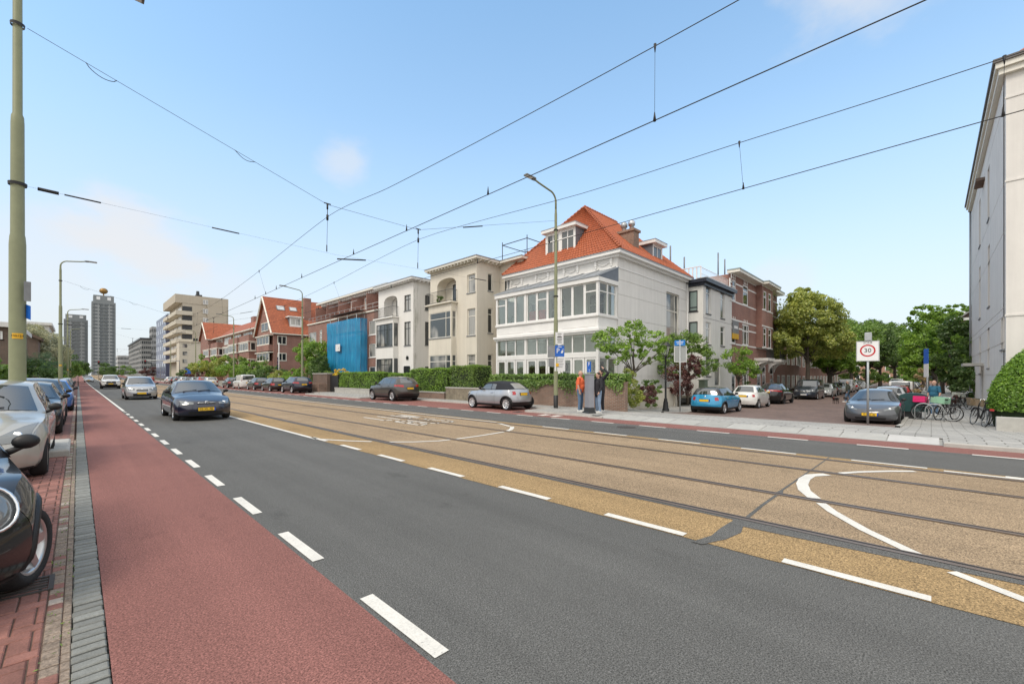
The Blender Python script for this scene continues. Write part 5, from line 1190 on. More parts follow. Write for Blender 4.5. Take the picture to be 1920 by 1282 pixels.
# ---------- gabled house with the big orange roof, and the terrace with bays beyond it
def gable_house(name,label,X,pR,pRidge,pL,yeR,yRidge,pDeep,wins):
    Ya=onX(X,pR); Yb=onX(X,pL); Ym=(Ya+Yb)/2; zt=hz(X,Ya,yeR); zr_=hz(X,Ym,yRidge); Xd=onY(Ya,pDeep); t=thing(name,label,'house',(X,Ya,0))
    mb=MB(); mb.box(X,Xd,Ya,Yb,-.2,zt); mb.face([(X,Ya,zt),(X,Yb,zt),(X,Ym,zr_)]); mb.build('wall',RB2,t,W=True)
    r=MB(); O=.4; A=(X-O,Ya-O,zt-.25); B=(Xd,Ya-O,zt-.25); Cc=(Xd,Ym,zr_+.1); D=(X-O,Ym,zr_+.1); quadroof(r,[A,B,Cc,D],.12); quadroof(r,[(X-O,Yb+O,zt-.25),(Xd,Yb+O,zt-.25),Cc,D],.12); ro=r.build('roof',TILEX,t,W=True)
    m2=MB(); 
    for p,q in ((A,D),((X-O,Yb+O,zt-.25),D)):
        p,q=Vector(p),Vector(q); m2.tube([p+Vector((-.03,0,-.1)),q+Vector((-.03,0,-.1))],.14,4,sm=False)
    m2.box(X-O,Xd,Ya-O-.06,Ya-O+.06,zt-.42,zt-.27); m2.build('bargeboard',CREAMW,t,W=True)
    return t,Ya,Yb,Ym,zt,zr_,Xd,ro
t,Ya,Yb,Ym,zt,zr_,Xd,ro=gable_house('gabled_house','brick house with a tall orange tiled gable roof and two roof windows',XB,513,499,482,621,557,640,0)
f=fr((XB,Ya,0),(0,1,0),(-1,0,0)); fs=fr((XB,Ya,0),(1,0,0),(0,-1,0)); slope=(zr_-zt+.35)/(Ym-Ya+.4)
def rp(px,py):      # point on the roof slope facing the camera
    k=0.; 
    for _ in range(40):
        y=Ya-.4+k; x=onY(y,px); z=hz(x,y,py); k=min(max((z-(zt-.25))/slope,0),Ym-Ya+.4)
    return x,y,z
for a,b,c,d in ((519,534,573,581),(543,557,576,583)):
    x0,y0,z0=rp(a,d); x1,_,_=rp(b,d); _,y2,z2=rp(a,c); n=Vector((0,-slope,1)).normalized()
    mb=MB(); P=[Vector(p)+n*.08 for p in ((x0,y0,z0),(x1,y0,z0),(x1,y2,z2),(x0,y2,z2))]; mb.face(P); [mb.face([P[i],P[(i+1)%4],P[(i+1)%4]-n*.1,P[i]-n*.1]) for i in range(4)]; q=mb.build('roof_window',LEADG,t,W=True)
    c_=sum(P,Vector())/4; mb=MB(); mb.face([c_+(p-c_)*.8+n*.01 for p in P]); mb.build('pane',glass_mat('roof_glass',(.55,.58,.6),.1),q,W=True)
x0,y0,z0=rp(543,612); x1,_,_=rp(565,612); z1=z0+1.5; mb=MB(); fd=fr((x0,y0,0),(1,0,0),(0,-1,0)); wall(mb,fd,0,x1-x0,z0,z1,[(.15,x1-x0-.15,z0+.25,z1-.15)],.1,1); mb.box(x0,x1,y0+.12,y0+3,z0,z1,0); mb.box(x0-.25,x1+.25,y0-.3,y0+3,z1,z1+.2,1); q=mb.build('dormer',[LEAD,WHITE],t,W=True); window(q,fd,.15,x1-x0-.15,z0+.25,z1-.15,depth=.05,fw=.09,mull=(.5,),gm=GLS3,sill=None)
x0=onY(Ya+2,569); mb=MB(); mb.box(x0,x0+1.1,Ya+1.6,Ya+2.7,zt,hz(x0,Ya+2,559)); mb.build('chimney',RB2,t,W=True)
for z0,z1 in ((hz(XB,Ya,645),hz(XB,Ya,629)),(hz(XB,Ya,676),hz(XB,Ya,661))):
    mb=MB(); w=Yb-Ya; mb.box(XB-.6,XB,Ya+.3,Ya+w*.78,z0-1.0,z0-.06); mb.box(XB-.75,XB,Ya+.15,Ya+w*.82,z1+.02,z1+.16,1); q=mb.build('bay',[RB2,CREAMW],t,W=True); window(q,fr((XB-.55,Ya,0),(0,1,0),(-1,0,0)),.35,w*.77,z0,z1,depth=.0,fw=.12,mull=(.25,.5,.75),fm=CREAMW,gm=GLS2,sill=CREAMW)
    window(t,fs,onY(Ya,520)-XB,onY(Ya,537)-XB,z0,z1,depth=-.04,fw=.1,mull=(.5,),fm=CREAMW,gm=GLS2)
window(t,f,(Ym-Ya)*.55,(Ym-Ya)*1.4,zt+.3,zt+1.7,depth=-.05,fw=.1,mull=(.5,),fm=CREAMW,gm=GLS2)
# terrace
Y0=Yb; Y1=onX(XB,390); zt=hz(XB,Y0,611); t=thing('terraced_flats','long brick terrace of stacked bays with white bands and an orange roof','apartment building',(XB,Y0,0)); L=Y1-Y0
mb=MB(); mb.box(XB,XB+9,Y0+.02,Y1,-.2,zt-2.4); mb.box(XB+1.5,XB+9,Y0+.02,Y1,zt-2.4,zt); mb.build('wall',RB2,t,W=True)
mb=MB(); quadroof(mb,[(XB+.9,Y0,zt),(XB+.9,Y1,zt),(XB+5.5,Y1,zt+3.4),(XB+5.5,Y0,zt+3.4)],.1); ro=mb.build('roof',TILEY,t,W=True)
for y in (.35,.55): mb=MB(); mb.box(XB+5,XB+6,Y0+L*y,Y0+L*y+2,zt+2.8,zt+4.3); mb.build('chimney',RB2,ro,W=True)
mb=MB(); mb.box(XB+.7,XB+1.4,Y0,Y1,zt-.02,zt+.2); mb.build('gutter_board',CREAMW,t,W=True)
nb=5; bw=L/nb
for k in range(nb):
    a=Y0+k*bw+bw*.06; b=a+bw*.8; mb=MB(); d=1.1 if k!=2 else .4
    mb.box(XB-d,XB,a,b,-.2,zt-1.5 if k!=2 else zt-2.6); q=mb.build('bay',RB2,t,W=True)
    mb=MB()
    for z in (zt-2.75,zt-4.35,zt-5.75,zt-7.3): mb.box(XB-d-.12,XB,a-.12,b+.12,z,z+.16)
    mb.build('band',CREAMW,q,W=True)
    fb=fr((XB-d,a,0),(0,1,0),(-1,0,0)); fbs=fr((XB-d,a,0),(1,0,0),(0,-1,0))
    for z in (zt-4.2,zt-7.15): window(q,fb,.3,b-a-.3,z,z+1.4,depth=-.05,fw=.13,mull=(.2,.4,.6,.8),fm=CREAMW,gm=GLS2,sill=None); window(q,fbs,.2,d-.1,z,z+1.4,depth=-.05,fw=.1,fm=CREAMW,gm=GLS2,sill=None)
    window(t,fr((XB+1.5,a,0),(0,1,0),(-1,0,0)),.2,b-a,zt-1.7,zt-.1,depth=-.05,fw=.15,mull=(.25,.5,.75),fm=CREAMW,gm=GLS3,sill=None)
gable_house('gabled_house','farther orange gable roof at the end of the brick terrace',XB,390,386,376,634,605,500,0)
# ================= right hand block, side street houses
# ---------- white corner block at the right
Yr=-2.3; Xr=onY(Yr,1886); Xf=onY(Yr,1822.5); Z=lambda px,py: hz(onY(Yr,px),Yr,py); t=thing('corner_block','tall grey white rendered corner block with dark cornice, right edge of the street','apartment building',(Xr,Yr,-.4))
fs=fr((Xr,Yr,0),(1,0,0),(0,1,0)); ff=fr((Xr,Yr,0),(0,-1,0),(-1,0,0)); U=lambda px: onY(Yr,px)-Xr; zt=Z(1886,132); Lr=Xf-Xr
rows=[(1855,412,314),(1838.5,462,375),(1855.6,575,460),(1838.5,597,500),(1881.5,655,596),(1855,690,614),(1839,700,632)]
ops=[]
for px,b,a in rows:
    u=U(px); w=.55; ops.append((u-w,u+w,Z(px,b),Z(px,a)))
ud=U(1843); ops.append((ud-.8,ud+.5,-.45,2.0))
mb=MB(); wall(mb,fs,0,Lr,-.9,zt,ops,.22)
lines=sorted([Z(1887,574),Z(1887,590),Z(1887,640),Z(1887,702),Z(1887,337),Z(1887,180),Z(1887,430)])
zz=[-.3]+lines+[zt-.25]
for a,b in zip(zz,zz[1:]):
    wall(mb,fs,.5,Lr,a+.016,b-.016,ops,.03,0,.03)
    for z in (a+.016,b-.016): o,u,n=fs; mb.face([o+u*.5+n*.03+Vector((0,0,z)),o+u*Lr+n*.03+Vector((0,0,z)),o+u*Lr+Vector((0,0,z)),o+u*.5+Vector((0,0,z))])
# front with corner pilaster
wall(mb,ff,0.0,.95,-.9,zt,(),.2,0,.0); wall(mb,ff,.95,14,-.9,zt,[(2.6,3.9,8.6,11.0),(2.6,3.9,4.6,7.0),(5.4,6.7,8.6,11.0),(5.4,6.7,4.6,7.0)],.2,0,-.10); o,u,n=ff; mb.face([o+u*.95+Vector((0,0,-.9)),o+u*.95-n*.10+Vector((0,0,-.9)),o+u*.95-n*.10+Vector((0,0,zt)),o+u*.95+Vector((0,0,zt))])
for z in (lines[-2],lines[-1],lines[2]):
    mb.obox(o,u,n,-.03,1.0,z-.05,z+.03,.0,.035); mb.obox(o,u,n,1.001,14,z-.05,z+.03,-.1,-.065)
mb.box(Xr+.3,Xf,Yr-14,Yr-.25,-.9,zt); mb.build('wall',PANEL,t,W=True)
for q in ops[:7]: window(t,fs,*q,depth=.16,fw=.07,mull=(.5,),trans=(.7,),gm=GLS2,sill=LEADG,sills=.08)
window(t,fs,*ops[7],depth=.18,fw=.09,mull=(.6,),gm=GLS2,fm=DARK,sill=None,name='front_door')
for q in ((2.6,3.9,8.6,11.0),(2.6,3.9,4.6,7.0),(5.4,6.7,8.6,11.0),(5.4,6.7,4.6,7.0)): window(t,fr(o-n*.1,u,n),*q,depth=.12,fw=.07,mull=(.5,),trans=(.7,),gm=GLS,sill=LEADG)
mb=MB(); mb.obox(fs[0],fs[1],fs[2],ud-1.2,ud+1.3,2.25,2.42,.03,.9); mb.build('door_canopy',CONC,t,W=True)
mb=MB(); z=Z(1900,563); mb.obox(o,u,n,1.6,5,z-.2,z,-.09,.55); mb.build('balcony_ledge',CONC,t,W=True)
ub=U(1846); mb=MB(); z0,z1=Z(1845,372),Z(1845,343); mb.obox(fs[0],fs[1],fs[2],ub-.8,ub+.8,z1-.16,z1,.03,.4); mb.build('window_hood',YB,t,W=True)
mb=MB(); OH=.32
mb.box(Xr-OH,Xf+.2,Yr-.25,Yr+OH,zt+.05,zt+.28,0); mb.box(Xr-OH,Xr+.3,Yr-14,Yr-.251,zt+.05,zt+.28,0); mb.box(Xr-OH-.08,Xf+.3,Yr-.3,Yr+OH+.08,zt+.282,zt+.44,1); mb.box(Xr-OH-.08,Xr+.3,Yr-14,Yr-.301,zt+.282,zt+.44,1)
mb.box(Xr-.2,Xf,Yr+.002,Yr+.22,zt-.2,zt+.049,0); mb.box(Xr-.2,Xr-.002,Yr-14,Yr+.0,zt-.2,zt+.049,0); mb.build('cornice',[CREAMW,mat('cornice_dark',(.11,.10,.095),.5)],t,W=True)
mb=MB(); quadroof(mb,[(Xr+.2,Yr-.1,zt+.6),(Xf,Yr-.1,zt+.6),(Xf,Yr-3,zt+3),(Xr+2.5,Yr-3,zt+3)]); quadroof(mb,[(Xr+.2,Yr-14,zt+.6),(Xr+.2,Yr-.1,zt+.6),(Xr+2.5,Yr-3,zt+3),(Xr+2.5,Yr-14,zt+3)]); mb.build('roof',TILE,t,W=True)
for px in (1845,1868): u_=U(px); mb=MB(); mb.box(Xr+u_-.7,Xr+u_+.7,Yr-2,Yr+.0,zt+.5,zt+2.0); mb.box(Xr+u_-.85,Xr+u_+.85,Yr-2,Yr+.12,zt+2.001,zt+2.1); mb.build('dormer',DARK,t,W=True)
mb=MB(); mb.tube([(Xf-.1,Yr+.1,-.5),(Xf-.1,Yr+.1,zt)],.06,8); mb.build('downpipe',ZINC,t,W=True)
# ---------- cream house with navy cornice in the side street
Yb=onX(Xe,1318.5); Xb1=onY(Yb,1372); tb=thing('narrow_house','narrow white house with dark navy cornice and roof terrace in the side street','house',(Xe,Yb,-.4))
f1=fr((Xe,Yb,0),(0,1,0),(-1,0,0)); f2=fr((Xe,Yb,0),(1,0,0),(0,-1,0)); zt=hz(Xe,Yb,535); mb=MB()
V=lambda px: onX(Xe,px)-Yb; U=lambda px: onY(Yb,px)-Xe; Z1=lambda px,py: hz(Xe,onX(Xe,px),py); Z2=lambda px,py: hz(onY(Yb,px),Yb,py)
o1=[(V(1308),V(1291.5),Z1(1300,584),Z1(1300,545)),(V(1308),V(1291.5),Z1(1300,640),Z1(1300,603))]
o2=[(U(a),U(b),Z2(a,d),Z2(a,c)) for a,b,c,d in ((1323.6,1332.5,533,587),(1351,1358.5,545,596),(1323.6,1332.5,603,645),(1351,1358.5,611,648),(1323.6,1332.5,668,705),(1340,1349,672,722))]
wall(mb,f1,0,max(3.0,14-Yb+.5),-.9,zt,o1,.14); wall(mb,f2,0,Xb1-Xe,-.9,zt,o2,.14)
for z in (Z2(1340,545),Z2(1340,600)): mb.obox(f2[0],f2[1],f2[2],0,Xb1-Xe,z-.012,z+.012,.0,.012,1)
mb.box(Xe+.35,Xb1,Yb+.35,Yb+9,-.9,zt); mb.build('wall',[OFFW,GRC],tb,W=True)
for q in o1: window(tb,f1,*q,depth=.08,fw=.09,trans=(.2,),fm=DARK,gm=glass_mat('pale_green_glass',(.25,.32,.30),.06),sill=DARK)
for i,q in enumerate(o2): window(tb,f2,*q,depth=.1,fw=.07,trans=(.72,),fm=WHITE if i!=5 else DARK,gm=GLS3,sill=DARK if i<5 else None,name='window' if i<5 else 'front_door')
mb=MB(); NV=mat('navy_trim',(.02,.024,.04),.4); mb.box(Xe-.4,Xb1+.2,Yb-.4,Yb+.3,zt+.25,zt+.5,0); mb.box(Xe-.4,Xe+.3,Yb+.301,14.3,zt+.25,zt+.5,0); mb.box(Xe-.15,Xb1+.1,Yb-.15,Yb+.2,zt,zt+.249,0); mb.box(Xe-.15,Xe+.2,Yb+.201,14.3,zt,zt+.249,0); mb.box(Xe-.43,Xb1+.2,Yb-.43,Yb+.3,zt+.501,zt+.56,1); mb.build('cornice',[NV,GREYM],tb,W=True)
zr0=zt+.56; mb=MB()
for k in range(22): y=Yb+.3+k*.32; mb.box(Xe+.4,Xe+.46,y,y+.09,zr0,zr0+1.05)
mb.box(Xe+.38,Xe+.48,Yb+.3,Yb+7.2,zr0+1.051,zr0+1.12); mb.tube([(Xe+.43,Yb+.3,zr0+1.0),(Xb1-.2,Yb+.3,zr0+1.0)],.03,5); mb.tube([(Xe+.43,Yb+.3,zr0+.5),(Xb1-.2,Yb+.3,zr0+.5)],.02,5)
for k in range(24): x=Xe+.43+k*.27; mb.tube([(x,Yb+.3,zr0-.3),(x,Yb+.3,zr0+1.0)],.014,4)
mb.build('terrace_railing',INKW,tb,W=True)
for px,yt,yb_ in ((1257,461,492),(1283,482,500),(1346.5,474,500),(1359,486,497)):
    y=Yb+3; x=onY(y,px); mb=MB(); mb.tube([(x,y,hz(x,y,yb_)-1),(x,y,hz(x,y,yt))],.07,8); mb.build('flue_pipe',LEADG,tb,W=True)
# ---------- red brick row with white bands
Yq=Yb-.0; X0=Xb1; X1=onY(Yq,1457); t=thing('brick_townhouses','red brown brick townhouses with white bands and curved porch canopies in the side street','house',(X0,Yq,-.5))
f=fr((X0,Yq,0),(1,0,0),(0,-1,0)); U=lambda px: onY(Yq,px)-X0; Z2=lambda px,py: hz(onY(Yq,px),Yq,py); zt=Z2(1372,512); L=X1-X0
cols=[(1374.5,.75),(1398,.8),(1423,.55),(1432.5,.55),(1447,.6)]; fl=[(Z2(1398,573),Z2(1398,535)),(Z2(1398,648),Z2(1398,608)),(-.0,2.7)]
ops=[]; bops=[]
for px,w in cols:
    for i,(a,b) in enumerate(fl):
        if px in (1423,1432.5) and i<2: bops.append((U(px)-w*.95,U(px)+w*.95,a,b)); continue
        ww=w*(1.25 if i and px>1390 else 1)
        ops.append((U(px)-ww,U(px)+ww,a,b))
mb=MB(); wall(mb,f,0,L,-.9,zt,ops,.14); mb.box(X0+.2,X1,Yq+.3,Yq+10,-.9,zt); wall(mb,fr((X0+.19,Yq,0),(0,1,0),(-1,0,0)),0,10,zt-3,zt); mb.build('wall',RB2,t,W=True)
for i,q in enumerate(ops): window(t,f,*q,depth=.06,fw=.15,trans=(.68,),mull=((.3,.7) if q[1]-q[0]>1.6 else ()),fm=WHITE,gm=GLS2,sill=WHITE)
fb_=fr(f[0]+f[2]*.55,f[1],f[2]); ub0,ub1=U(1417.5),U(1438); bm=MB(); zb0=Z2(1421,668)+.9; wall(bm,fb_,ub0,ub1,zb0,zt,bops,.12)
for uu in (ub0,ub1): q_=[f[0]+f[1]*uu+f[2]*dd+Vector((0,0,zz)) for dd,zz in ((0,zb0),(.55,zb0),(.55,zt),(0,zt))]; bm.face(q_ if uu==ub1 else q_[::-1])
bm.face([f[0]+f[1]*uu+f[2]*dd+Vector((0,0,zb0)) for uu,dd in ((ub0,0),(ub1,0),(ub1,.55),(ub0,.55))]); bay_=bm.build('bay',RB2,t,W=True)
for q in bops: window(bay_,fb_,*q,depth=.05,fw=.13,trans=(.68,),fm=WHITE,gm=GLS2,sill=WHITE)
for z in (Z2(1374,515),Z2(1374,566),Z2(1374,600),Z2(1374,646)):
    us=sorted([ub0-.02]+[e_ for q in bops if q[2]<z+.1 and q[3]>z for e_ in q[:2]]+[ub1+.02]); mb=MB()
    for a,b in zip(us[::2],us[1::2]): mb.obox(f[0],f[1],f[2],a,b,z,z+.14,.55,.575)
    mb.build('stone_band',WHITE,bay_,W=True)
mb=MB(); mb.box(X0+ub0-.35,X0+ub1+.35,Yq-1.25,Yq-.76,zt+.0,zt+.2,0); mb.box(X0+ub0-.4,X0+ub1+.4,Yq-1.3,Yq-.8,zt+.201,zt+.3,1); mb.build('bay_eaves',[CREAMW,mat('green_zinc',(.30,.36,.34),.5)],bay_,W=True)
for q_ in (10.5,): mb=MB(); mb.box(X0+q_,X0+q_+1.3,Yq+3,Yq+4.2,zt,zt+1.7); mb.build('chimney',RB2,t,W=True)
for z in (Z2(1374,515)-.0,Z2(1374,531),Z2(1374,566),Z2(1374,600),Z2(1374,615),Z2(1374,646)):
    us=sorted([-.01]+[e for q in ops if q[2]<z+.1 and q[3]>z for e in q[:2]]+[L]); mb=MB()
    for a,b in zip(us[::2],us[1::2]): mb.obox(f[0],f[1],f[2],a,b,z,z+.14,.0,.02)
    mb.build('stone_band',WHITE,t,W=True)
for q in ops:
    if q[2]>1: 
        mb=MB(); c=(q[0]+q[1])/2
        for k in (-.5,0,.5): mb.obox(f[0],f[1],f[2],c+k-.06,c+k+.06,q[3]+.03,q[3]+.4,.0,.03)
        mb.obox(f[0],f[1],f[2],c-.6,c+.6,q[3]+.1,q[3]+.16,.0,.026); mb.build('keystone',WHITE,t,W=True)
mb=MB(); mb.box(X0-.3,X1+.1,Yq-.75,Yq+.3,zt,zt+.22,0); mb.box(X0-.34,X1+.1,Yq-.79,Yq+.3,zt+.221,zt+.32,1); mb.build('eaves',[CREAMW,mat('green_zinc',(.30,.36,.34),.5)],t,W=True)
for px in (1421,1446):
    u=U(px); z=Z2(1421,672); mb=MB(); mb.obox(f[0],f[1],f[2],u-1.3,u+1.3,z-.28,z,.0,1.25); cn=mb.build('porch_canopy',OFFW,t,W=True)
    for s_ in (-1.1,1.1):
        mb=MB(); pr=[(0,0),(1.15,0),(1.15,-.14)]+[(1.15-1.1*math.sin(a),-.14-1.0*(1-math.cos(a))) for a in [PI/2*k/7 for k in range(1,8)]]+[(0,-1.14)]
        for w_ in (-.07,.07): q_=[f[0]+f[1]*(u+s_+w_)+f[2]*a+Vector((0,0,z-.281+b)) for a,b in pr]; mb.face(q_ if w_<0 else q_[::-1])
        n_=len(pr)
        for k in range(n_): a,b=pr[k],pr[(k+1)%n_]; mb.face([f[0]+f[1]*(u+s_+w_)+f[2]*p[0]+Vector((0,0,z-.281+p[1])) for p,w_ in ((a,-.07),(b,-.07),(b,.07),(a,.07))])
        mb.build('bracket',OFFW,cn,W=True)
    mb=MB(); 
    for k in range(9): mb.obox(f[0],f[1],f[2],u-1.25+k*.31,u-1.21+k*.31,z+.01,z+.8,1.1,1.14)
    mb.obox(f[0],f[1],f[2],u-1.28,u+1.28,z+.801,z+.86,1.08,1.16); mb.build('balcony_railing',DARK,cn,W=True)
zs_=Z2(1375,625); s0=U(1371.5)+.05; mb=MB(); mb.obox(f[0],f[1],f[2],s0,s0+1.6,zs_,zs_+1.15,.05,.12,0); mb.obox(f[0],f[1],f[2],s0,s0+1.6,zs_-.5,zs_-.001,.05,.12,1); q=mb.build('estate_agent_board',[LEADG,mat('board_yellow',(.65,.38,.02),.5)],t,W=True)
mb=MB(); mb.obox(f[0],f[1],f[2],s0+.3,s0+1.3,zs_+.45,zs_+.7,.121,.125); mb.build('print',INKW,q,W=True)
# further houses of the side street, mostly behind trees
def plain_house(name,label,x0,x1,y,depth,z1,wallm,facing=-1,cols=5,floors=3,roof=None,base=-.7,cat='house',wm=None):
    t=thing(name,label,cat,(x0,y,base)); yb=y-facing*depth; mb=MB(); mb.box(x0,x1,min(y,yb),max(y,yb),base-.2,z1); mb.build('wall',wallm,t,W=True)
    f=fr((x0,y,0),(1,0,0),(0,facing,0)); L=x1-x0; fh=(z1-base)/floors
    for i in range(floors):
        for k in range(cols): a=L*(k+.25)/cols; window(t,f,a,a+L*.5/cols,base+fh*i+.8,base+fh*i+fh*.82,depth=-.04,fw=.12,mull=(.5,),fm=wm or WHITE,gm=GLS2,sill=None)
    mb=MB(); mb.box(x0-.2,x1+.2,min(y,yb)-.3,max(y,yb)+.3,z1,z1+.3); mb.build('cornice',CREAMW,t,W=True)
    if roof:
        m=(y+yb)/2; r=MB(); quadroof(r,[(x0,y+facing*.3,z1+.3),(x1,y+facing*.3,z1+.3),(x1,m,z1+roof),(x0,m,z1+roof)]); quadroof(r,[(x0,yb-facing*.3,z1+.3),(x1,yb-facing*.3,z1+.3),(x1,m,z1+roof),(x0,m,z1+roof)]); r.build('roof',TILE,t,W=True)
    return t
plain_house('townhouse','red brick townhouse half hidden behind the big lime tree',X1+.6,X1+14,Yq+.4,9,8.2,RB,-1,5,3)
plain_house('townhouse','red brick townhouse farther down on the left of the side street',X1+14.5,X1+40,Yq+.8,9,7.8,RB2,-1,9,3)
plain_house('townhouse','dark brick house beyond the trees on the left of the side street',X1+41,X1+75,Yq+1,9,8.5,RB,-1,10,3)
plain_house('townhouse','low brick houses closing the view at the end of the side street',150,176,-2.5,9,4.2,RB,1,8,2,3)
t=thing('end_terrace','tan brick terrace across the far end of the side street','house',(190,0,-.6)); mb=MB(); mb.box(190,200,-12,40,-.8,9.5); mb.build('wall',mat('tan_brick',(.36,.21,.15),.8,var=.12),t,W=True)
f=fr((190,-12,0),(0,1,0),(-1,0,0))
for k in range(20):
    for i in range(3): window(t,f,1+k*2.6,2.3+k*2.6,.3+i*3.1,2.2+i*3.1,depth=-.05,fw=.2,fm=WHITE,gm=GLS2,sill=None)
# gable house beyond the white block
x=62; ya=onX(x,1790); t=thing('gabled_villa','brown brick villa with a white trimmed pointed gable beyond the white block','house',(x,ya,-.6)); zb=hz(x,ya,600); za=hz(x,ya-3.4,540); mb=MB(); mb.box(x,x+12,ya-6.8,ya,-.8,zb); mb.face([(x,ya,zb),(x,ya-6.8,zb),(x,ya-3.4,za)]); mb.build('wall',YB,t,W=True)
mb=MB(); quadroof(mb,[(x-.5,ya+.4,zb-.2),(x+12,ya+.4,zb-.2),(x+12,ya-3.4,za+.3),(x-.5,ya-3.4,za+.3)]); quadroof(mb,[(x-.5,ya-7.2,zb-.2),(x+12,ya-7.2,zb-.2),(x+12,ya-3.4,za+.3),(x-.5,ya-3.4,za+.3)]); mb.build('roof',TILE,t,W=True)
mb=MB(); [mb.tube([(x-.52,ya+.4*(1 if s_>0 else -18),zb-.3),(x-.52,ya-3.4,za+.1)],.16,4,sm=False) for s_ in (1,-1)]; mb.box(x-.3,x,ya-6.8,ya,zb-.1,zb+.15); mb.build('bargeboard',INKW,t,W=True)
f=fr((x,ya,0),(0,-1,0),(-1,0,0)); window(t,f,.8,2.2,zb-1.8,zb-.3,depth=-.05,fw=.12,mull=(.5,),gm=GLS2); window(t,f,2.6,4.2,zb+.5,zb+1.9,depth=-.05,fw=.12,mull=(.5,),gm=GLS2)
plain_house('villa','white villa among the trees on the right of the side street',76,90,-4.2,10,7.2,OFFW,1,4,3)
# ================= far end of the main road
def zb_(Y): return zr(Y)
def block(name,label,px0,px1,X,Yn,ytop,wallm,cat='apartment building',sideX=None,cols=0,rows=0,scols=0,wm=None,top=None,win=(1.6,1.5)):
    """block whose road front lies on x=X, nearest corner at Y=Yn; front shown between photo columns"""
    t=thing(name,label,cat,(X,Yn,zr(Yn))); Y1=onX(X,px0) if px0 else Yn+20; z1=hz(X,Yn,ytop); X1=sideX; mb=MB(); mb.box(X,X1,Yn,Y1,zr(Yn)-1,z1); mb.build('wall',wallm,t,W=True)
    base=zr(Yn); fh=(z1-base-1)/max(rows,1); G=wm or GLS2
    proto={}
    def put(f,a,z,w,h):
        k=(tuple(f[1]),round(w,2))
        if k not in proto:
            m=MB(); m.obox((0,0,0),f[1],f[2],0,w,0,h,.0,.06); me_o=m.build('window',G,t); proto[k]=me_o; o=me_o
        else: o=proto[k].copy(); C.objects.link(o)
        P=f[0]+f[1]*a; l=wloc(t); o.location=(P.x-l.x,P.y-l.y,z-l.z)
    f=fr((X,Yn,0),(0,1,0),(-1,0,0)); L=Y1-Yn
    for i in range(rows):
        for k in range(cols): put(f,L*(k+.2)/cols,base+1.3+fh*i,L*.6/cols,fh*.5)
        for k in range(scols): W_=X1-X; put(fr((X,Yn,0),(1,0,0),(0,-1,0)),W_*(k+.2)/scols,base+1.3+fh*i,W_*.6/scols,fh*.5)
    return t,Y1,z1,base,fh
# beige flats
Xh=21.5; Yh=onX(Xh,333); Y1=onX(Xh,310); zt=hz(Xh,Yh,551); X1=onY(Yh,428); t=thing('beige_flats','tall beige block of flats with stepped corner balconies','apartment building',(Xh,Yh,zr(Yh))); base=zr(Yh); fh=(zt-base)/9.2
mb=MB(); mb.box(Xh+1.2,X1,Yh,Y1,base-1,zt-2.6); mb.box(Xh-.6,X1,Yh-.1,Y1,zt-2.6,zt); mb.box(Xh+7.5,X1-.5,Yh-.35,Yh-.101,base,zt-2.7); mb.build('wall',BEIG,t,W=True)
for i in range(2,8):
    z=base+fh*i; mb=MB(); mb.box(Xh-.6,Xh+3.6,Yh-1.0,Yh+.5,z,z+1.25); mb.box(Xh-.6,Xh+1.2,Yh+.5,Y1,z,z+1.1); q=mb.build('balcony',BEIGL,t,W=True)
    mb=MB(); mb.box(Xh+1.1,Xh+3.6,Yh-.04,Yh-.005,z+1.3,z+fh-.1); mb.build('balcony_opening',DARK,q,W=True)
    for k in range(3): mb=MB(); y=Yh+2+(Y1-Yh-3)*k/3; mb.box(Xh+1.12,Xh+1.19,y,y+(Y1-Yh)/4.2,z+1.2,z+fh-.2); mb.build('window',INKW,t,W=True)
f=fr((Xh,Yh-.35,0),(1,0,0),(0,-1,0)); ua=onY(Yh,380)-Xh; ub=onY(Yh,390)-Xh
for i in range(1,9):
    z=zt-2.3-fh*(i-1)
    for k in range(2): a=ua+(ub-ua)*k/2; window(t,f,a,a+(ub-ua)*.47,z-.2,z+1.3,depth=-.05,fw=.14,mull=(.5,),gm=GLS2,sill=None)
mb=MB(); xq=onY(Yh,370); mb.box(xq,xq+1.6,Yh+2,Yh+4,zt,zt+.8); mb.lathe([(.5,0),(.4,1.2)],(xq+.6,Yh+3,zt+.8),8); mb.build('chimney',DARK,t,W=True)
Ya2=Yh-6; t=thing('plaster_annex','pale plaster building below the beige flats','building',(Xh,Ya2,zr(Ya2))); xa0,xa1=onY(Ya2,336),onY(Ya2,383); za=hz(xa0,Ya2,641); mb=MB(); mb.box(xa0,xa1,Ya2,Yh-1.1,base-1,za); mb.build('wall',BEIGL,t,W=True)
mb=MB(); mb.box(xa0-.15,xa1,Ya2-.2,Yh-1.1,za,za+.3); mb.build('cornice',BEIG,t,W=True)
for k in range(5):
    mb=MB(); z=za-1.6-2.3*k; mb.box(xa0+.8,xa0+1.9,Ya2-.05,Ya2,z,z+1.1); mb.build('window',GLS3,t,W=True)
mb=MB(); xs=onY(Ya2,362); mb.box(xs,onY(Ya2,371),Ya2-.15,Ya2,hz(xs,Ya2,639),hz(xs,Ya2,634)); mb.build('name_sign',DARK,t,W=True)
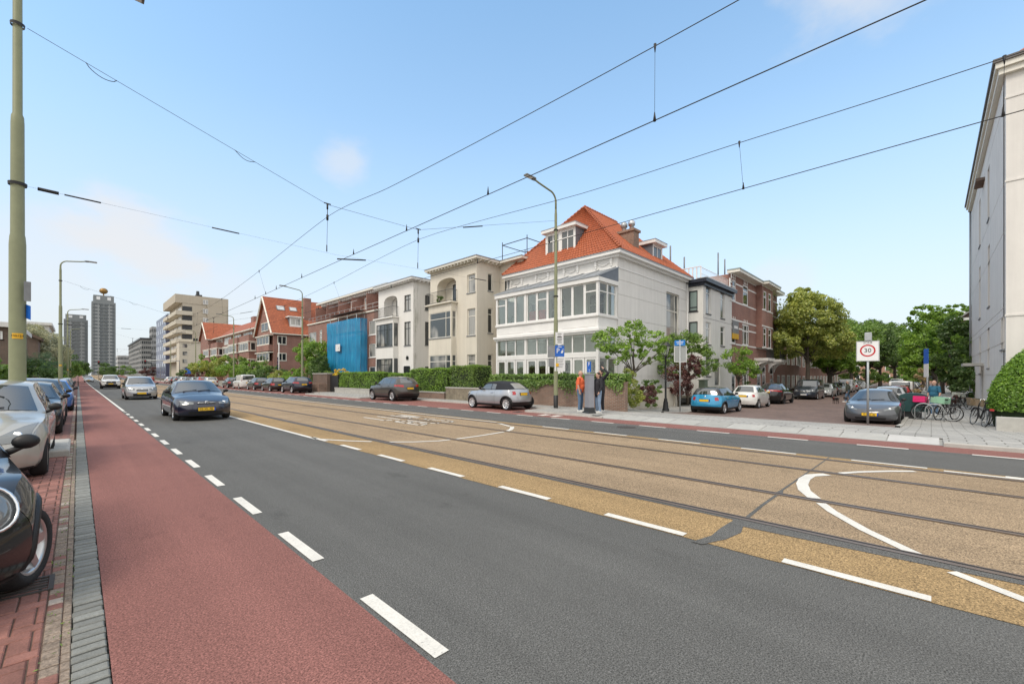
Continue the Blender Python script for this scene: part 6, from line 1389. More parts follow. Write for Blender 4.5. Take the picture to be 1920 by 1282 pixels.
# navy glass block, slim grey block, hotel, towers
BLG=glass_mat('blue_cladding',(.10,.11,.19),.3); 
t,Y1,z1,base,fh=block('dark_blue_block','dark blue clad block next to the beige flats',293,310.5,22.5,onX(22.5,311),590,BLG,sideX=34,cols=5,rows=7,wm=glass_mat('blue_window',(.22,.24,.34),.1))
block('slim_grey_block','slim grey block between the hotel and the dark blue block',280,284,30,onX(30,284.5),612,GRC,sideX=onY(onX(30,284.5),294),cols=3,rows=8,scols=3)
t,Y1,z1,base,fh=block('hotel','grey hotel with mansard top far down the road',241,264,22,onX(22,265),636,mat('hotel_grey',(.27,.27,.26),.7,var=.1),sideX=onY(onX(22,265),283),cols=10,rows=7,scols=5,cat='hotel')
mb=MB(); mb.box(21.5,onY(onX(22,265),283)+.5,onX(22,265)-.5,Y1,z1,z1+.8); mb.build('cornice',DARK,t,W=True)
def tower(name,label,px0,px1,ytop,ybase,d,m,nf,ncol,wm,ball=False):
    pc=(px0+px1)/2; l=(pc-960)/F*d; cx,cy=l*ct+d*st,-l*st+d*ct; w=(px1-px0)/F*d/1.3; z1=H-(ytop-HY)*d/F; z0=-1; t=thing(name,label,'tower',(cx,cy,0)); mb=MB(); h=w/2
    mb.box(cx-h,cx+h,cy-h,cy+h,z0,z1-.08*(z1)); mb.box(cx-h*.86,cx+h*.86,cy-h*.86,cy+h*.86,z1-.08*z1,z1); 
    for s_ in (-1,1): mb.box(cx-h*.2+s_*h*.52,cx+h*.2+s_*h*.52,cy-h-.8,cy-h-.01,z0,z1-.12*z1,1)
    mb.build('wall',m,t,W=True); fh=(z1*.9)/nf; me=None
    for i in range(nf):
        for k in range(ncol):
            a=cx-h*.92+2*h*.92*(k+.12)/ncol
            if me is None: q=MB(); q.box(0,2*h*.7/ncol,-.95,-.81,0,fh*.5); o=q.build('window',wm,t); me=o
            else: o=me.copy(); C.objects.link(o)
            o.location=(a-cx,-h,fh*i+fh*.4)
    if ball: mb=MB(); mb.ball((cx,cy-h*.4,z1+5.5),(3.6,3.6,3.2),0,14,8); mb.tube([(cx,cy-h*.4,z1-.5),(cx,cy-h*.4,z1+3)],.6,6); mb.build('roof_sphere',mat('gold_brown',(.30,.17,.05),.4,.5),t,W=True)
    for s_ in (-1,1): mb=MB(); mb.box(cx+s_*h*.45-h*.15,cx+s_*h*.45+h*.15,cy-h*.86-.4,cy-h*.86,z1-.055*z1,z1-.018*z1); mb.build('top_panel',INKW,t,W=True)
TG=mat('tower_grey',(.23,.245,.25),.7,var=.1,vs=.1); TG2=mat('tower_grey_light',(.31,.32,.32),.7)
tower('high_rise_tower','tall grey residential tower with a golden sphere on its roof',173,215,556,700,470,[TG,TG2],22,4,mat('tower_window',(.10,.115,.125),.2),True)
tower('high_rise_tower','lower grey tower behind the left lamp posts',122,163,591,700,480,[TG,TG2],16,4,mat('tower_window_b',(.16,.17,.175),.3))
t,Y1,z1,base,fh=block('stepped_flats','white stepped apartment block beside the tower, far away',None,241,onY(360,221),360,666,mat('far_white',(.5,.5,.49),.8),sideX=onY(360,242),cols=4,rows=4,scols=8,wm=mat('far_dark',(.08,.085,.09),.3))
def leftblock(label,px0,px1,X,Y,ytop,m,h=None,roof=None,name='house'):
    # buildings beyond the shrubs on the left side
    d=X*st+Y*ct; x0=onY(Y,px0); x1=onY(Y,px1); z1=hz((x0+x1)/2,Y,ytop); t=thing(name,label,'house',(x0,Y,0)); mb=MB(); mb.box(x0,x1,Y,Y+12,-.2,z1); mb.build('wall',m,t,W=True); mb=MB(); mb.box(x0-.3,x1+.3,Y-.4,Y+12,z1,z1+.35); mb.build('cornice',OFFW,t,W=True); return t,x0,x1,z1
t,x0,x1,z1=leftblock('brown brick house behind the trees at the left edge',-60,25,-12,48,612,YB)
window(t,fr((x0,48,0),(1,0,0),(0,-1,0)),onY(48,-4)-x0,onY(48,5)-x0,hz(x1,48,637),hz(x1,48,622),depth=-.05,fw=.12,mull=(.5,),gm=GLS2)
t,x0,x1,z1=leftblock('pale grey house with flat roof behind the left shrubs',47,92,-12,85,609,OFFW); window(t,fr((x0,85,0),(1,0,0),(0,-1,0)),onY(85,67)-x0,onY(85,74)-x0,hz(x1,85,618),hz(x1,85,613),depth=-.05,fw=.1,gm=GLS2,sill=None)
t=thing('brown_roof_house','house with a brown pitched roof behind the grey bush','house',(onY(70,46),70,0)); x0,x1=onY(70,46),onY(70,72); za,zb2=hz(x0,70,617),hz(x1,70,634); mb=MB(); mb.box(x0,x1,70,80,-.2,zb2); mb.build('wall',YB,t,W=True); mb=MB(); quadroof(mb,[(x0-.3,69.5,za),(x1+.3,69.5,zb2),(x1+.3,80,zb2),(x0-.3,80,za)],.25); mb.build('roof',mat('brown_tile',(.14,.09,.065),.7,var=.2),t,W=True)
# ================= poles, wires, signs
YEL=mat('yellow_tag',(.75,.42,.02),.5); SBLUE=mat('sign_blue',(.01,.12,.52),.35); SRED=mat('sign_red',(.5,.015,.02),.4); SWH=mat('sign_white',(.75,.75,.75),.4); BLACKM=mat('black_metal',(.015,.015,.016),.5)
WIRE=mat('wire_metal',(.02,.02,.021),.6)
def pole(label,x,y,base=.08,arm=-1,tagtext=None,h0=4.28,left=False,group=None,scale=1.,tagx=None):
    t=thing('street_lamp',label,'lamp post',(x,y,base),0,group); r0=.122 if left else .105; r1=.10 if left else .085; r2=.07
    mb=MB(); prof=[(r0,.62 if not left else 0),(r0*.97,h0-.15),(r0*.9,h0),(r1,h0+.06),(r1*.95,6.55),(r1*.9,6.7),(r2,6.76),(r2*.95,9.35),(r2*.8,9.45),(.055,9.5),(.05,9.6)]
    mb.lathe(prof,seg=18); mb.build('shaft',OLIVE,t)
    if not left: mb=MB(); mb.lathe([(r0+.004,-.1),(r0+.004,.62),(r0-.01,.63)],seg=18); mb.build('base_sleeve',BLACKM,t)
    mb=MB(); n=9; L=1.32 if left else 1.55; dz=-.3 if left else 0
    pts=[(0,0,9.45)]+[(arm*L*.30*(1-math.cos(PI/2*k/n)),0,9.95+dz+.42*math.sin(PI/2*k/n)) for k in range(n+1)]+[(arm*L*.8,0,10.47+dz),(arm*L,0,10.53+dz)]
    mb.tube(pts,[.05]*3+[.042]*(len(pts)-3),8); a=mb.build('arm',OLIVE,t)
    mb=MB(); x0,x1=sorted((arm*L,arm*(L+.62))); mb.box(x0,x1,-.11,.11,10.52+dz,10.60+dz,0,.03); mb.box(min(arm*(L-.05),arm*(L+.15)),max(arm*(L-.05),arm*(L+.15)),-.06,.06,10.49+dz,10.58+dz); h=mb.build('lamp_head',mat('lamp_grey',(.16,.16,.15),.5),t)
    mb=MB(); x0,x1=sorted((arm*(L+.2),arm*(L+.57))); mb.box(x0,x1,-.085,.085,10.508+dz,10.519+dz); mb.build('lamp_glass',SWH,h)
    if tagtext is not None:
        mb=MB(); a0=math.atan2(-y,-x); z=2.42-base; mb.grid([[((r0+.004)*math.cos(a0+w_),(r0+.004)*math.sin(a0+w_),zz) for zz in (z-.055,z+.055)] for w_ in np.linspace(-.62,.62,9)],0,True); g_=mb.build('number_tag',YEL,t)
        if tagtext: n_=Vector((math.cos(a0),math.sin(a0),0)); u_=Vector((-n_.y,n_.x,0)); lettering(tagtext,.062,INK,g_,n_*(r0+.012)+Vector((0,0,z)),u_,(0,0,1))
    for z in (8.67-base,5.47-base): mb=MB(); mb.lathe([(r2+.03 if z>6 else r1+.03,-.03),(r2+.035 if z>6 else r1+.035,.03)],(0,0,z),14); mb.build('clamp_ring',BLACKM,t)
    return t
gl_='olive lamp posts carrying the tram wires'
PL=[(-.85,13.1),(-.9,45.9),(-.92,79),(-.95,112)]
p1=pole('thick olive pole with yellow tag reading M0124, nearest on the left',-.85,13.1,.13,1,'M0124',left=True,group=gl_)
# bracket signs on the near pole, seen from behind and edge on
mb=MB(); mb.box(.095,.19,-.2,-.17,2.99,3.38); mb.build('sign_plate',LEADG,p1)
mb=MB(); mb.mesh([(.115,-.05,2.66),(.185,-.16,2.62),(.185,-.16,2.9),(.115,-.05,2.94),(.115,-.03,2.66),(.185,-.14,2.62),(.185,-.14,2.9),(.115,-.03,2.94)],[(0,1,2,3),(7,6,5,4),(0,4,5,1),(1,5,6,2),(2,6,7,3),(3,7,4,0)]); mb.build('parking_sign',SBLUE,p1)
for k,l in ((1,'second olive lamp post along the left parking row'),(2,'third olive lamp post along the left parking row'),(3,'fourth olive lamp post on the left, far away')): pole(l,PL[k][0],PL[k][1],.1+zr(PL[k][1]),1,'',left=True,group=gl_)
pA=pole('olive lamp post with blue parking sign in front of the corner house',16.2,12.95,.08,-1,None,group=gl_)
for y,l in ((46.2,'olive lamp post at the dark cars before the brick pier'),(73.8,'olive lamp post in front of the orange roofed terrace'),(103,'olive lamp post in front of the beige flats'),(135,'olive lamp post farthest along the far kerb')): pole(l,16.2,y,.08+zr(y),-1,None,group=gl_)
# parking signs on the post: plates face oncoming traffic and the camera side
def plate(mb,c,n,w,h,m=0,t=.012):
    c=Vector(c); n=Vector(n).normalized(); u=Vector((-n.y,n.x,0)); up=Vector((0,0,1)); v=[]
    for d in (-t/2,t/2):
        for a,b in ((-1,-1),(1,-1),(1,1),(-1,1)): v.append(c+u*a*w/2+up*b*h/2+n*d)
    mb.mesh(v,[(3,2,1,0),(4,5,6,7),(0,1,5,4),(1,2,6,5),(2,3,7,6),(3,0,4,7)],m)
def sign(par,name,c,n,w,h,m,texts=(),back=GREYM):
    mb=MB(); plate(mb,c,n,w,h); o=mb.build(name,m,par); n=Vector(n).normalized(); u=Vector((-n.y,n.x,0))
    for s_,sz,dx,dz,mm in texts: lettering(s_,sz,mm,o,Vector(c)+n*.009+u*dx+Vector((0,0,dz)),u,(0,0,1))
    return o
nS=(-.45,-.9,0); cS=Vector((.06,-.16,0)); 
o=sign(pA,'text_sign',cS+Vector((.02,0,3.36)),nS,.42,.58,SWH)
mb=MB(); nn=Vector(nS).normalized(); u=Vector((-nn.y,nn.x,0)); c0=cS+Vector((.02,0,3.36))+nn*.009
for dz,w in ((.22,.2),(.13,.16),(-.02,.26),(-.08,.26),(-.14,.2),(-.2,.24)): plate(mb,c0+Vector((0,0,dz)),nn,w,.022,0,.002)
plate(mb,c0+Vector((0,0,.06)),nn,.24,.05,0,.002); mb.build('print',INK,o)
o=sign(pA,'parking_sign',cS+Vector((.03,0,2.75)),nS,.5,.54,SBLUE,(('P',.34,-.09,-.0,INKW),))
mb=MB(); c0=cS+Vector((.03,0,2.75))+nn*.009; M2=[(.06,-.1),(.16,-.1),(.2,.02),(.1,.02)]; mb.face([c0+u*a+Vector((0,0,b)) for a,b in M2]); mb.tube([c0+u*.13+Vector((0,0,.04)),c0+u*.2+Vector((0,0,.1))],.012,5); plate(mb,c0+Vector((0,0,.2)),nn,.2,.03,0,.002); mb.build('symbol',INKW,o)
o=sign(pA,'text_sign',cS+Vector((.05,0,2.12)),nS,.56,.68,SWH); mb=MB(); c0=cS+Vector((.05,0,2.12))+nn*.009
for k in range(6): plate(mb,c0+Vector((0,0,.24-k*.075)),nn,.4-.06*(k%3),.02,0,.002)
mb.build('print',LEADG,o)
sign(pA,'sign_plate',Vector((-.22,.1,2.72)),(.9,.45,0),.36,.56,LEADG); sign(pA,'sign_plate',Vector((-.2,.1,2.2)),(.9,.45,0),.32,.4,LEADG); sign(pA,'number_tag',Vector((-.03,-.115,2.08)),(-.6,-.8,0),.14,.15,YEL)
# ---- overhead line
def wire(name,label,pts,r=.009,group='tram overhead wires',cat='wire',m=WIRE):
    mb=MB(); mb.tube(pts,r,5); o=mb.build(name,m); return tag(o,label,cat,group)
def bits(o,name,segs,r=.02,m=BLACKM):
    for a,b in segs: q=MB(); q.tube([a,b],r,6); q.build(name,m,o)
def smooth(pts,n=8): return [tuple(p) for p in cat_rom(pts,n)]
SUPY=[-22,13.05,46,79,112,150]
cw1=wire('contact_wire','lower contact wire over the nearer tram track',[(5.85,-25,5.27),(5.74,0,5.25),(5.72,13.05,5.22),(6.15,46,5.35),(5.8,79,5.35),(6.1,112,5.5),(5.9,150,5.7),(5.9,300,7)],.0075)
cw2=wire('contact_wire','lower contact wire over the farther tram track',[(9.3,-25,5.3),(9.12,0,5.28),(9.08,13.05,5.28),(9.6,46,5.35),(9.2,79,5.35),(9.6,112,5.5),(9.3,150,5.7),(9.3,300,7)],.0075)
mw1p=smooth([(6.5,-22,6.8),(6.0,-8,6.42),(5.78,1.8,6.31),(5.6,6.4,6.30),(5.47,9.8,6.35),(5.33,13.05,6.47),(5.6,22,6.2),(5.9,30,6.12),(6.1,38,6.2),(6.15,46,6.6),(5.95,62,6.1),(5.8,79,6.6),(6,96,6.1),(6.1,112,6.7),(6,135,6.4),(5.9,150,7)],6)
mw2p=smooth([(9.5,-22,6.6),(9.2,-9,6.05),(8.96,-.6,6.01),(8.87,2.64,6.08),(8.75,6.2,6.14),(8.54,13.05,6.5),(8.9,22,6.2),(9.3,30,6.12),(9.5,38,6.2),(9.6,46,6.6),(9.4,62,6.1),(9.2,79,6.6),(9.4,96,6.1),(9.6,112,6.7),(9.4,135,6.4),(9.3,150,7)],6)
mw1=wire('messenger_wire','sagging carrier wire over the nearer tram track',mw1p,.0065); mw2=wire('messenger_wire','sagging carrier wire over the farther tram track',mw2p,.0065)
def ip(P,y): P=np.array(P); return [float(np.interp(y,P[:,1],P[:,0])),y,float(np.interp(y,P[:,1],P[:,2]))]
C1=[(5.85,-25,5.27),(5.74,0,5.25),(5.72,13.05,5.22),(6.15,46,5.35),(5.8,79,5.35)]; C2=[(9.3,-25,5.3),(9.12,0,5.28),(9.08,13.05,5.28),(9.6,46,5.35),(9.2,79,5.35)]
for mw,P,Cc,ys in ((mw1,mw1p,C1,(2.8,-8,21,29.5,38,54,62)),(mw2,mw2p,C2,(2.62,-.72,-9,21,29.5,38,54,62))):
    for y in ys: a,b=ip(P,y),ip(Cc,y); q=MB(); q.tube([a,b],.003,4); q.tube([(a[0],y,a[2]-.09),(a[0],y,a[2]+.03)],[.006,.022],5); q.tube([(b[0],y,b[2]+.12),(b[0],y,b[2]-.01)],[.006,.024],5); q.build('dropper',WIRE,mw)
for cw,Cc,ys in ((cw1,C1,(6.3,9.3,12.2,16.5,19.5,22.7,34)),(cw2,C2,(7.5,10.5,16,24,33))):
    for y in ys: b=ip(Cc,y); q=MB(); q.tube([(b[0],y,b[2]+.16),(b[0],y,b[2])],[.004,.024],5); q.build('clamp',WIRE,cw)
for k,(yL,yR) in enumerate(((13.1,12.95),(45.9,46.2),(79,79),(112,110))):
    zz=zr(yL); nm=['nearest','second','third','fourth'][k]; y=yL
    up=wire('span_wire',nm+' upper span wire hung between the lamp posts across the road',[(-.72,yL,8.68+zz),(5.33,y,6.83+zz),(8.54,y,6.85+zz),(16.1,yR,9.1+zz)],.0055)
    lo=wire('span_wire',nm+' lower span wire crossing under the carrier wires',[(-.72,yL,5.47+zz),(5.6,y,5.36+zz),(11.8,y,5.56+zz),(16.1,yR,5.75+zz)],.002)
    for x,za,zb_,zc in ((5.32,6.83,6.46,5.4),(8.54,6.85,6.5,5.47)):
        q=MB(); q.tube([(x,y,za+zz+.02),(x,y,za+zz-.14)],.026,6); q.tube([(x,y,za+zz-.14),(x,y,zb_+zz)],.012,5); q.tube([(x,y,zb_+zz+.06),(x,y,zb_+zz-.1)],.034,7); q.tube([(x,y,zb_+zz-.1),(x-.02,y,zc+zz)],.006,5); q.tube([(x-.02,y,zc+zz+.2),(x-.02,y,zc+zz)],.016,5); q.tube([(x-.1,y,za+zz+.03),(x+.1,y,za+zz+.03)],.018,5); q.build('hanger',BLACKM,up)
    bits(lo,'insulator',[((-.58,y,5.468+zz),(-.28,y,5.46+zz))],.035); bits(lo,'tension_rod',[((-.2,y,5.46+zz),(.36,y,5.45+zz)),((2.4,y,5.41+zz),(3.0,y,5.40+zz)),((11.0,y,5.53+zz),(11.8,y,5.56+zz))],.016); bits(lo,'steady_arm',[((5.62,y,5.24+zz),(6.55,y,5.38+zz))],.022)
    bits(up,'insulator',[((10.6,y,7.45+zz),(11.6,y,7.75+zz))],.022)
    q=MB(); a=Vector((.12,y,8.43+zz)); d=Vector((6.05,0,-1.85)).normalized(); q.tube([a+d*(.52*i/10)+Vector((0,0,-.13*math.sin(PI*i/10)**.6)) for i in range(11)],.008,4); q.build('wire_loop',WIRE,up)
    q=MB(); a=Vector((2.9,y,7.58+zz)); q.tube([a+d*(.5*i/8)+Vector((0,0,-.1*math.sin(PI*i/8))) for i in range(9)],.008,4); q.build('wire_loop',WIRE,up)
# ---- parking meter
t=thing('parking_meter','grey parking meter column with a blue P sign beside the three people','parking meter',(15.0,10.2,.08)); rz=math.radians(-25); t.rotation_euler=(0,0,rz)
mb=MB(); mb.box(-.2,.2,-.25,.25,0,.06,0,.015); mb.box(-.15,.15,-.19,.19,.06,.24,0,.03); mb.build('base',DARK,t)
MET=mat('meter_grey',(.30,.31,.345),.4,.3,var=.06,vs=3); mb=MB(); mb.box(-.13,.13,-.165,.165,.24,1.6,0,.012); mb.box(-.15,.15,-.185,.185,1.601,1.64,0,.01); mb.build('column',MET,t)
mb=MB(); mb.lathe([(.018,0),(.018,.012),(0,.012)],(-.131,.1,1.5),10,0,'x'); mb.build('lock',DARK,t)
s_=MB(); s_.tube([(0,0,1.64),(0,0,1.72)],.02,6); s_.build('sign_stem',GREYM,t)
o=sign(t,'parking_sign',(0,0.03,1.93),(-1,-.15,0),.24,.44,SBLUE,(('P',.2,0,.09,INKW),)); mb=MB(); mb.face([(-.014,.0,1.76),(-.014,-.04,1.76),(-.014,-.01,1.83),(-.014,.03,1.83)][::-1]); mb.face([(-.014,.1,2.11),(-.014,-.06,2.11),(-.014,-.06,2.13),(-.014,.1,2.13)][::-1]); mb.build('symbol',INKW,o)
# ---- classic lantern
t=thing('street_lantern','black classic street lantern at the side street corner','lantern',(23.2,10.67,-.36))
mb=MB(); mb.lathe([(.19,-.2),(.19,.12),(.15,.2),(.13,.5),(.09,.62),(.1,.68),(.06,.75),(.05,1.6),(.065,1.65),(.048,1.7),(.04,3.0),(.07,3.05),(.09,3.12),(.03,3.16)],seg=14); mb.tube([(-.25,0,2.75),(.25,0,2.75)],.015,5); mb.build('post',BLACKM,t)
mb=MB(); zb_,zt_=3.16,3.68
for k in range(4): a=PI/4+k*PI/2; mb.tube([(.13*math.cos(a),.13*math.sin(a),zb_),(.25*math.cos(a),.25*math.sin(a),zt_)],.014,5)
for z,r in ((zb_,.13),(zt_,.26)): mb.tube([(r*math.cos(PI/4+k*PI/2),r*math.sin(PI/4+k*PI/2),z) for k in range(5)],.016,5)
fr_=mb.build('lantern_frame',BLACKM,t)
mb=MB(); mb.lathe([(.12,zb_+.02),(.235,zt_-.01)],seg=4,sm=False); mb.build('lantern_glass',clear_glass('lantern_glass',(.93,.93,.9),.2),fr_)
mb=MB(); mb.lathe([(.29,zt_),(.27,zt_+.03),(.16,zt_+.2),(.07,zt_+.24),(.07,zt_+.3),(.1,zt_+.32),(.04,zt_+.42),(0,zt_+.44)],seg=8,sm=False); mb.build('lantern_cap',BLACKM,t)
# ---- sign posts
t=thing('sign_post','sign post showing a grey sign back under a blue street name plate','traffic sign',(23.43,9.95,-.36)); mb=MB(); mb.tube([(0,0,-.2),(0,0,4.0)],.038,8); mb.build('post',GREYM,t)
mb=MB(); plate(mb,(.05,0,3.2),(-1,-.35,0),.62,.85,0,.03); q=mb.build('sign_back',mat('sign_back_grey',(.36,.38,.38),.5,.3),t); mb=MB(); n_=Vector((-1,-.35,0)).normalized(); u_=Vector((-n_.y,n_.x,0)); c=Vector((.045,0,3.2))
for a,b,w,h in ((0,.425,.64,.03),(0,-.425,.64,.03),(-.31,0,.03,.86),(.31,0,.03,.86)): plate(mb,c+u_*a+Vector((0,0,b))+n_*.012,n_,w,h,0,.02)
mb.build('rim',SWH,q)
o=sign(t,'street_name_sign',(-.02,0,3.82),(-1,-.2,0),.56,.3,mat('name_blue',(.02,.2,.62),.4)); mb=MB(); n2=Vector((-1,-.2,0)).normalized(); u2=Vector((-n2.y,n2.x,0))
for dz,w in ((.05,.38),(-.04,.3)): plate(mb,Vector((-.02,0,3.82+dz))+n2*.009,n2,w,.035,0,.003)
mb.build('print',INKW,o)
t=thing('speed_sign','white zone 30 sign with red ring on a grey post before the electric saloon','traffic sign',(21.5,1.76,-.27)); mb=MB(); mb.tube([(.03,0,-.2),(.03,0,3.5)],.038,10); mb.build('post',GREYM,t)
nZ=Vector((-1,-.02,0)).normalized(); uZ=Vector((-nZ.y,nZ.x,0)); cZ=Vector((-.02,0,2.86)); mb=MB(); plate(mb,cZ,nZ,.69,.78,0,.03); o=mb.build('sign_plate',SWH,t)
mb=MB()
for a,b,w,h in ((0,.372,.66,.012),(0,-.372,.66,.012),(-.33,0,.012,.75),(.33,0,.012,.75)): plate(mb,cZ+uZ*a+Vector((0,0,b))+nZ*.017,nZ,w,h,0,.004)
mb.build('border',LEADG,o)
mb=MB(); N=36; cc=cZ+nZ*.02+Vector((0,0,.02)); R=lambda r,k:cc+uZ*r*math.cos(2*PI*k/N)+Vector((0,0,r*math.sin(2*PI*k/N)))
for k in range(N): mb.face([R(.185,k),R(.235,k),R(.235,k+1),R(.185,k+1)])
mb.build('red_ring',SRED,o); lettering('30',.23,INK,o,cc,uZ,(0,0,1)); lettering('ZONE',.10,INK,o,cZ+nZ*.017+Vector((0,0,.315)),uZ,(0,0,1))
mb=MB(); mb.box(-.07,.1,-.12,.09,3.27,3.58,0,.02); mb.build('detector_box',GREYM,t)
t=thing('parking_sign_post','narrow post with a blue and white sign seen almost edge on above the bikes','traffic sign',(31.8,.15,-.44)); mb=MB(); mb.tube([(0,0,-.2),(0,0,3.5)],.04,8); mb.build('post',GREYM,t)
sign(t,'blue_plate',(-.05,.05,3.12),(-.35,1,0),.55,.8,SBLUE); sign(t,'white_plate',(-.05,.05,2.36),(-.35,1,0),.55,.7,SWH)
t=thing('waste_container','dark green waste container with a rounded top behind the electric saloon','waste container',(28.2,.62,-.41)); mb=MB(); GB=mat('container_green',(.01,.055,.055),.45,var=.1,vs=4)
N=10; prof=[(-.5,.35),(.5,.35),(.5,1.05)]+[(.5*math.cos(a),1.05+.17*math.sin(a)) for a in [PI*k/N for k in range(1,N)]]+[(-.5,1.05)]
v=[(-.4,y,z) for y,z in prof]+[(.4,y,z) for y,z in prof]; n=len(prof); mb.mesh(v,[tuple(range(n))[::-1],tuple(range(n,2*n))]+[(i,(i+1)%n,n+(i+1)%n,n+i) for i in range(n)]); mb.build('container_body',GB,t)
mb=MB(); mb.box(-.25,.25,-.3,.3,-.1,.349); mb.build('plinth',DARK,t)
for y,l in ((.1,'grey hoop bicycle stand beside the dark green container'),(-.25,'grey hoop bicycle stand near the pink crate bicycle')):
    t=thing('bicycle_stand',l,'bicycle stand',(27.0+y,y+.15,-.4),0,'bicycle stands'); mb=MB(); mb.tube([(0,-.3,-.1),(0,-.3,.5)]+[(0,.3*-math.cos(a),.5+.28*math.sin(a)) for a in [PI*k/8 for k in range(1,8)]]+[(0,.3,.5),(0,.3,-.1)],.022,7); mb.build('hoop',GREYM,t)
t=thing('utility_cabinet','green grey utility cabinet by the narrow white house','cabinet',(32.6,12.1,-.44)); mb=MB(); CG=mat('cabinet_green',(.16,.20,.15),.6,var=.1); mb.box(-.35,.35,-.2,.2,0,1.75,0,.02); mb.box(-.4,.4,-.25,.25,1.751,1.8); mb.build('casing',CG,t); mb=MB(); mb.box(-.3,.3,-.215,-.2,.1,1.65); mb.build('door',CG,t)
# far traffic furniture
t=thing('lane_sign','blue bus lane sign at the roadside before the beige flats','traffic sign',(17.2,118,zr(118))); mb=MB(); mb.tube([(0,0,0),(0,0,3.4)],.05,6); mb.build('post',GREYM,t); sign(t,'blue_plate',(0,-.06,2.7),(-.2,-1,0),1.0,1.15,SBLUE,(('P',.5,-.2,0,INKW),))
for k,(x,y,l) in enumerate(((16,152,'red traffic light on a mast far down the road'),(4.3,175,'small traffic light far down in the middle of the road'))):
    t=thing('traffic_light',l,'traffic light',(x,y,zr(y))); mb=MB(); mb.tube([(0,0,0),(0,0,5.2),(-3.2 if k==0 else 0,0,5.5)],.07,6); mb.build('mast',GREYM,t); mb=MB(); xx=-3.2 if k==0 else 0; mb.box(xx-.25,xx+.25,-.2,.1,4.7,5.8); h=mb.build('signal_head',BLACKM,t)
    mb=MB(); mb.ball((xx,-.22,5.55),.15,0,10,6); mb.build('lens',SRED,h)
t=thing('gantry','grey portal frame over the road near the traffic lights','gantry',(17,128,zr(128))); mb=MB(); mb.tube([(0,0,0),(0,0,5.2),(-6,0,5.2)],.12,6); mb.build('frame',GREYM,t)
t=thing('flag_pole','white flag pole with a drooping dark blue flag in the garden','flag pole',(18.3,onX(18.3,523),.08)); mb=MB(); mb.tube([(0,0,0),(0,0,5.9)],[.06,.045],8); mb.build('pole',INKW,t)
mb=MB(); rows=[[(.05+.16*abs(math.sin(j*1.3))*s_-.02,.06+.05*math.sin(j*2+s_*4),5.3-.2*j-.1*s_) for s_ in (0,.5,1)] for j in range(11)]; rows=[[(-abs(p[0])-.02,p[1],p[2]-1.1) for p in r] for r in rows]; mb.grid(rows); mb.build('flag',NAVYF:=mat('flag_navy',(.015,.025,.12),.8),t)
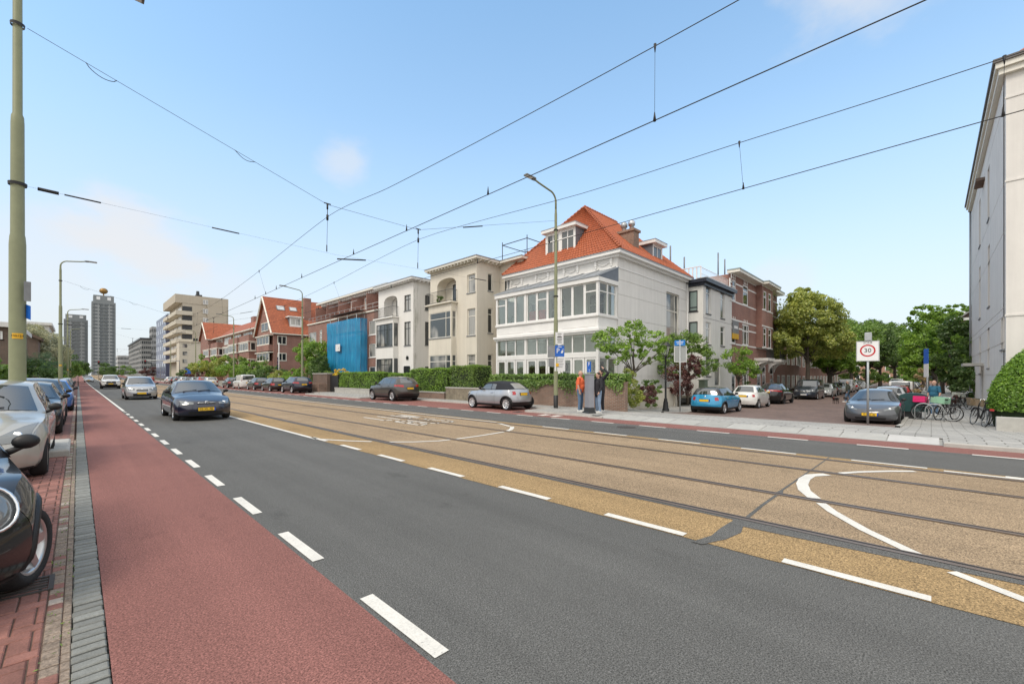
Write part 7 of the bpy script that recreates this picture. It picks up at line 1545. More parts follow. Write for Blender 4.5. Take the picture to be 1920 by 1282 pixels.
# ================= bicycles
def bicycle(label,loc,rz,lean=0,crate=None,basket=None,col=BLACKM,light=False):
    t=thing('bicycle',label,'bicycle',loc,rz); t.rotation_euler=(lean,0,rz); r=.34; xs=(-.53,.55)
    for x in xs:
        mb=MB(); mb.tube([(x+r*math.cos(2*PI*k/26),0,r+r*math.sin(2*PI*k/26)) for k in range(27)],.02,6,cap=False); wo=mb.build('wheel',RUBBER,t)
        mb=MB(); mb.tube([(x+(r-.03)*math.cos(2*PI*k/26),0,r+(r-.03)*math.sin(2*PI*k/26)) for k in range(27)],.01,5,cap=False)
        for k in range(14): a=2*PI*k/14; mb.tube([(x,.02*(-1)**k,r),(x+(r-.03)*math.cos(a),0,r+(r-.03)*math.sin(a))],.0025,3,cap=False)
        mb.tube([(x,-.05,r),(x,.05,r)],.022,6); mb.build('rim',GREYM,wo)
    mb=MB(); BB_=(-.05,0,.29); ST=(-.22,0,.86); HT=(.32,0,.90); HB=(.36,0,.72)
    mb.tube([(-.53,.04,r),BB_],.012,5); mb.tube([(-.53,-.04,r),BB_],.012,5); mb.tube([BB_,ST],.018,6); mb.tube([BB_,HB],.02,6); mb.tube([ST,(-.53,.04,r)],.01,5); mb.tube([ST,(-.53,-.04,r)],.01,5); mb.tube([(-.16,0,.6),HB],.018,6); mb.tube([HT,HB],.022,6)
    for s_ in (-.045,.045): mb.tube([HB,(.40,s_,.62),(.55,s_,r)],.013,5)
    mb.build('frame',col,t)
    mb=MB(); mb.tube([HT,(.28,0,1.06)],.014,6); mb.tube([(.08,-.29,1.05),(.2,-.27,1.08),(.3,-.1,1.07),(.3,.1,1.07),(.2,.27,1.08),(.08,.29,1.05)],.012,6); mb.build('handlebar',CHROME,t)
    for s_ in (-1,1): mb=MB(); mb.tube([(.05,s_*.292,1.045),(.17,s_*.276,1.072)],.018,6); mb.build('grip',BLACKM,t)
    mb=MB(); mb.grid([[(-.37+.27*i/6,(.02+.085*(1-i/6)**.7)*s_,.98-.02*abs(s_)+.01*math.sin(i)) for s_ in (-1,-.5,0,.5,1)] for i in range(7)]); mb.box(-.36,-.14,-.03,.03,.93,.965,0,.005); mb.tube([ST,(-.25,0,.95)],.014,6); mb.build('saddle',BLACKM,t)
    mb=MB(); 
    for y in (-.07,0,.07): mb.tube([(-.86,y,.72),(-.3,y,.72)],.008,4)
    for y in (-.07,.07): mb.tube([(-.53,y*.8,r),(-.6,y,.72)],.007,4)
    mb.build('luggage_rack',col,t)
    for x,s_ in zip(xs,(0,0)): mb=MB(); mb.grid([[(x+.385*math.cos(a),y,r+.385*math.sin(a)) for y in (-.03,0,.03)] for a in [PI*(.1+.75*k/12)+(0.1 if x>0 else 0.25) for k in range(13)]]); mb.build('mudguard',col,t)
    mb=MB(); mb.lathe([(.09,-.01),(.09,.01)],(-.05,-.06,.29),14,0,'y'); mb.tube([(-.05,-.07,.29),(.05,-.09,.16)],.012,5); mb.tube([(-.05,.05,.29),(-.15,.09,.42)],.012,5); mb.tube([(.05,-.09,.16),(.05,-.19,.16)],.016,5); mb.tube([(-.15,.09,.42),(-.15,.19,.42)],.016,5); mb.build('crank',DARK,t)
    mb=MB(); mb.tube([(-.4,.06,.3),(-.45,.3,-.0)],.01,5); mb.build('kickstand',GREYM,t)
    def openbox(x0,x1,y,z0,z1,m,nm,ribs=5,fl=.0):
        mb=MB(); T=.018; f=fl
        for k in range(ribs):
            a=z0+(z1-z0)*k/ribs; b=a+(z1-z0)/ribs*(.8 if ribs>1 else 1); e=f*(k/ribs)
            mb.box(x0-e,x1+e,-y-e,-y+T-e,a,b);mb.box(x0-e,x1+e,y-T+e,y+e,a,b);mb.box(x0-e,x0+T-e,-y+T-e,y-T+e,a,b);mb.box(x1-T+e,x1+e,-y+T-e,y-T+e,a,b)
        for xx in (x0+.004,x1-T-.004):
            for yy in (-y+.004,y-T-.004): mb.box(xx,xx+T,yy,yy+T,z0,z1-.01)
        mb.box(x0+.01,x1-.01,-y+.01,y-.01,z0-.01,z0+.01); return mb.build(nm,m,t)
    if crate: openbox(.35,.77,.26,.80,1.08,crate,'crate',4)
    if basket: openbox(.36,.72,.24,.78,1.08,basket,'basket',8,.06)
    if light: mb=MB(); mb.box(-.9,-.86,-.06,.06,.66,.74,0,.01); mb.build('rear_light',TAILR,t)
    return t
PINK=mat('pink_plastic',(.75,.012,.16),.4); MINT=mat('mint_plastic',(.33,.58,.40),.4); WICK=mat('wicker',(.22,.16,.10),.8,var=.25,vs=30)
bicycle('black bicycle with a bright pink crate leaning by the narrow sign post',(27.5,-.16,-.4),math.radians(75),.12,PINK)
bicycle('black bicycle with a mint green crate behind the pink crate one',(28.3,-.5,-.41),math.radians(150),-.1,MINT)
bicycle('old bicycle with a large wicker basket and red rear light by the hedge',(25.6,-1.35,-.38),math.radians(14),.16,None,WICK,BLACKM,True)
bicycle('silver framed bicycle leaning on the hedge side beside the wicker basket one',(25.9,-1.75,-.385),math.radians(8),.2,None,None,GREYM)
bicycle('dark bicycle with a pale box parked against the white block',(40.5,-1.45,-.53),math.radians(25),.1,mat('pale_box',(.6,.62,.55),.6))
bicycle('dark bicycle farther along the white block wall',(43.5,-1.7,-.54),math.radians(5),.1)
# ================= people and dogs: one skin remeshed from a posed skeleton, clothes as children
SKIN=mat('skin',(.52,.32,.24),.55,var=.05,vs=8); HAIRD=mat('dark_hair',(.03,.02,.015),.6); HAIRG=mat('grey_hair',(.35,.33,.31),.7); DENIM=mat('denim',(.10,.17,.27),.85,var=.15,vs=6); DENIM2=mat('light_denim',(.2,.28,.4),.85,var=.15,vs=6); ORNG=mat('orange_shirt',(.72,.14,.05),.8,var=.08,vs=8); JACK=mat('black_jacket',(.018,.018,.024),.8); SHOEW=mat('white_shoes',(.6,.6,.58),.6); TEE=mat('grey_tee',(.42,.42,.45),.8); TEAL=mat('blue_teal_top',(.02,.12,.2),.8,var=.2,vs=5); OLV=mat('olive_coat',(.05,.06,.045),.8); CREAMC=mat('cream_coat',(.55,.52,.46),.8)
def capsule(mb,a,b,ra,rb,seg=10):
    a,b=Vector(a),Vector(b); d=(b-a); L=d.length; d.normalize(); pts=[];rs=[]
    for k in range(5): w=PI/2*(1-k/4); pts.append(a-d*ra*math.sin(w)); rs.append(max(ra*math.cos(w),.0008))
    for k in range(5): w=PI/2*k/4; pts.append(b+d*rb*math.sin(w)); rs.append(max(rb*math.cos(w),.0008))
    mb.tube(pts,rs,seg)
def remesh(mb,vox,name,m,par):
    o=mb.build('tmp',m); q=o.modifiers.new('r','REMESH'); q.mode='VOXEL'; q.voxel_size=vox; q.use_smooth_shade=True; s=o.modifiers.new('s','SMOOTH'); s.factor=.5; s.iterations=3
    dg=bpy.context.evaluated_depsgraph_get(); me=bpy.data.meshes.new_from_object(o.evaluated_get(dg)); bpy.data.objects.remove(o); me.materials.clear(); me.name=name
    return link(me,name,m,par)
def person(label,loc,rz,h,top,legs,hair=None,arms=None,step=0.,shoes=SHOEW,coat=False,long_hair=False,fat=1.,head_turn=0,skin=SKIN):
    """figure faces +x; arms = ((elbow,hand) left,(elbow,hand) right) in metres for a 1.75 m body"""
    t=thing('person',label,'person',loc,rz); k=h/1.75; S=lambda p:(p[0]*k,p[1]*k,p[2]*k)
    arms=arms or (((.02,.27,1.12),(.08,.26,.88)),((.02,-.27,1.12),(.08,-.26,.88)))
    J=dict(pel=(0,0,.93),waist=(0,0,1.08),chest=(.01,0,1.30),neck=(.0,0,1.47),head=(.02,0,1.62))
    hip=[(0,.095,.92),(0,-.095,.92)]; knee=[(.03+step*.5,.105,.49),(.03-step*.4,-.105,.49)]; ank=[(step*.8,.11,.09),(-step,-.11,.09)]; sho=[(0,.185,1.42),(0,-.185,1.42)]
    b=MB(); C_=lambda p,q,a,c,mbx: capsule(mbx,S(p),S(q),a*k,c*k)
    C_(J['pel'],J['chest'],.13,.15,b); C_(J['chest'],J['neck'],.13,.062,b); C_(J['neck'],(.015,0,1.55),.055,.055,b)
    b.ball(S((.02,0,1.645)),(.098*k,.078*k,.118*k),0,14,10); b.ball(S((.045,0,1.575)),(.062*k,.056*k,.055*k),0,10,8)
    b.ball(S((.118,0,1.625)),(.022*k,.014*k,.026*k),0,8,6)
    for s_ in (1,-1): b.ball(S((.01,s_*.08,1.635)),(.02*k,.012*k,.032*k),0,8,6)
    for i,s_ in enumerate((1,-1)):
        C_(hip[i],knee[i],.085,.06,b); C_(knee[i],ank[i],.058,.042,b); C_((ank[i][0],ank[i][1],.06),(ank[i][0]+.15,ank[i][1],.035),.045,.035,b)
        e,hd=arms[i]; C_(sho[i],e,.055,.042,b); C_(e,hd,.042,.03,b)
        d=(Vector(hd)-Vector(e)).normalized(); sd=d.cross(Vector((1,0,0.01))).normalized(); nn=d.cross(sd); pm=Vector(hd)+d*.05
        C_(hd,pm,.03,.032,b)
        for q,(o_,L) in enumerate(((-.027,.062),(-.009,.072),(.009,.068),(.027,.052))): f0=pm+nn*o_+d*.02; f1=f0+d*L*.55; C_(f0,f1,.0095,.0085,b); C_(f1,f1+d*L*.4+sd*.018*s_,.0085,.0075,b)
        C_(Vector(hd)+nn*.025,Vector(hd)+nn*.055+d*.05,.011,.009,b)
    body=remesh(b,.0085*k,'body',skin,t)
    tp=MB(); C_((0,0,.97 if not coat else .84),(.01,0,1.28),.158*fat if not coat else .17,.168*fat,tp); C_((.01,0,1.28),(0,0,1.42),.16*fat,.1,tp)
    for i in (0,1): C_((0,sho[i][1]*.8,1.40),sho[i],.085,.074,tp)
    if fat>1.05: tp.ball(S((.06,0,1.08)),(.15*k*fat,.17*k,.17*k),0,12,8)
    for i in (0,1):
        e,hd=arms[i]; full=coat; a=Vector(sho[i]); b_=Vector(e); C_(a,b_ if full else a.lerp(b_,.75),.07,.062 if not full else .056,tp)
        if full: C_(b_,Vector(e).lerp(Vector(hd),.92),.054,.042,tp)
    remesh(tp,.012*k,'coat' if coat else 'shirt',top,t)
    lg=MB(); C_((0,.05,.95),(0,-.05,.95),.125*min(fat,1.15),.125*min(fat,1.15),lg)
    for i in (0,1): C_(hip[i],knee[i],.102,.074,lg); C_(knee[i],(ank[i][0],ank[i][1],.12),.073,.06,lg)
    remesh(lg,.012*k,'trousers',legs,t)
    for i in (0,1): sh_=MB(); C_((ank[i][0]-.04,ank[i][1],.055),(ank[i][0]+.16,ank[i][1],.045),.056,.045,sh_); sh_.box((ank[i][0]-.09)*k,(ank[i][0]+.19)*k,(ank[i][1]-.045)*k,(ank[i][1]+.045)*k,0,.03*k); remesh(sh_,.009,'shoe',shoes,t)
    if hair:
        hm=MB(); hm.ball(S((.0,0,1.672)),(.104*k,.087*k,.106*k),0,14,10); hm.ball(S((-.035,0,1.63)),(.078*k,.083*k,.10*k),0,12,8)
        if long_hair: C_((-.06,0,1.62),(-.07,0,1.44),.07,.05,hm)
        remesh(hm,.012,'hair',hair,t)
    for s_ in (1,-1): e=MB(); e.ball(S((.105,s_*.033,1.655)),.0115*k,0,8,6); e.build('eye',INK,t)
    m=MB(); m.box(.098*k,.107*k,-.024*k,.024*k,1.578*k,1.586*k); m.build('mouth',mat('lips',(.3,.1,.09),.6),t)
    return t
person('man in an orange shirt and jeans standing by the parking meter',(15.15,10.78,.08),math.radians(-75),1.76,ORNG,DENIM,None,fat=1.12)
person('woman in a black jacket over a grey top and jeans beside the parking meter',(15.25,9.93,.08),math.radians(160),1.68,JACK,DENIM2,HAIRD,arms=(((.03,.26,1.13),(.12,.22,.92)),((.03,-.26,1.13),(.12,-.2,.9))),coat=True,long_hair=True)
person('dark haired person behind the meter with one arm raised over the head',(15.75,10.12,.08),math.radians(170),1.8,JACK,JACK,HAIRD,arms=(((.02,.42,1.62),(.05,.2,1.8)),((.12,-.28,1.2),(.2,-.12,1.3))),coat=True)
person('bald man in a blue and teal top standing behind the bicycles',(31.0,-.12,-.43),math.radians(140),1.82,TEAL,DENIM,None,fat=1.08)
person('older man in an olive coat walking in the side street',(45.0,4.95,-.56),math.radians(100),1.8,OLV,DENIM,HAIRG,step=.22,coat=True)
mb=MB()
def dog(label,loc,rz,k,m,head_down=0):
    t=thing('dog',label,'dog',loc,rz); b=MB(); S=lambda p:(p[0]*k,p[1]*k,p[2]*k); C_=lambda p,q,a,c: capsule(b,S(p),S(q),a*k,c*k)
    C_((.18,0,.52),(-.05,0,.54),.135,.12); C_((-.05,0,.54),(-.28,0,.55),.115,.1); C_((.25,0,.58),(.4,0,.74-head_down),.085,.065); b.ball(S((.46,0,.78-head_down)),(.085*k,.07*k,.075*k),0,10,8); C_((.5,0,.76-head_down),(.6,0,.735-head_down),.048,.034)
    for s_ in (1,-1):
        C_((.44,s_*.06,.83-head_down),(.41,s_*.085,.73-head_down),.02,.03)
        C_((.2,s_*.08,.45),(.19,s_*.085,.26),.055,.034); C_((.19,s_*.085,.26),(.2,s_*.085,.03),.03,.028); C_((.2,s_*.085,.025),(.24,s_*.085,.022),.03,.026)
        C_((-.27,s_*.08,.48),(-.22,s_*.09,.31),.075,.045); C_((-.22,s_*.09,.31),(-.34,s_*.09,.2),.042,.028); C_((-.34,s_*.09,.2),(-.3,s_*.09,.03),.027,.026); C_((-.3,s_*.09,.025),(-.26,s_*.09,.022),.03,.026)
    C_((-.36,0,.6),(-.52,0,.52),.035,.02); C_((-.52,0,.52),(-.6,0,.6),.02,.012)
    remesh(b,.011*k,'body',m,t); c_=MB(); c_.tube([S((.33+.075*math.sin(a)*.3,.085*math.cos(a),.66-head_down*.5+.085*math.sin(a))) for a in [2*PI*i/12 for i in range(13)]],.014*k,5,cap=False); c_.build('collar',SRED,t); return t
dog('dark brown dog standing on the pavement by the white block',(38.5,-.9,-.5),math.radians(200),1.15,mat('dog_brown',(.045,.018,.012),.8,var=.2,vs=8))
dog('small black dog walking in the side street near the man in the olive coat',(41.5,5.35,-.53),math.radians(150),.75,mat('dog_black',(.02,.014,.012),.8),.1)
# ================= planting
_LM=leaf_mat
def leaf_mat(n,a,b,trans=.42): return _LM(n,mulc(a,1.95),mulc(b,1.95),trans)
LG=leaf_mat('leaf_fresh_green',(.075,.14,.022),(.15,.24,.035)); LM=leaf_mat('leaf_mid_green',(.055,.11,.022),(.115,.18,.034)); LDK=leaf_mat('leaf_dark_green',(.032,.07,.018),(.07,.115,.028)); LLIME=leaf_mat('leaf_lime_yellow',(.11,.15,.03),(.22,.24,.06)); LPUR=leaf_mat('leaf_purple',(.05,.018,.02),(.10,.045,.04)); LGREY=leaf_mat('leaf_grey_green',(.14,.155,.10),(.25,.25,.17)); LYEL=leaf_mat('leaf_golden',(.35,.24,.02),(.55,.38,.04)); LHED=leaf_mat('hedge_bright',(.065,.13,.018),(.13,.22,.03)); LIVY=leaf_mat('ivy_leaf',(.05,.11,.02),(.13,.20,.045)); LBLUE_=leaf_mat('needle_blue_green',(.03,.07,.04),(.07,.12,.06))
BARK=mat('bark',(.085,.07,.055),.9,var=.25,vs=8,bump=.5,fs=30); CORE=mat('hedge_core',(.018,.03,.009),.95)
def leaf_mesh(name,P,N,size,rg,aspect=.55,jit=.9):
    n=len(P); N=N+rg.normal(0,jit,(n,3)); N/=np.linalg.norm(N,axis=1,keepdims=True)+1e-9
    A=rg.normal(0,1,(n,3)); A-=N*np.sum(A*N,1,keepdims=True); A/=np.linalg.norm(A,axis=1,keepdims=True)+1e-9; B=np.cross(N,A)
    s=(size*rg.uniform(.6,1.35,n))[:,None]
    V=np.stack([P-A*s*.5,P+B*s*aspect*.5+N*s*.06,P+A*s*.5,P-B*s*aspect*.5+N*s*.06],1).reshape(-1,3)
    me=bpy.data.meshes.new(name); me.vertices.add(4*n); me.vertices.foreach_set('co',V.ravel()); me.loops.add(4*n); me.loops.foreach_set('vertex_index',np.arange(4*n,dtype=np.int32)); me.polygons.add(n); me.polygons.foreach_set('loop_start',np.arange(0,4*n,4,dtype=np.int32)); me.update(calc_edges=True)
    return me
def clumps(blobs,rg,dens=1.):
    """blobs: (x,y,z,rx,ry,rz,clumps,leaves): leaves sit on small tufts spread through each blob"""
    P=[];N=[];cs=[]
    for x,y,z,rx,ry,rz,k,n in blobs:
        for _ in range(k):
            d=rg.normal(0,1,3); d/=np.linalg.norm(d); r=rg.uniform(.35,1)**.5; c=np.array((x,y,z))+d*r*np.array((rx,ry,rz)); cs.append(c)
            cr=min(rx,ry,rz)*rg.uniform(.16,.36)*dens**0; m=int(n*dens)
            q=rg.normal(0,1,(m,3)); q/=np.linalg.norm(q,axis=1,keepdims=True); q[:,2]*=.75; rr=rg.uniform(.25,1.0,m)**.5
            sq=rg.uniform(.6,1.5,3); P.append(c+q*rr[:,None]*cr*sq); N.append(q*.6+d*.5+np.array((0,0,.45)))
    return np.concatenate(P),np.concatenate(N),cs
_tm={}
def tree(name,label,cat,loc,blobs,lm,leaf=.13,trunk=None,group=None,seed=1,limbs=9,rz=0,stem='trunk',lean=(0,0),aspect=.55):
    rg=np.random.default_rng(seed); t=thing(name,label,cat,loc,rz,group); P,N,cs=clumps(blobs,rg)
    link(leaf_mesh('crown',P,N,leaf,rg,aspect),'crown' if trunk else 'foliage',lm,t)
    if trunk:
        r,h=trunk; mb=MB(); rr=random.Random(seed); top=Vector((lean[0],lean[1],h)); pts=[Vector((0,0,-.15)),Vector((lean[0]*.1+rr.uniform(-.05,.05),lean[1]*.1,h*.35)),Vector((lean[0]*.55,lean[1]*.55+rr.uniform(-.05,.05),h*.7)),top]
        mb.tube(pts,[r*1.25,r,r*.85,r*.7],9)
        idx=rg.choice(len(cs),min(limbs,len(cs)),False)
        for i in idx:
            c=Vector(cs[i]); s_=top.lerp(pts[2],rr.random()*.8); m_=s_.lerp(c,.5)+Vector((rr.uniform(-.2,.2),rr.uniform(-.2,.2),rr.uniform(.0,.25)))*r*3; mb.tube([s_,m_,c],[r*.5,r*.3,r*.1],6,cap=False)
        mb.build(stem,BARK,t)
    return t
def copy_plant(p,label,loc,rz,s=1.,sz=None,lm=None):
    c=copy_tree(p); c.location=loc; c.rotation_euler=(0,0,rz); c.scale=(s,s,sz or s); c['label']=label
    if lm:
        for k in [o for o in C.objects if o.parent==c]:
            if k.material_slots and k.material_slots[0].material.name.startswith(('leaf','hedge','needle')): k.material_slots[0].link='OBJECT'; k.material_slots[0].material=lm
    return c
def hedge(name,label,loc,lx,ly,lz,lm,leaf=.075,dens=520,seed=1,rz=0,round_=0,cat='hedge',bump=.07,group=None):
    """clipped hedge: leaves over the surface of a slightly uneven box with a twiggy core"""
    rg=np.random.default_rng(seed); t=thing(name,label,cat,loc,rz,group); P=[];N=[]
    for ax,sg,a,b,h in ((0,-1,ly,lz,lx/2),(0,1,ly,lz,lx/2),(1,-1,lx,lz,ly/2),(1,1,lx,lz,ly/2),(2,1,lx,ly,lz)):
        n=int(a*b*dens); u=rg.uniform(-.5,.5,n)*a; v=rg.uniform(-.5,.5,n)*b; e=h+bump*np.sin(u*2.3+seed)*np.cos(v*2.9+seed)+rg.normal(-.02,.035,n)
        Q=np.zeros((n,3)); M=np.zeros((n,3)); M[:,ax]=sg
        if ax==0: Q[:,0]=sg*e; Q[:,1]=u; Q[:,2]=v+lz/2
        elif ax==1: Q[:,0]=u; Q[:,1]=sg*e; Q[:,2]=v+lz/2
        else: Q[:,0]=u; Q[:,1]=v; Q[:,2]=e
        P.append(Q);N.append(M)
    P=np.concatenate(P);N=np.concatenate(N)
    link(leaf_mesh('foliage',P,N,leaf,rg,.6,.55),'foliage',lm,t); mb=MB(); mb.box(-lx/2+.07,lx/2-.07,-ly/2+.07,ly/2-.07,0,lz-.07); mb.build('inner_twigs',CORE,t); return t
# garden wall of the corner house with ivy along its top
gx=17.5; t=thing('garden_wall','red brown brick garden wall in front of the corner house','garden wall',(gx,9.9,.08)); mb=MB(); mb.box(-.12,.12,0,9.0,-.2,1.22,0); mb.build('brickwork',GWB,t); mb=MB(); mb.box(-.15,.15,-.03,9.03,1.221,1.28); mb.build('coping',GWB,t); 
t=hedge('ivy_hedge','ivy clad hedge along the top of the brick garden wall',(gx+.12,14.4,1.28),.62,9.0,.42,LIVY,.105,420,3,bump=.06)
rg=np.random.default_rng(9); n=3600; P=np.stack([gx-.16-rg.uniform(0,.1,n),rg.uniform(9.95,18.9,n),1.36-rg.uniform(0,1,n)**1.6*(.28+.22*np.sin(rg.uniform(0,6,n)))],1); P[:,2]=1.40-np.abs(rg.normal(0,.17,n))*(1+.6*np.sin(P[:,1]*2.1)); N=np.tile((-1,0,.3),(n,1)); l=wloc(t); link(leaf_mesh('hanging_ivy',P-np.array(l),N,.10,rg,.7,.5),'hanging_ivy',LIVY,t)
# low stone wall and hedges in front of the cream and white houses
def low_wall(label,y0,y1,h,x=17.35,m=None,name='garden_wall'):
    t=thing(name,label,'garden wall',(x,y0,.08)); mb=MB(); mb.box(-.13,.13,0,y1-y0,-.2,h); mb.build('brickwork',m or GWB,t); mb=MB(); mb.box(-.16,.16,-.02,y1-y0+.02,h+.001,h+.07); mb.build('coping',CONC,t)
Y=lambda px: onX(17.5,px)
low_wall('low mossy stone wall under the hedge beside the ivy wall',19.0,Y(842),.75,m=mat('mossy_stone',(.22,.19,.14),.95,var=.3,vs=4,fine=.2,fs=40))
hedge('privet_hedge','tall dense hedge beside the ivy clad wall',(18.2,(Y(892)+Y(843))/2,.08),1.5,Y(843)-Y(892)-.2,2.2,LM,.085,430,5,group='clipped garden hedges')
hedge('privet_hedge','broad bright hedge in front of the cream and white houses',(18.3,(Y(841)+Y(768))/2,.38),1.7,Y(768)-Y(841)-.2,1.75,LHED,.09,400,6,group='clipped garden hedges')
low_wall('low brown brick wall under the broad hedge',Y(840),Y(768),.4,17.3)
hedge('privet_hedge','bright hedge in front of the blue scaffold',(18.1,(Y(714)+Y(634))/2,.38),1.4,Y(634)-Y(714)-.3,1.55,LHED,.10,330,7,group='clipped garden hedges')
low_wall('low grey wall under the hedge by the blue scaffold',Y(716),Y(633),.4,17.35,CONC)
hedge('privet_hedge','taller hedge part by the porch of the white house',(18.4,(Y(766)+Y(722))/2,.2),1.2,Y(722)-Y(766),1.6,LHED,.10,330,8,group='clipped garden hedges')
y0,y1=Y(621),Y(594); t=thing('brick_pier','dark brown brick garden pier beside a black gate','garden wall',(17.3,y0,.08)); mb=MB(); mb.box(-.2,.3,0,y1-y0,-.2,1.75); mb.build('brickwork',YB,t); mb=MB(); mb.box(-.25,.35,-.04,y1-y0+.04,1.751,1.85); mb.build('coping',CONC,t); mb=MB(); mb.box(-.9,-.201,.2,y1-y0+1.0,-.2,.8); mb.build('planter_wall',GWB,t)
t=thing('garden_gate','black garden gate beside the brown brick pier','gate',(17.4,y0-1.9,.08)); mb=MB(); mb.box(-.04,.04,0,1.8,.05,1.6); mb.build('gate_leaf',BLACKM,t); mb=MB(); mb.box(-.1,.1,-.15,-.01,-.1,1.7); mb.build('gate_post',BLACKM,t)
B=lambda *a:a
tree('golden_shrub','golden yellow shrub above the brown brick pier','shrub',(18.9,Y(614),.08),[B(0,0,1.9,.9,1.2,.5,16,110),B(0,.6,1.5,.8,1.2,.7,12,90)],LYEL,.11,seed=21)
tree('garden_shrub','low green shrub left of the golden one','shrub',(18.6,Y(598),.08),[B(0,0,1.3,1.0,1.6,.8,22,120)],LM,.12,seed=22)
tree('dark_evergreen','dark round evergreen beside the lamp post and brick pier','shrub',(18.8,Y(574),.08),[B(0,0,1.7,1.5,1.9,1.5,46,170),B(0,-.6,3.2,.9,1.1,.9,18,120)],LDK,.15,seed=23)
tree('garden_tree','broad yellow green garden tree beside the white flag pole','tree',(19.6,Y(552),.08),[B(0,0,4.2,1.9,2.6,1.7,60,170),B(.2,-1.6,2.6,1.6,1.6,1.3,30,150),B(0,2.0,3.0,1.5,1.5,1.4,26,150)],LG,.17,(.14,2.2),seed=24)
pale=tree('garden_shrub','pale flowering shrub in front of the orange roofed house','shrub',(18.4,Y(512),.08),[B(0,0,1.4,1.2,2.2,.9,34,130),B(.2,2.2,1.2,1.1,1.6,.8,20,120)],LLIME,.13,seed=25)
sh=tree('garden_shrub','green shrub by the flag pole behind the parked cars','shrub',(18.6,Y(536),.08),[B(0,0,1.5,1.3,2.4,1.1,40,140)],LG,.14,seed=26)
copy_plant(sh,'dark low shrub behind the second dark parked car',(18.7,Y(488),.08),1.2,1.15,1.2,LDK)
copy_plant(sh,'green shrub behind the white delivery van',(18.6,Y(468),.08),.3,1.4,1.5,LM)
copy_plant(pale,'light green shrub before the brick terrace',(18.8,Y(448),.08),2,1.3,1.7,LG)
copy_plant(sh,'green shrub row end behind the dark grey hatchback',(18.8,Y(430),.08),2.4,1.7,1.9,LM)
copy_plant(pale,'yellow green shrub at the far end of the terrace',(18.8,Y(412),.08),.9,2.0,2.1,LLIME)
copy_plant(sh,'rounded shrub before the last bays of the terrace',(18.6,Y(396),.08),1.9,2.1,2.2,LG)
copy_plant(sh,'small dark bush in front of the plaster annex',(18.8,125,zr(125)),.4,1.6,1.5,LDK); copy_plant(sh,'red tinged low bush in front of the plaster annex',(18.8,112,zr(112)),1.4,1.4,1.2,LPUR)
# far wall behind the parked cars
t=thing('garden_wall','low grey garden wall behind the far parked cars','garden wall',(17.6,Y(560),.08)); mb=MB(); mb.box(-.1,.1,0,55,-.2,.75); mb.build('brickwork',CONC,t)
# side street planting
tree('small_tree','small open crowned green tree at the corner beside the lantern','tree',(20.1,11.4,.02),[B(-.3,.9,3.4,.85,.85,.7,30,60),B(.3,-.2,3.85,.95,.95,.7,34,60),B(.9,-1.1,3.3,.8,.8,.65,26,60),B(-.5,.2,2.9,.8,.8,.6,24,55),B(.6,-.9,2.6,.7,.7,.5,18,55)],LG,.115,(.065,2.0),seed=31,lean=(.3,-.35),limbs=14)
tree('garden_shrub','yellow green speckled bush beside the woman in black','shrub',(18.9,10.55,.05),[B(0,0,.75,.6,.62,.7,26,120),B(.1,.1,1.45,.45,.5,.45,15,100)],LLIME,.085,seed=32)
pb=tree('garden_shrub','purple leaved low bush right of the speckled bush','shrub',(21.0,10.75,-.1),[B(0,0,.75,.55,.55,.65,18,95)],LPUR,.09,seed=33)
copy_plant(pb,'purple leaved bush behind the lantern foot',(22.8,11.6,-.3),1.1,1.15)
gb=tree('garden_shrub','small green spiky bush between the purple bushes','shrub',(21.9,11.3,-.2),[B(0,0,.9,.5,.5,.8,15,85)],LM,.10,seed=34)
copy_plant(gb,'green bush at the base of the second small tree',(24.6,12.1,-.38),.7,1.1); copy_plant(gb,'low dark bush along the cream garden wall',(20.4,11.5,-.05),2.2,.8,.7,LDK)
t=thing('low_garden_wall','low cream garden wall along the side of the corner house','garden wall',(21.6,12.5,-.4)); mb=MB(); mb.box(0,6.6,-.12,.12,-.1,1.2); mb.box(6.601,6.95,-.2,.2,-.1,1.5); mb.build('wall_body',CREAM,t)
tree('small_tree','rounded green tree in front of the tall side window','tree',(30.0,12.2,-.42),[B(0,.2,4.2,1.25,1.25,1.1,44,85),B(-.5,.9,2.9,1.0,1.0,1.0,32,80),B(.6,-.8,3.1,1.1,1.0,1.1,32,80)],LM,.135,(.09,2.0),seed=35,limbs=12)
tree('purple_tree','dark purple leaved shrub behind the bright blue hatchback','shrub',(28.0,12.0,-.4),[B(0,0,1.7,.9,.9,1.1,34,110),B(.3,-.7,2.6,.7,.7,.8,22,90)],LPUR,.12,(.06,1.0),seed=36)
tree('small_tree','small light green tree behind the white rounded hatchback','tree',(37.6,11.2,-.48),[B(0,0,3.4,1.2,1.2,1.1,40,80),B(.2,-.6,2.7,1.0,1.0,.8,26,80)],LG,.14,(.07,1.9),seed=37,limbs=12)
copy_plant(gb,'small round bush before the brick townhouses',(45,12.6,-.5),1.2,1.3,1.0,LDK)
gt='street trees along the side street'
tree('lime_tree','large lime tree with yellow green crown over the dark van','tree',(56.5,9.75,-.6),[B(0,0,8.6,3.6,3.3,2.6,120,175),B(-1.2,1.6,6.0,2.8,2.4,1.9,66,170),B(1.0,-1.6,6.2,3.0,2.6,2.0,70,170),B(.2,.3,10.8,1.9,1.9,1.3,34,150)],[LLIME],.24,(.22,4.2),gt,41,16)
lt=tree('street_tree','darker green lime tree right behind the yellow green one','tree',(70,9.6,-.6),[B(0,0,6.8,3.4,3.2,2.8,95,160),B(0,-1.2,4.6,2.8,2.6,1.7,46,150)],LM,.27,(.22,3.2),gt,42,14)
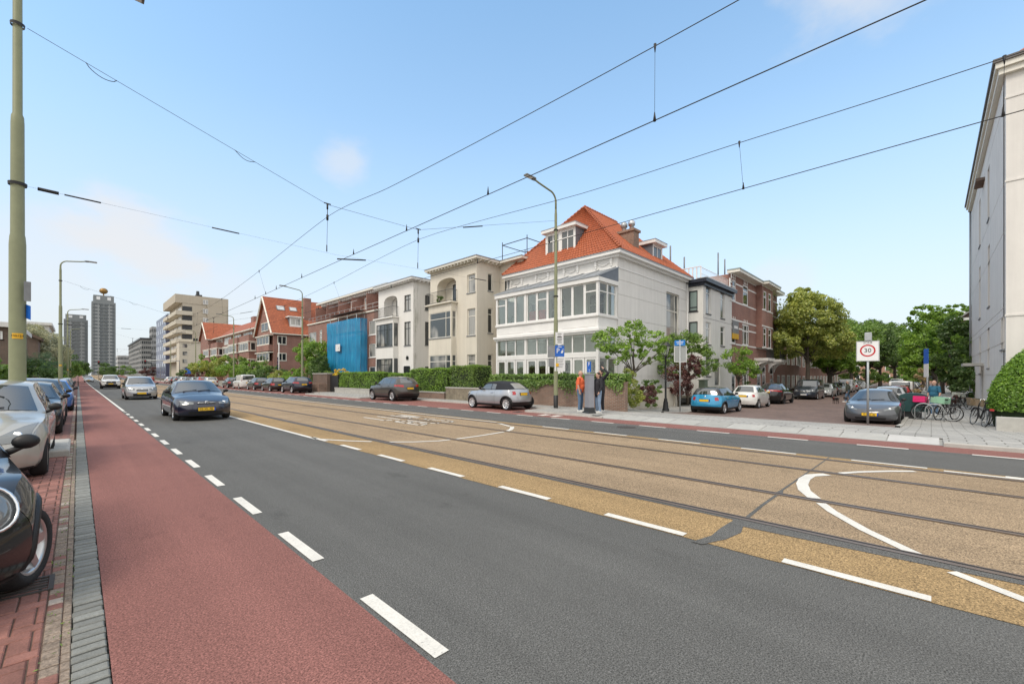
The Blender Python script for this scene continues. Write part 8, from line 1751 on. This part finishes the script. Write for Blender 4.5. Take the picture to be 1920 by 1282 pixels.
for x,y,s_,m_,l in ((77,-1.0,.95,LG,'light green street tree on the right over the parked white van'),(64,8.9,.85,LG,'light green young street tree behind the lime tree'),(84,8.8,1.15,LM,'green street tree left of the zone sign, farther down'),(98,8.2,1.25,LDK,'dark street tree on the left far down the side street'),(114,7.4,1.35,LM,'street tree near the end of the side street on the left'),(132,6,1.5,LDK,'last dark street tree on the left'),(125,1.2,1.1,LG,'bright far tree in the middle of the view down the side street'),(92,.4,.95,LM,'green street tree on the right beyond the parked cars'),(110,-.6,1.2,LDK,'dark street tree far down on the right')): copy_plant(lt,l,(x,y,-.6),x*.7,s_,None,m_)
tree('street_tree','tall loose branched tree above the bald man on the right pavement','tree',(57,-.25,-.6),[B(0,0,5.2,2.6,2.3,2.6,100,130),B(0,.6,7.9,2.2,1.8,1.0,30,80),B(0,-1.2,8.3,1.9,1.5,.7,20,70),B(-.5,1.2,3.4,2.0,1.5,1.3,34,120)],LG,.23,(.2,2.6),gt,44,16)
tree('street_tree','dark leafy tree against the side of the white block','tree',(51,-1.6,-.58),[B(0,0,4.2,2.0,1.5,2.8,80,150),B(0,-.4,2.0,1.6,1.2,1.4,30,140)],LDK,.22,(.18,1.6),gt,45,10)
tree('garden_shrub','tall dark shrub by the pavement behind the dog','shrub',(46.5,-1.9,-.55),[B(0,0,1.5,1.3,.9,1.5,44,150)],LDK,.16,seed=46)
tree('garden_shrub','dry brownish shrub behind the narrow sign post','shrub',(38,.45,-.48),[B(0,0,1.3,.5,.45,1.3,18,80)],leaf_mat('leaf_dry',(.16,.12,.06),(.25,.19,.10)),.12,seed=47)
# dome shaped hedge on a stone planter at the right edge
rg=np.random.default_rng(51); t=thing('dome_hedge','large dome shaped clipped hedge at the right edge','hedge',(25.7,-4.05,.28)); n=44000
q=rg.normal(0,1,(n,3)); q/=np.linalg.norm(q,axis=1,keepdims=True); q[:,2]=np.abs(q[:,2]); rr=1+rg.normal(-.012,.014,n)+.012*np.sin(q[:,0]*9)*np.sin(q[:,1]*11); P=q*rr[:,None]*np.array((1.75,2.45,2.9)); link(leaf_mesh('foliage',P,q.copy(),.085,rg,.62,.55),'foliage',LHED,t)
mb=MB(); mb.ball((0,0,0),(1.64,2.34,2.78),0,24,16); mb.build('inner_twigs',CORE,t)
t=thing('stone_planter','low rough stone planter wall under the dome hedge','garden wall',(25.7,-4.0,-.42)); mb=MB(); ST=mat('rough_stone',(.17,.15,.12),.95,var=.35,vs=3,fine=.25,fs=20,bump=.8); mb.box(-1.8,1.6,-3,1.35,-.1,.72,0,.03); mb.build('stonework',ST,t); mb=MB(); mb.box(-2.1,-1.81,1.45,2.3,-.1,.55,0,.02); mb.build('end_block',CONC,t)
# left side: trees and shrubs beyond the parked cars
hedge('privet_hedge','bright clipped hedge at the left edge behind the parked cars',(-4.3,46,.1),1.4,22,1.9,leaf_mat('leaf_hedge_lime',(.10,.18,.02),(.2,.3,.03)),.1,240,61,group='clipped garden hedges')
tree('pine_tree','dark green pine behind the tagged pole','tree',(-4.4,58,.1),[B(0,0,2.6,1.7,3.2,1.5,60,230),B(-.5,2,4.4,1.4,2.2,1.2,34,220)],LBLUE_,.16,(.14,1.4),seed=62,aspect=.12)
gtree=tree('willow_bush','grey green loose bush behind the second pole','tree',(-4.0,76,.1),[B(0,0,4.6,2.0,5,2.4,90,190),B(-.5,7,6.2,1.9,5.5,2.0,70,180),B(.3,15,5.0,2.2,5,2.2,70,180),B(.6,24,4.2,2.4,6,2.4,70,180)],LGREY,.22,(.16,1.8),seed=63)
copy_plant(gtree,'grey green loose bush farther down the left side',(-4.6,116,zr(116)),.03,1.5,1.35)
lsh=tree('garden_shrub','dark green shrub between the first two poles on the left','shrub',(-4.2,43,.1),[B(0,0,1.6,1.5,3.2,1.4,70,170)],LM,.14,seed=64)
for x,y,s_,m_,l in ((-4.0,52,1.0,LDK,'round dark shrub behind the left parked cars'),(-3.9,66,1.05,LG,'green shrub behind the second lamp post'),(-4.2,80,1.2,LM,'green shrub farther along the left pavement'),(-4.4,100,1.5,LDK,'dark shrub near the end of the left pavement'),(-4.5,128,2.0,LM,'tall shrub at the far left end'),(-4.6,160,2.4,LDK,'dark tree group at the far left bend')): copy_plant(lsh,l,(x,y,zr(y)+.1),y*.4,s_,None,m_)
copy_plant([o for o in C.objects if o.name=='pine_tree'][0],'second dark green pine between the first and second poles',(-3.4,62,.1),1.0,.95)
for k,(x,y,s_,l) in enumerate(((150,8.5,1.6,'low green bushes at the far left end of the side street'),(148,3.2,1.3,'low green bush at the far end in the middle of the side street'),(140,-1.5,1.7,'dense bush at the far right end of the side street'),(104,9.4,1.3,'bush behind the white cars far down on the left'))): copy_plant(lsh,l,(x,y,-.6),k*1.3,s_,None,[LM,LG,LDK,LM][k])
for k,(x,y,s_,l) in enumerate(((8.5,250,2.0,'dark bushes below the tall tower'),(14,262,1.7,'bushes right of the tall tower'),(22,240,1.5,'bush before the stepped white flats'),(1.5,330,2.2,'tree before the tall tower foot'))): copy_plant(lsh,l,(x,y,zr(y)),k*1.1,s_,None,[LDK,LM,LPUR,LM][k])
# potted plant on the cream house balcony and leafy plants behind the veranda glass
t=tree('balcony_plant','bushy potted plant on the balcony of the cream house','potted plant',(XB-.3,onX(XB-.3,823),7.3),[B(0,0,.75,.3,.35,.4,12,60)],LM,.1,(.03,.5),seed=71)
mb=MB(); mb.lathe([(.12,0),(.17,.3),(.15,.3),(0,.28)],seg=10); mb.build('pot',DARK,t)
t=tree('house_plant','leafy plant seen behind the upper veranda windows','potted plant',(Xv+.7,onX(Xv+.7,957),z_c0+.15),[B(0,0,1.15,.35,.4,.5,12,50)],LDK,.12,(.02,.6),seed=72)
mb=MB(); mb.lathe([(.12,0),(.17,.3),(.15,.3),(0,.28)],seg=10); mb.build('pot',DARK,t)
# litter of leaves and weeds along the gutter
rg=np.random.default_rng(81); n=420; P=np.stack([rg.normal(-.09,.035,n),rg.uniform(2,22,n),rg.uniform(.0,.012,n)],1); o=link(leaf_mesh('gutter_weeds',P,np.tile((0,0,1.),(n,1)),.022,rg,.35,.9),'gutter_weeds',LM); tag(o,'sparse weeds growing along the gutter bricks','weeds',None,'stuff')
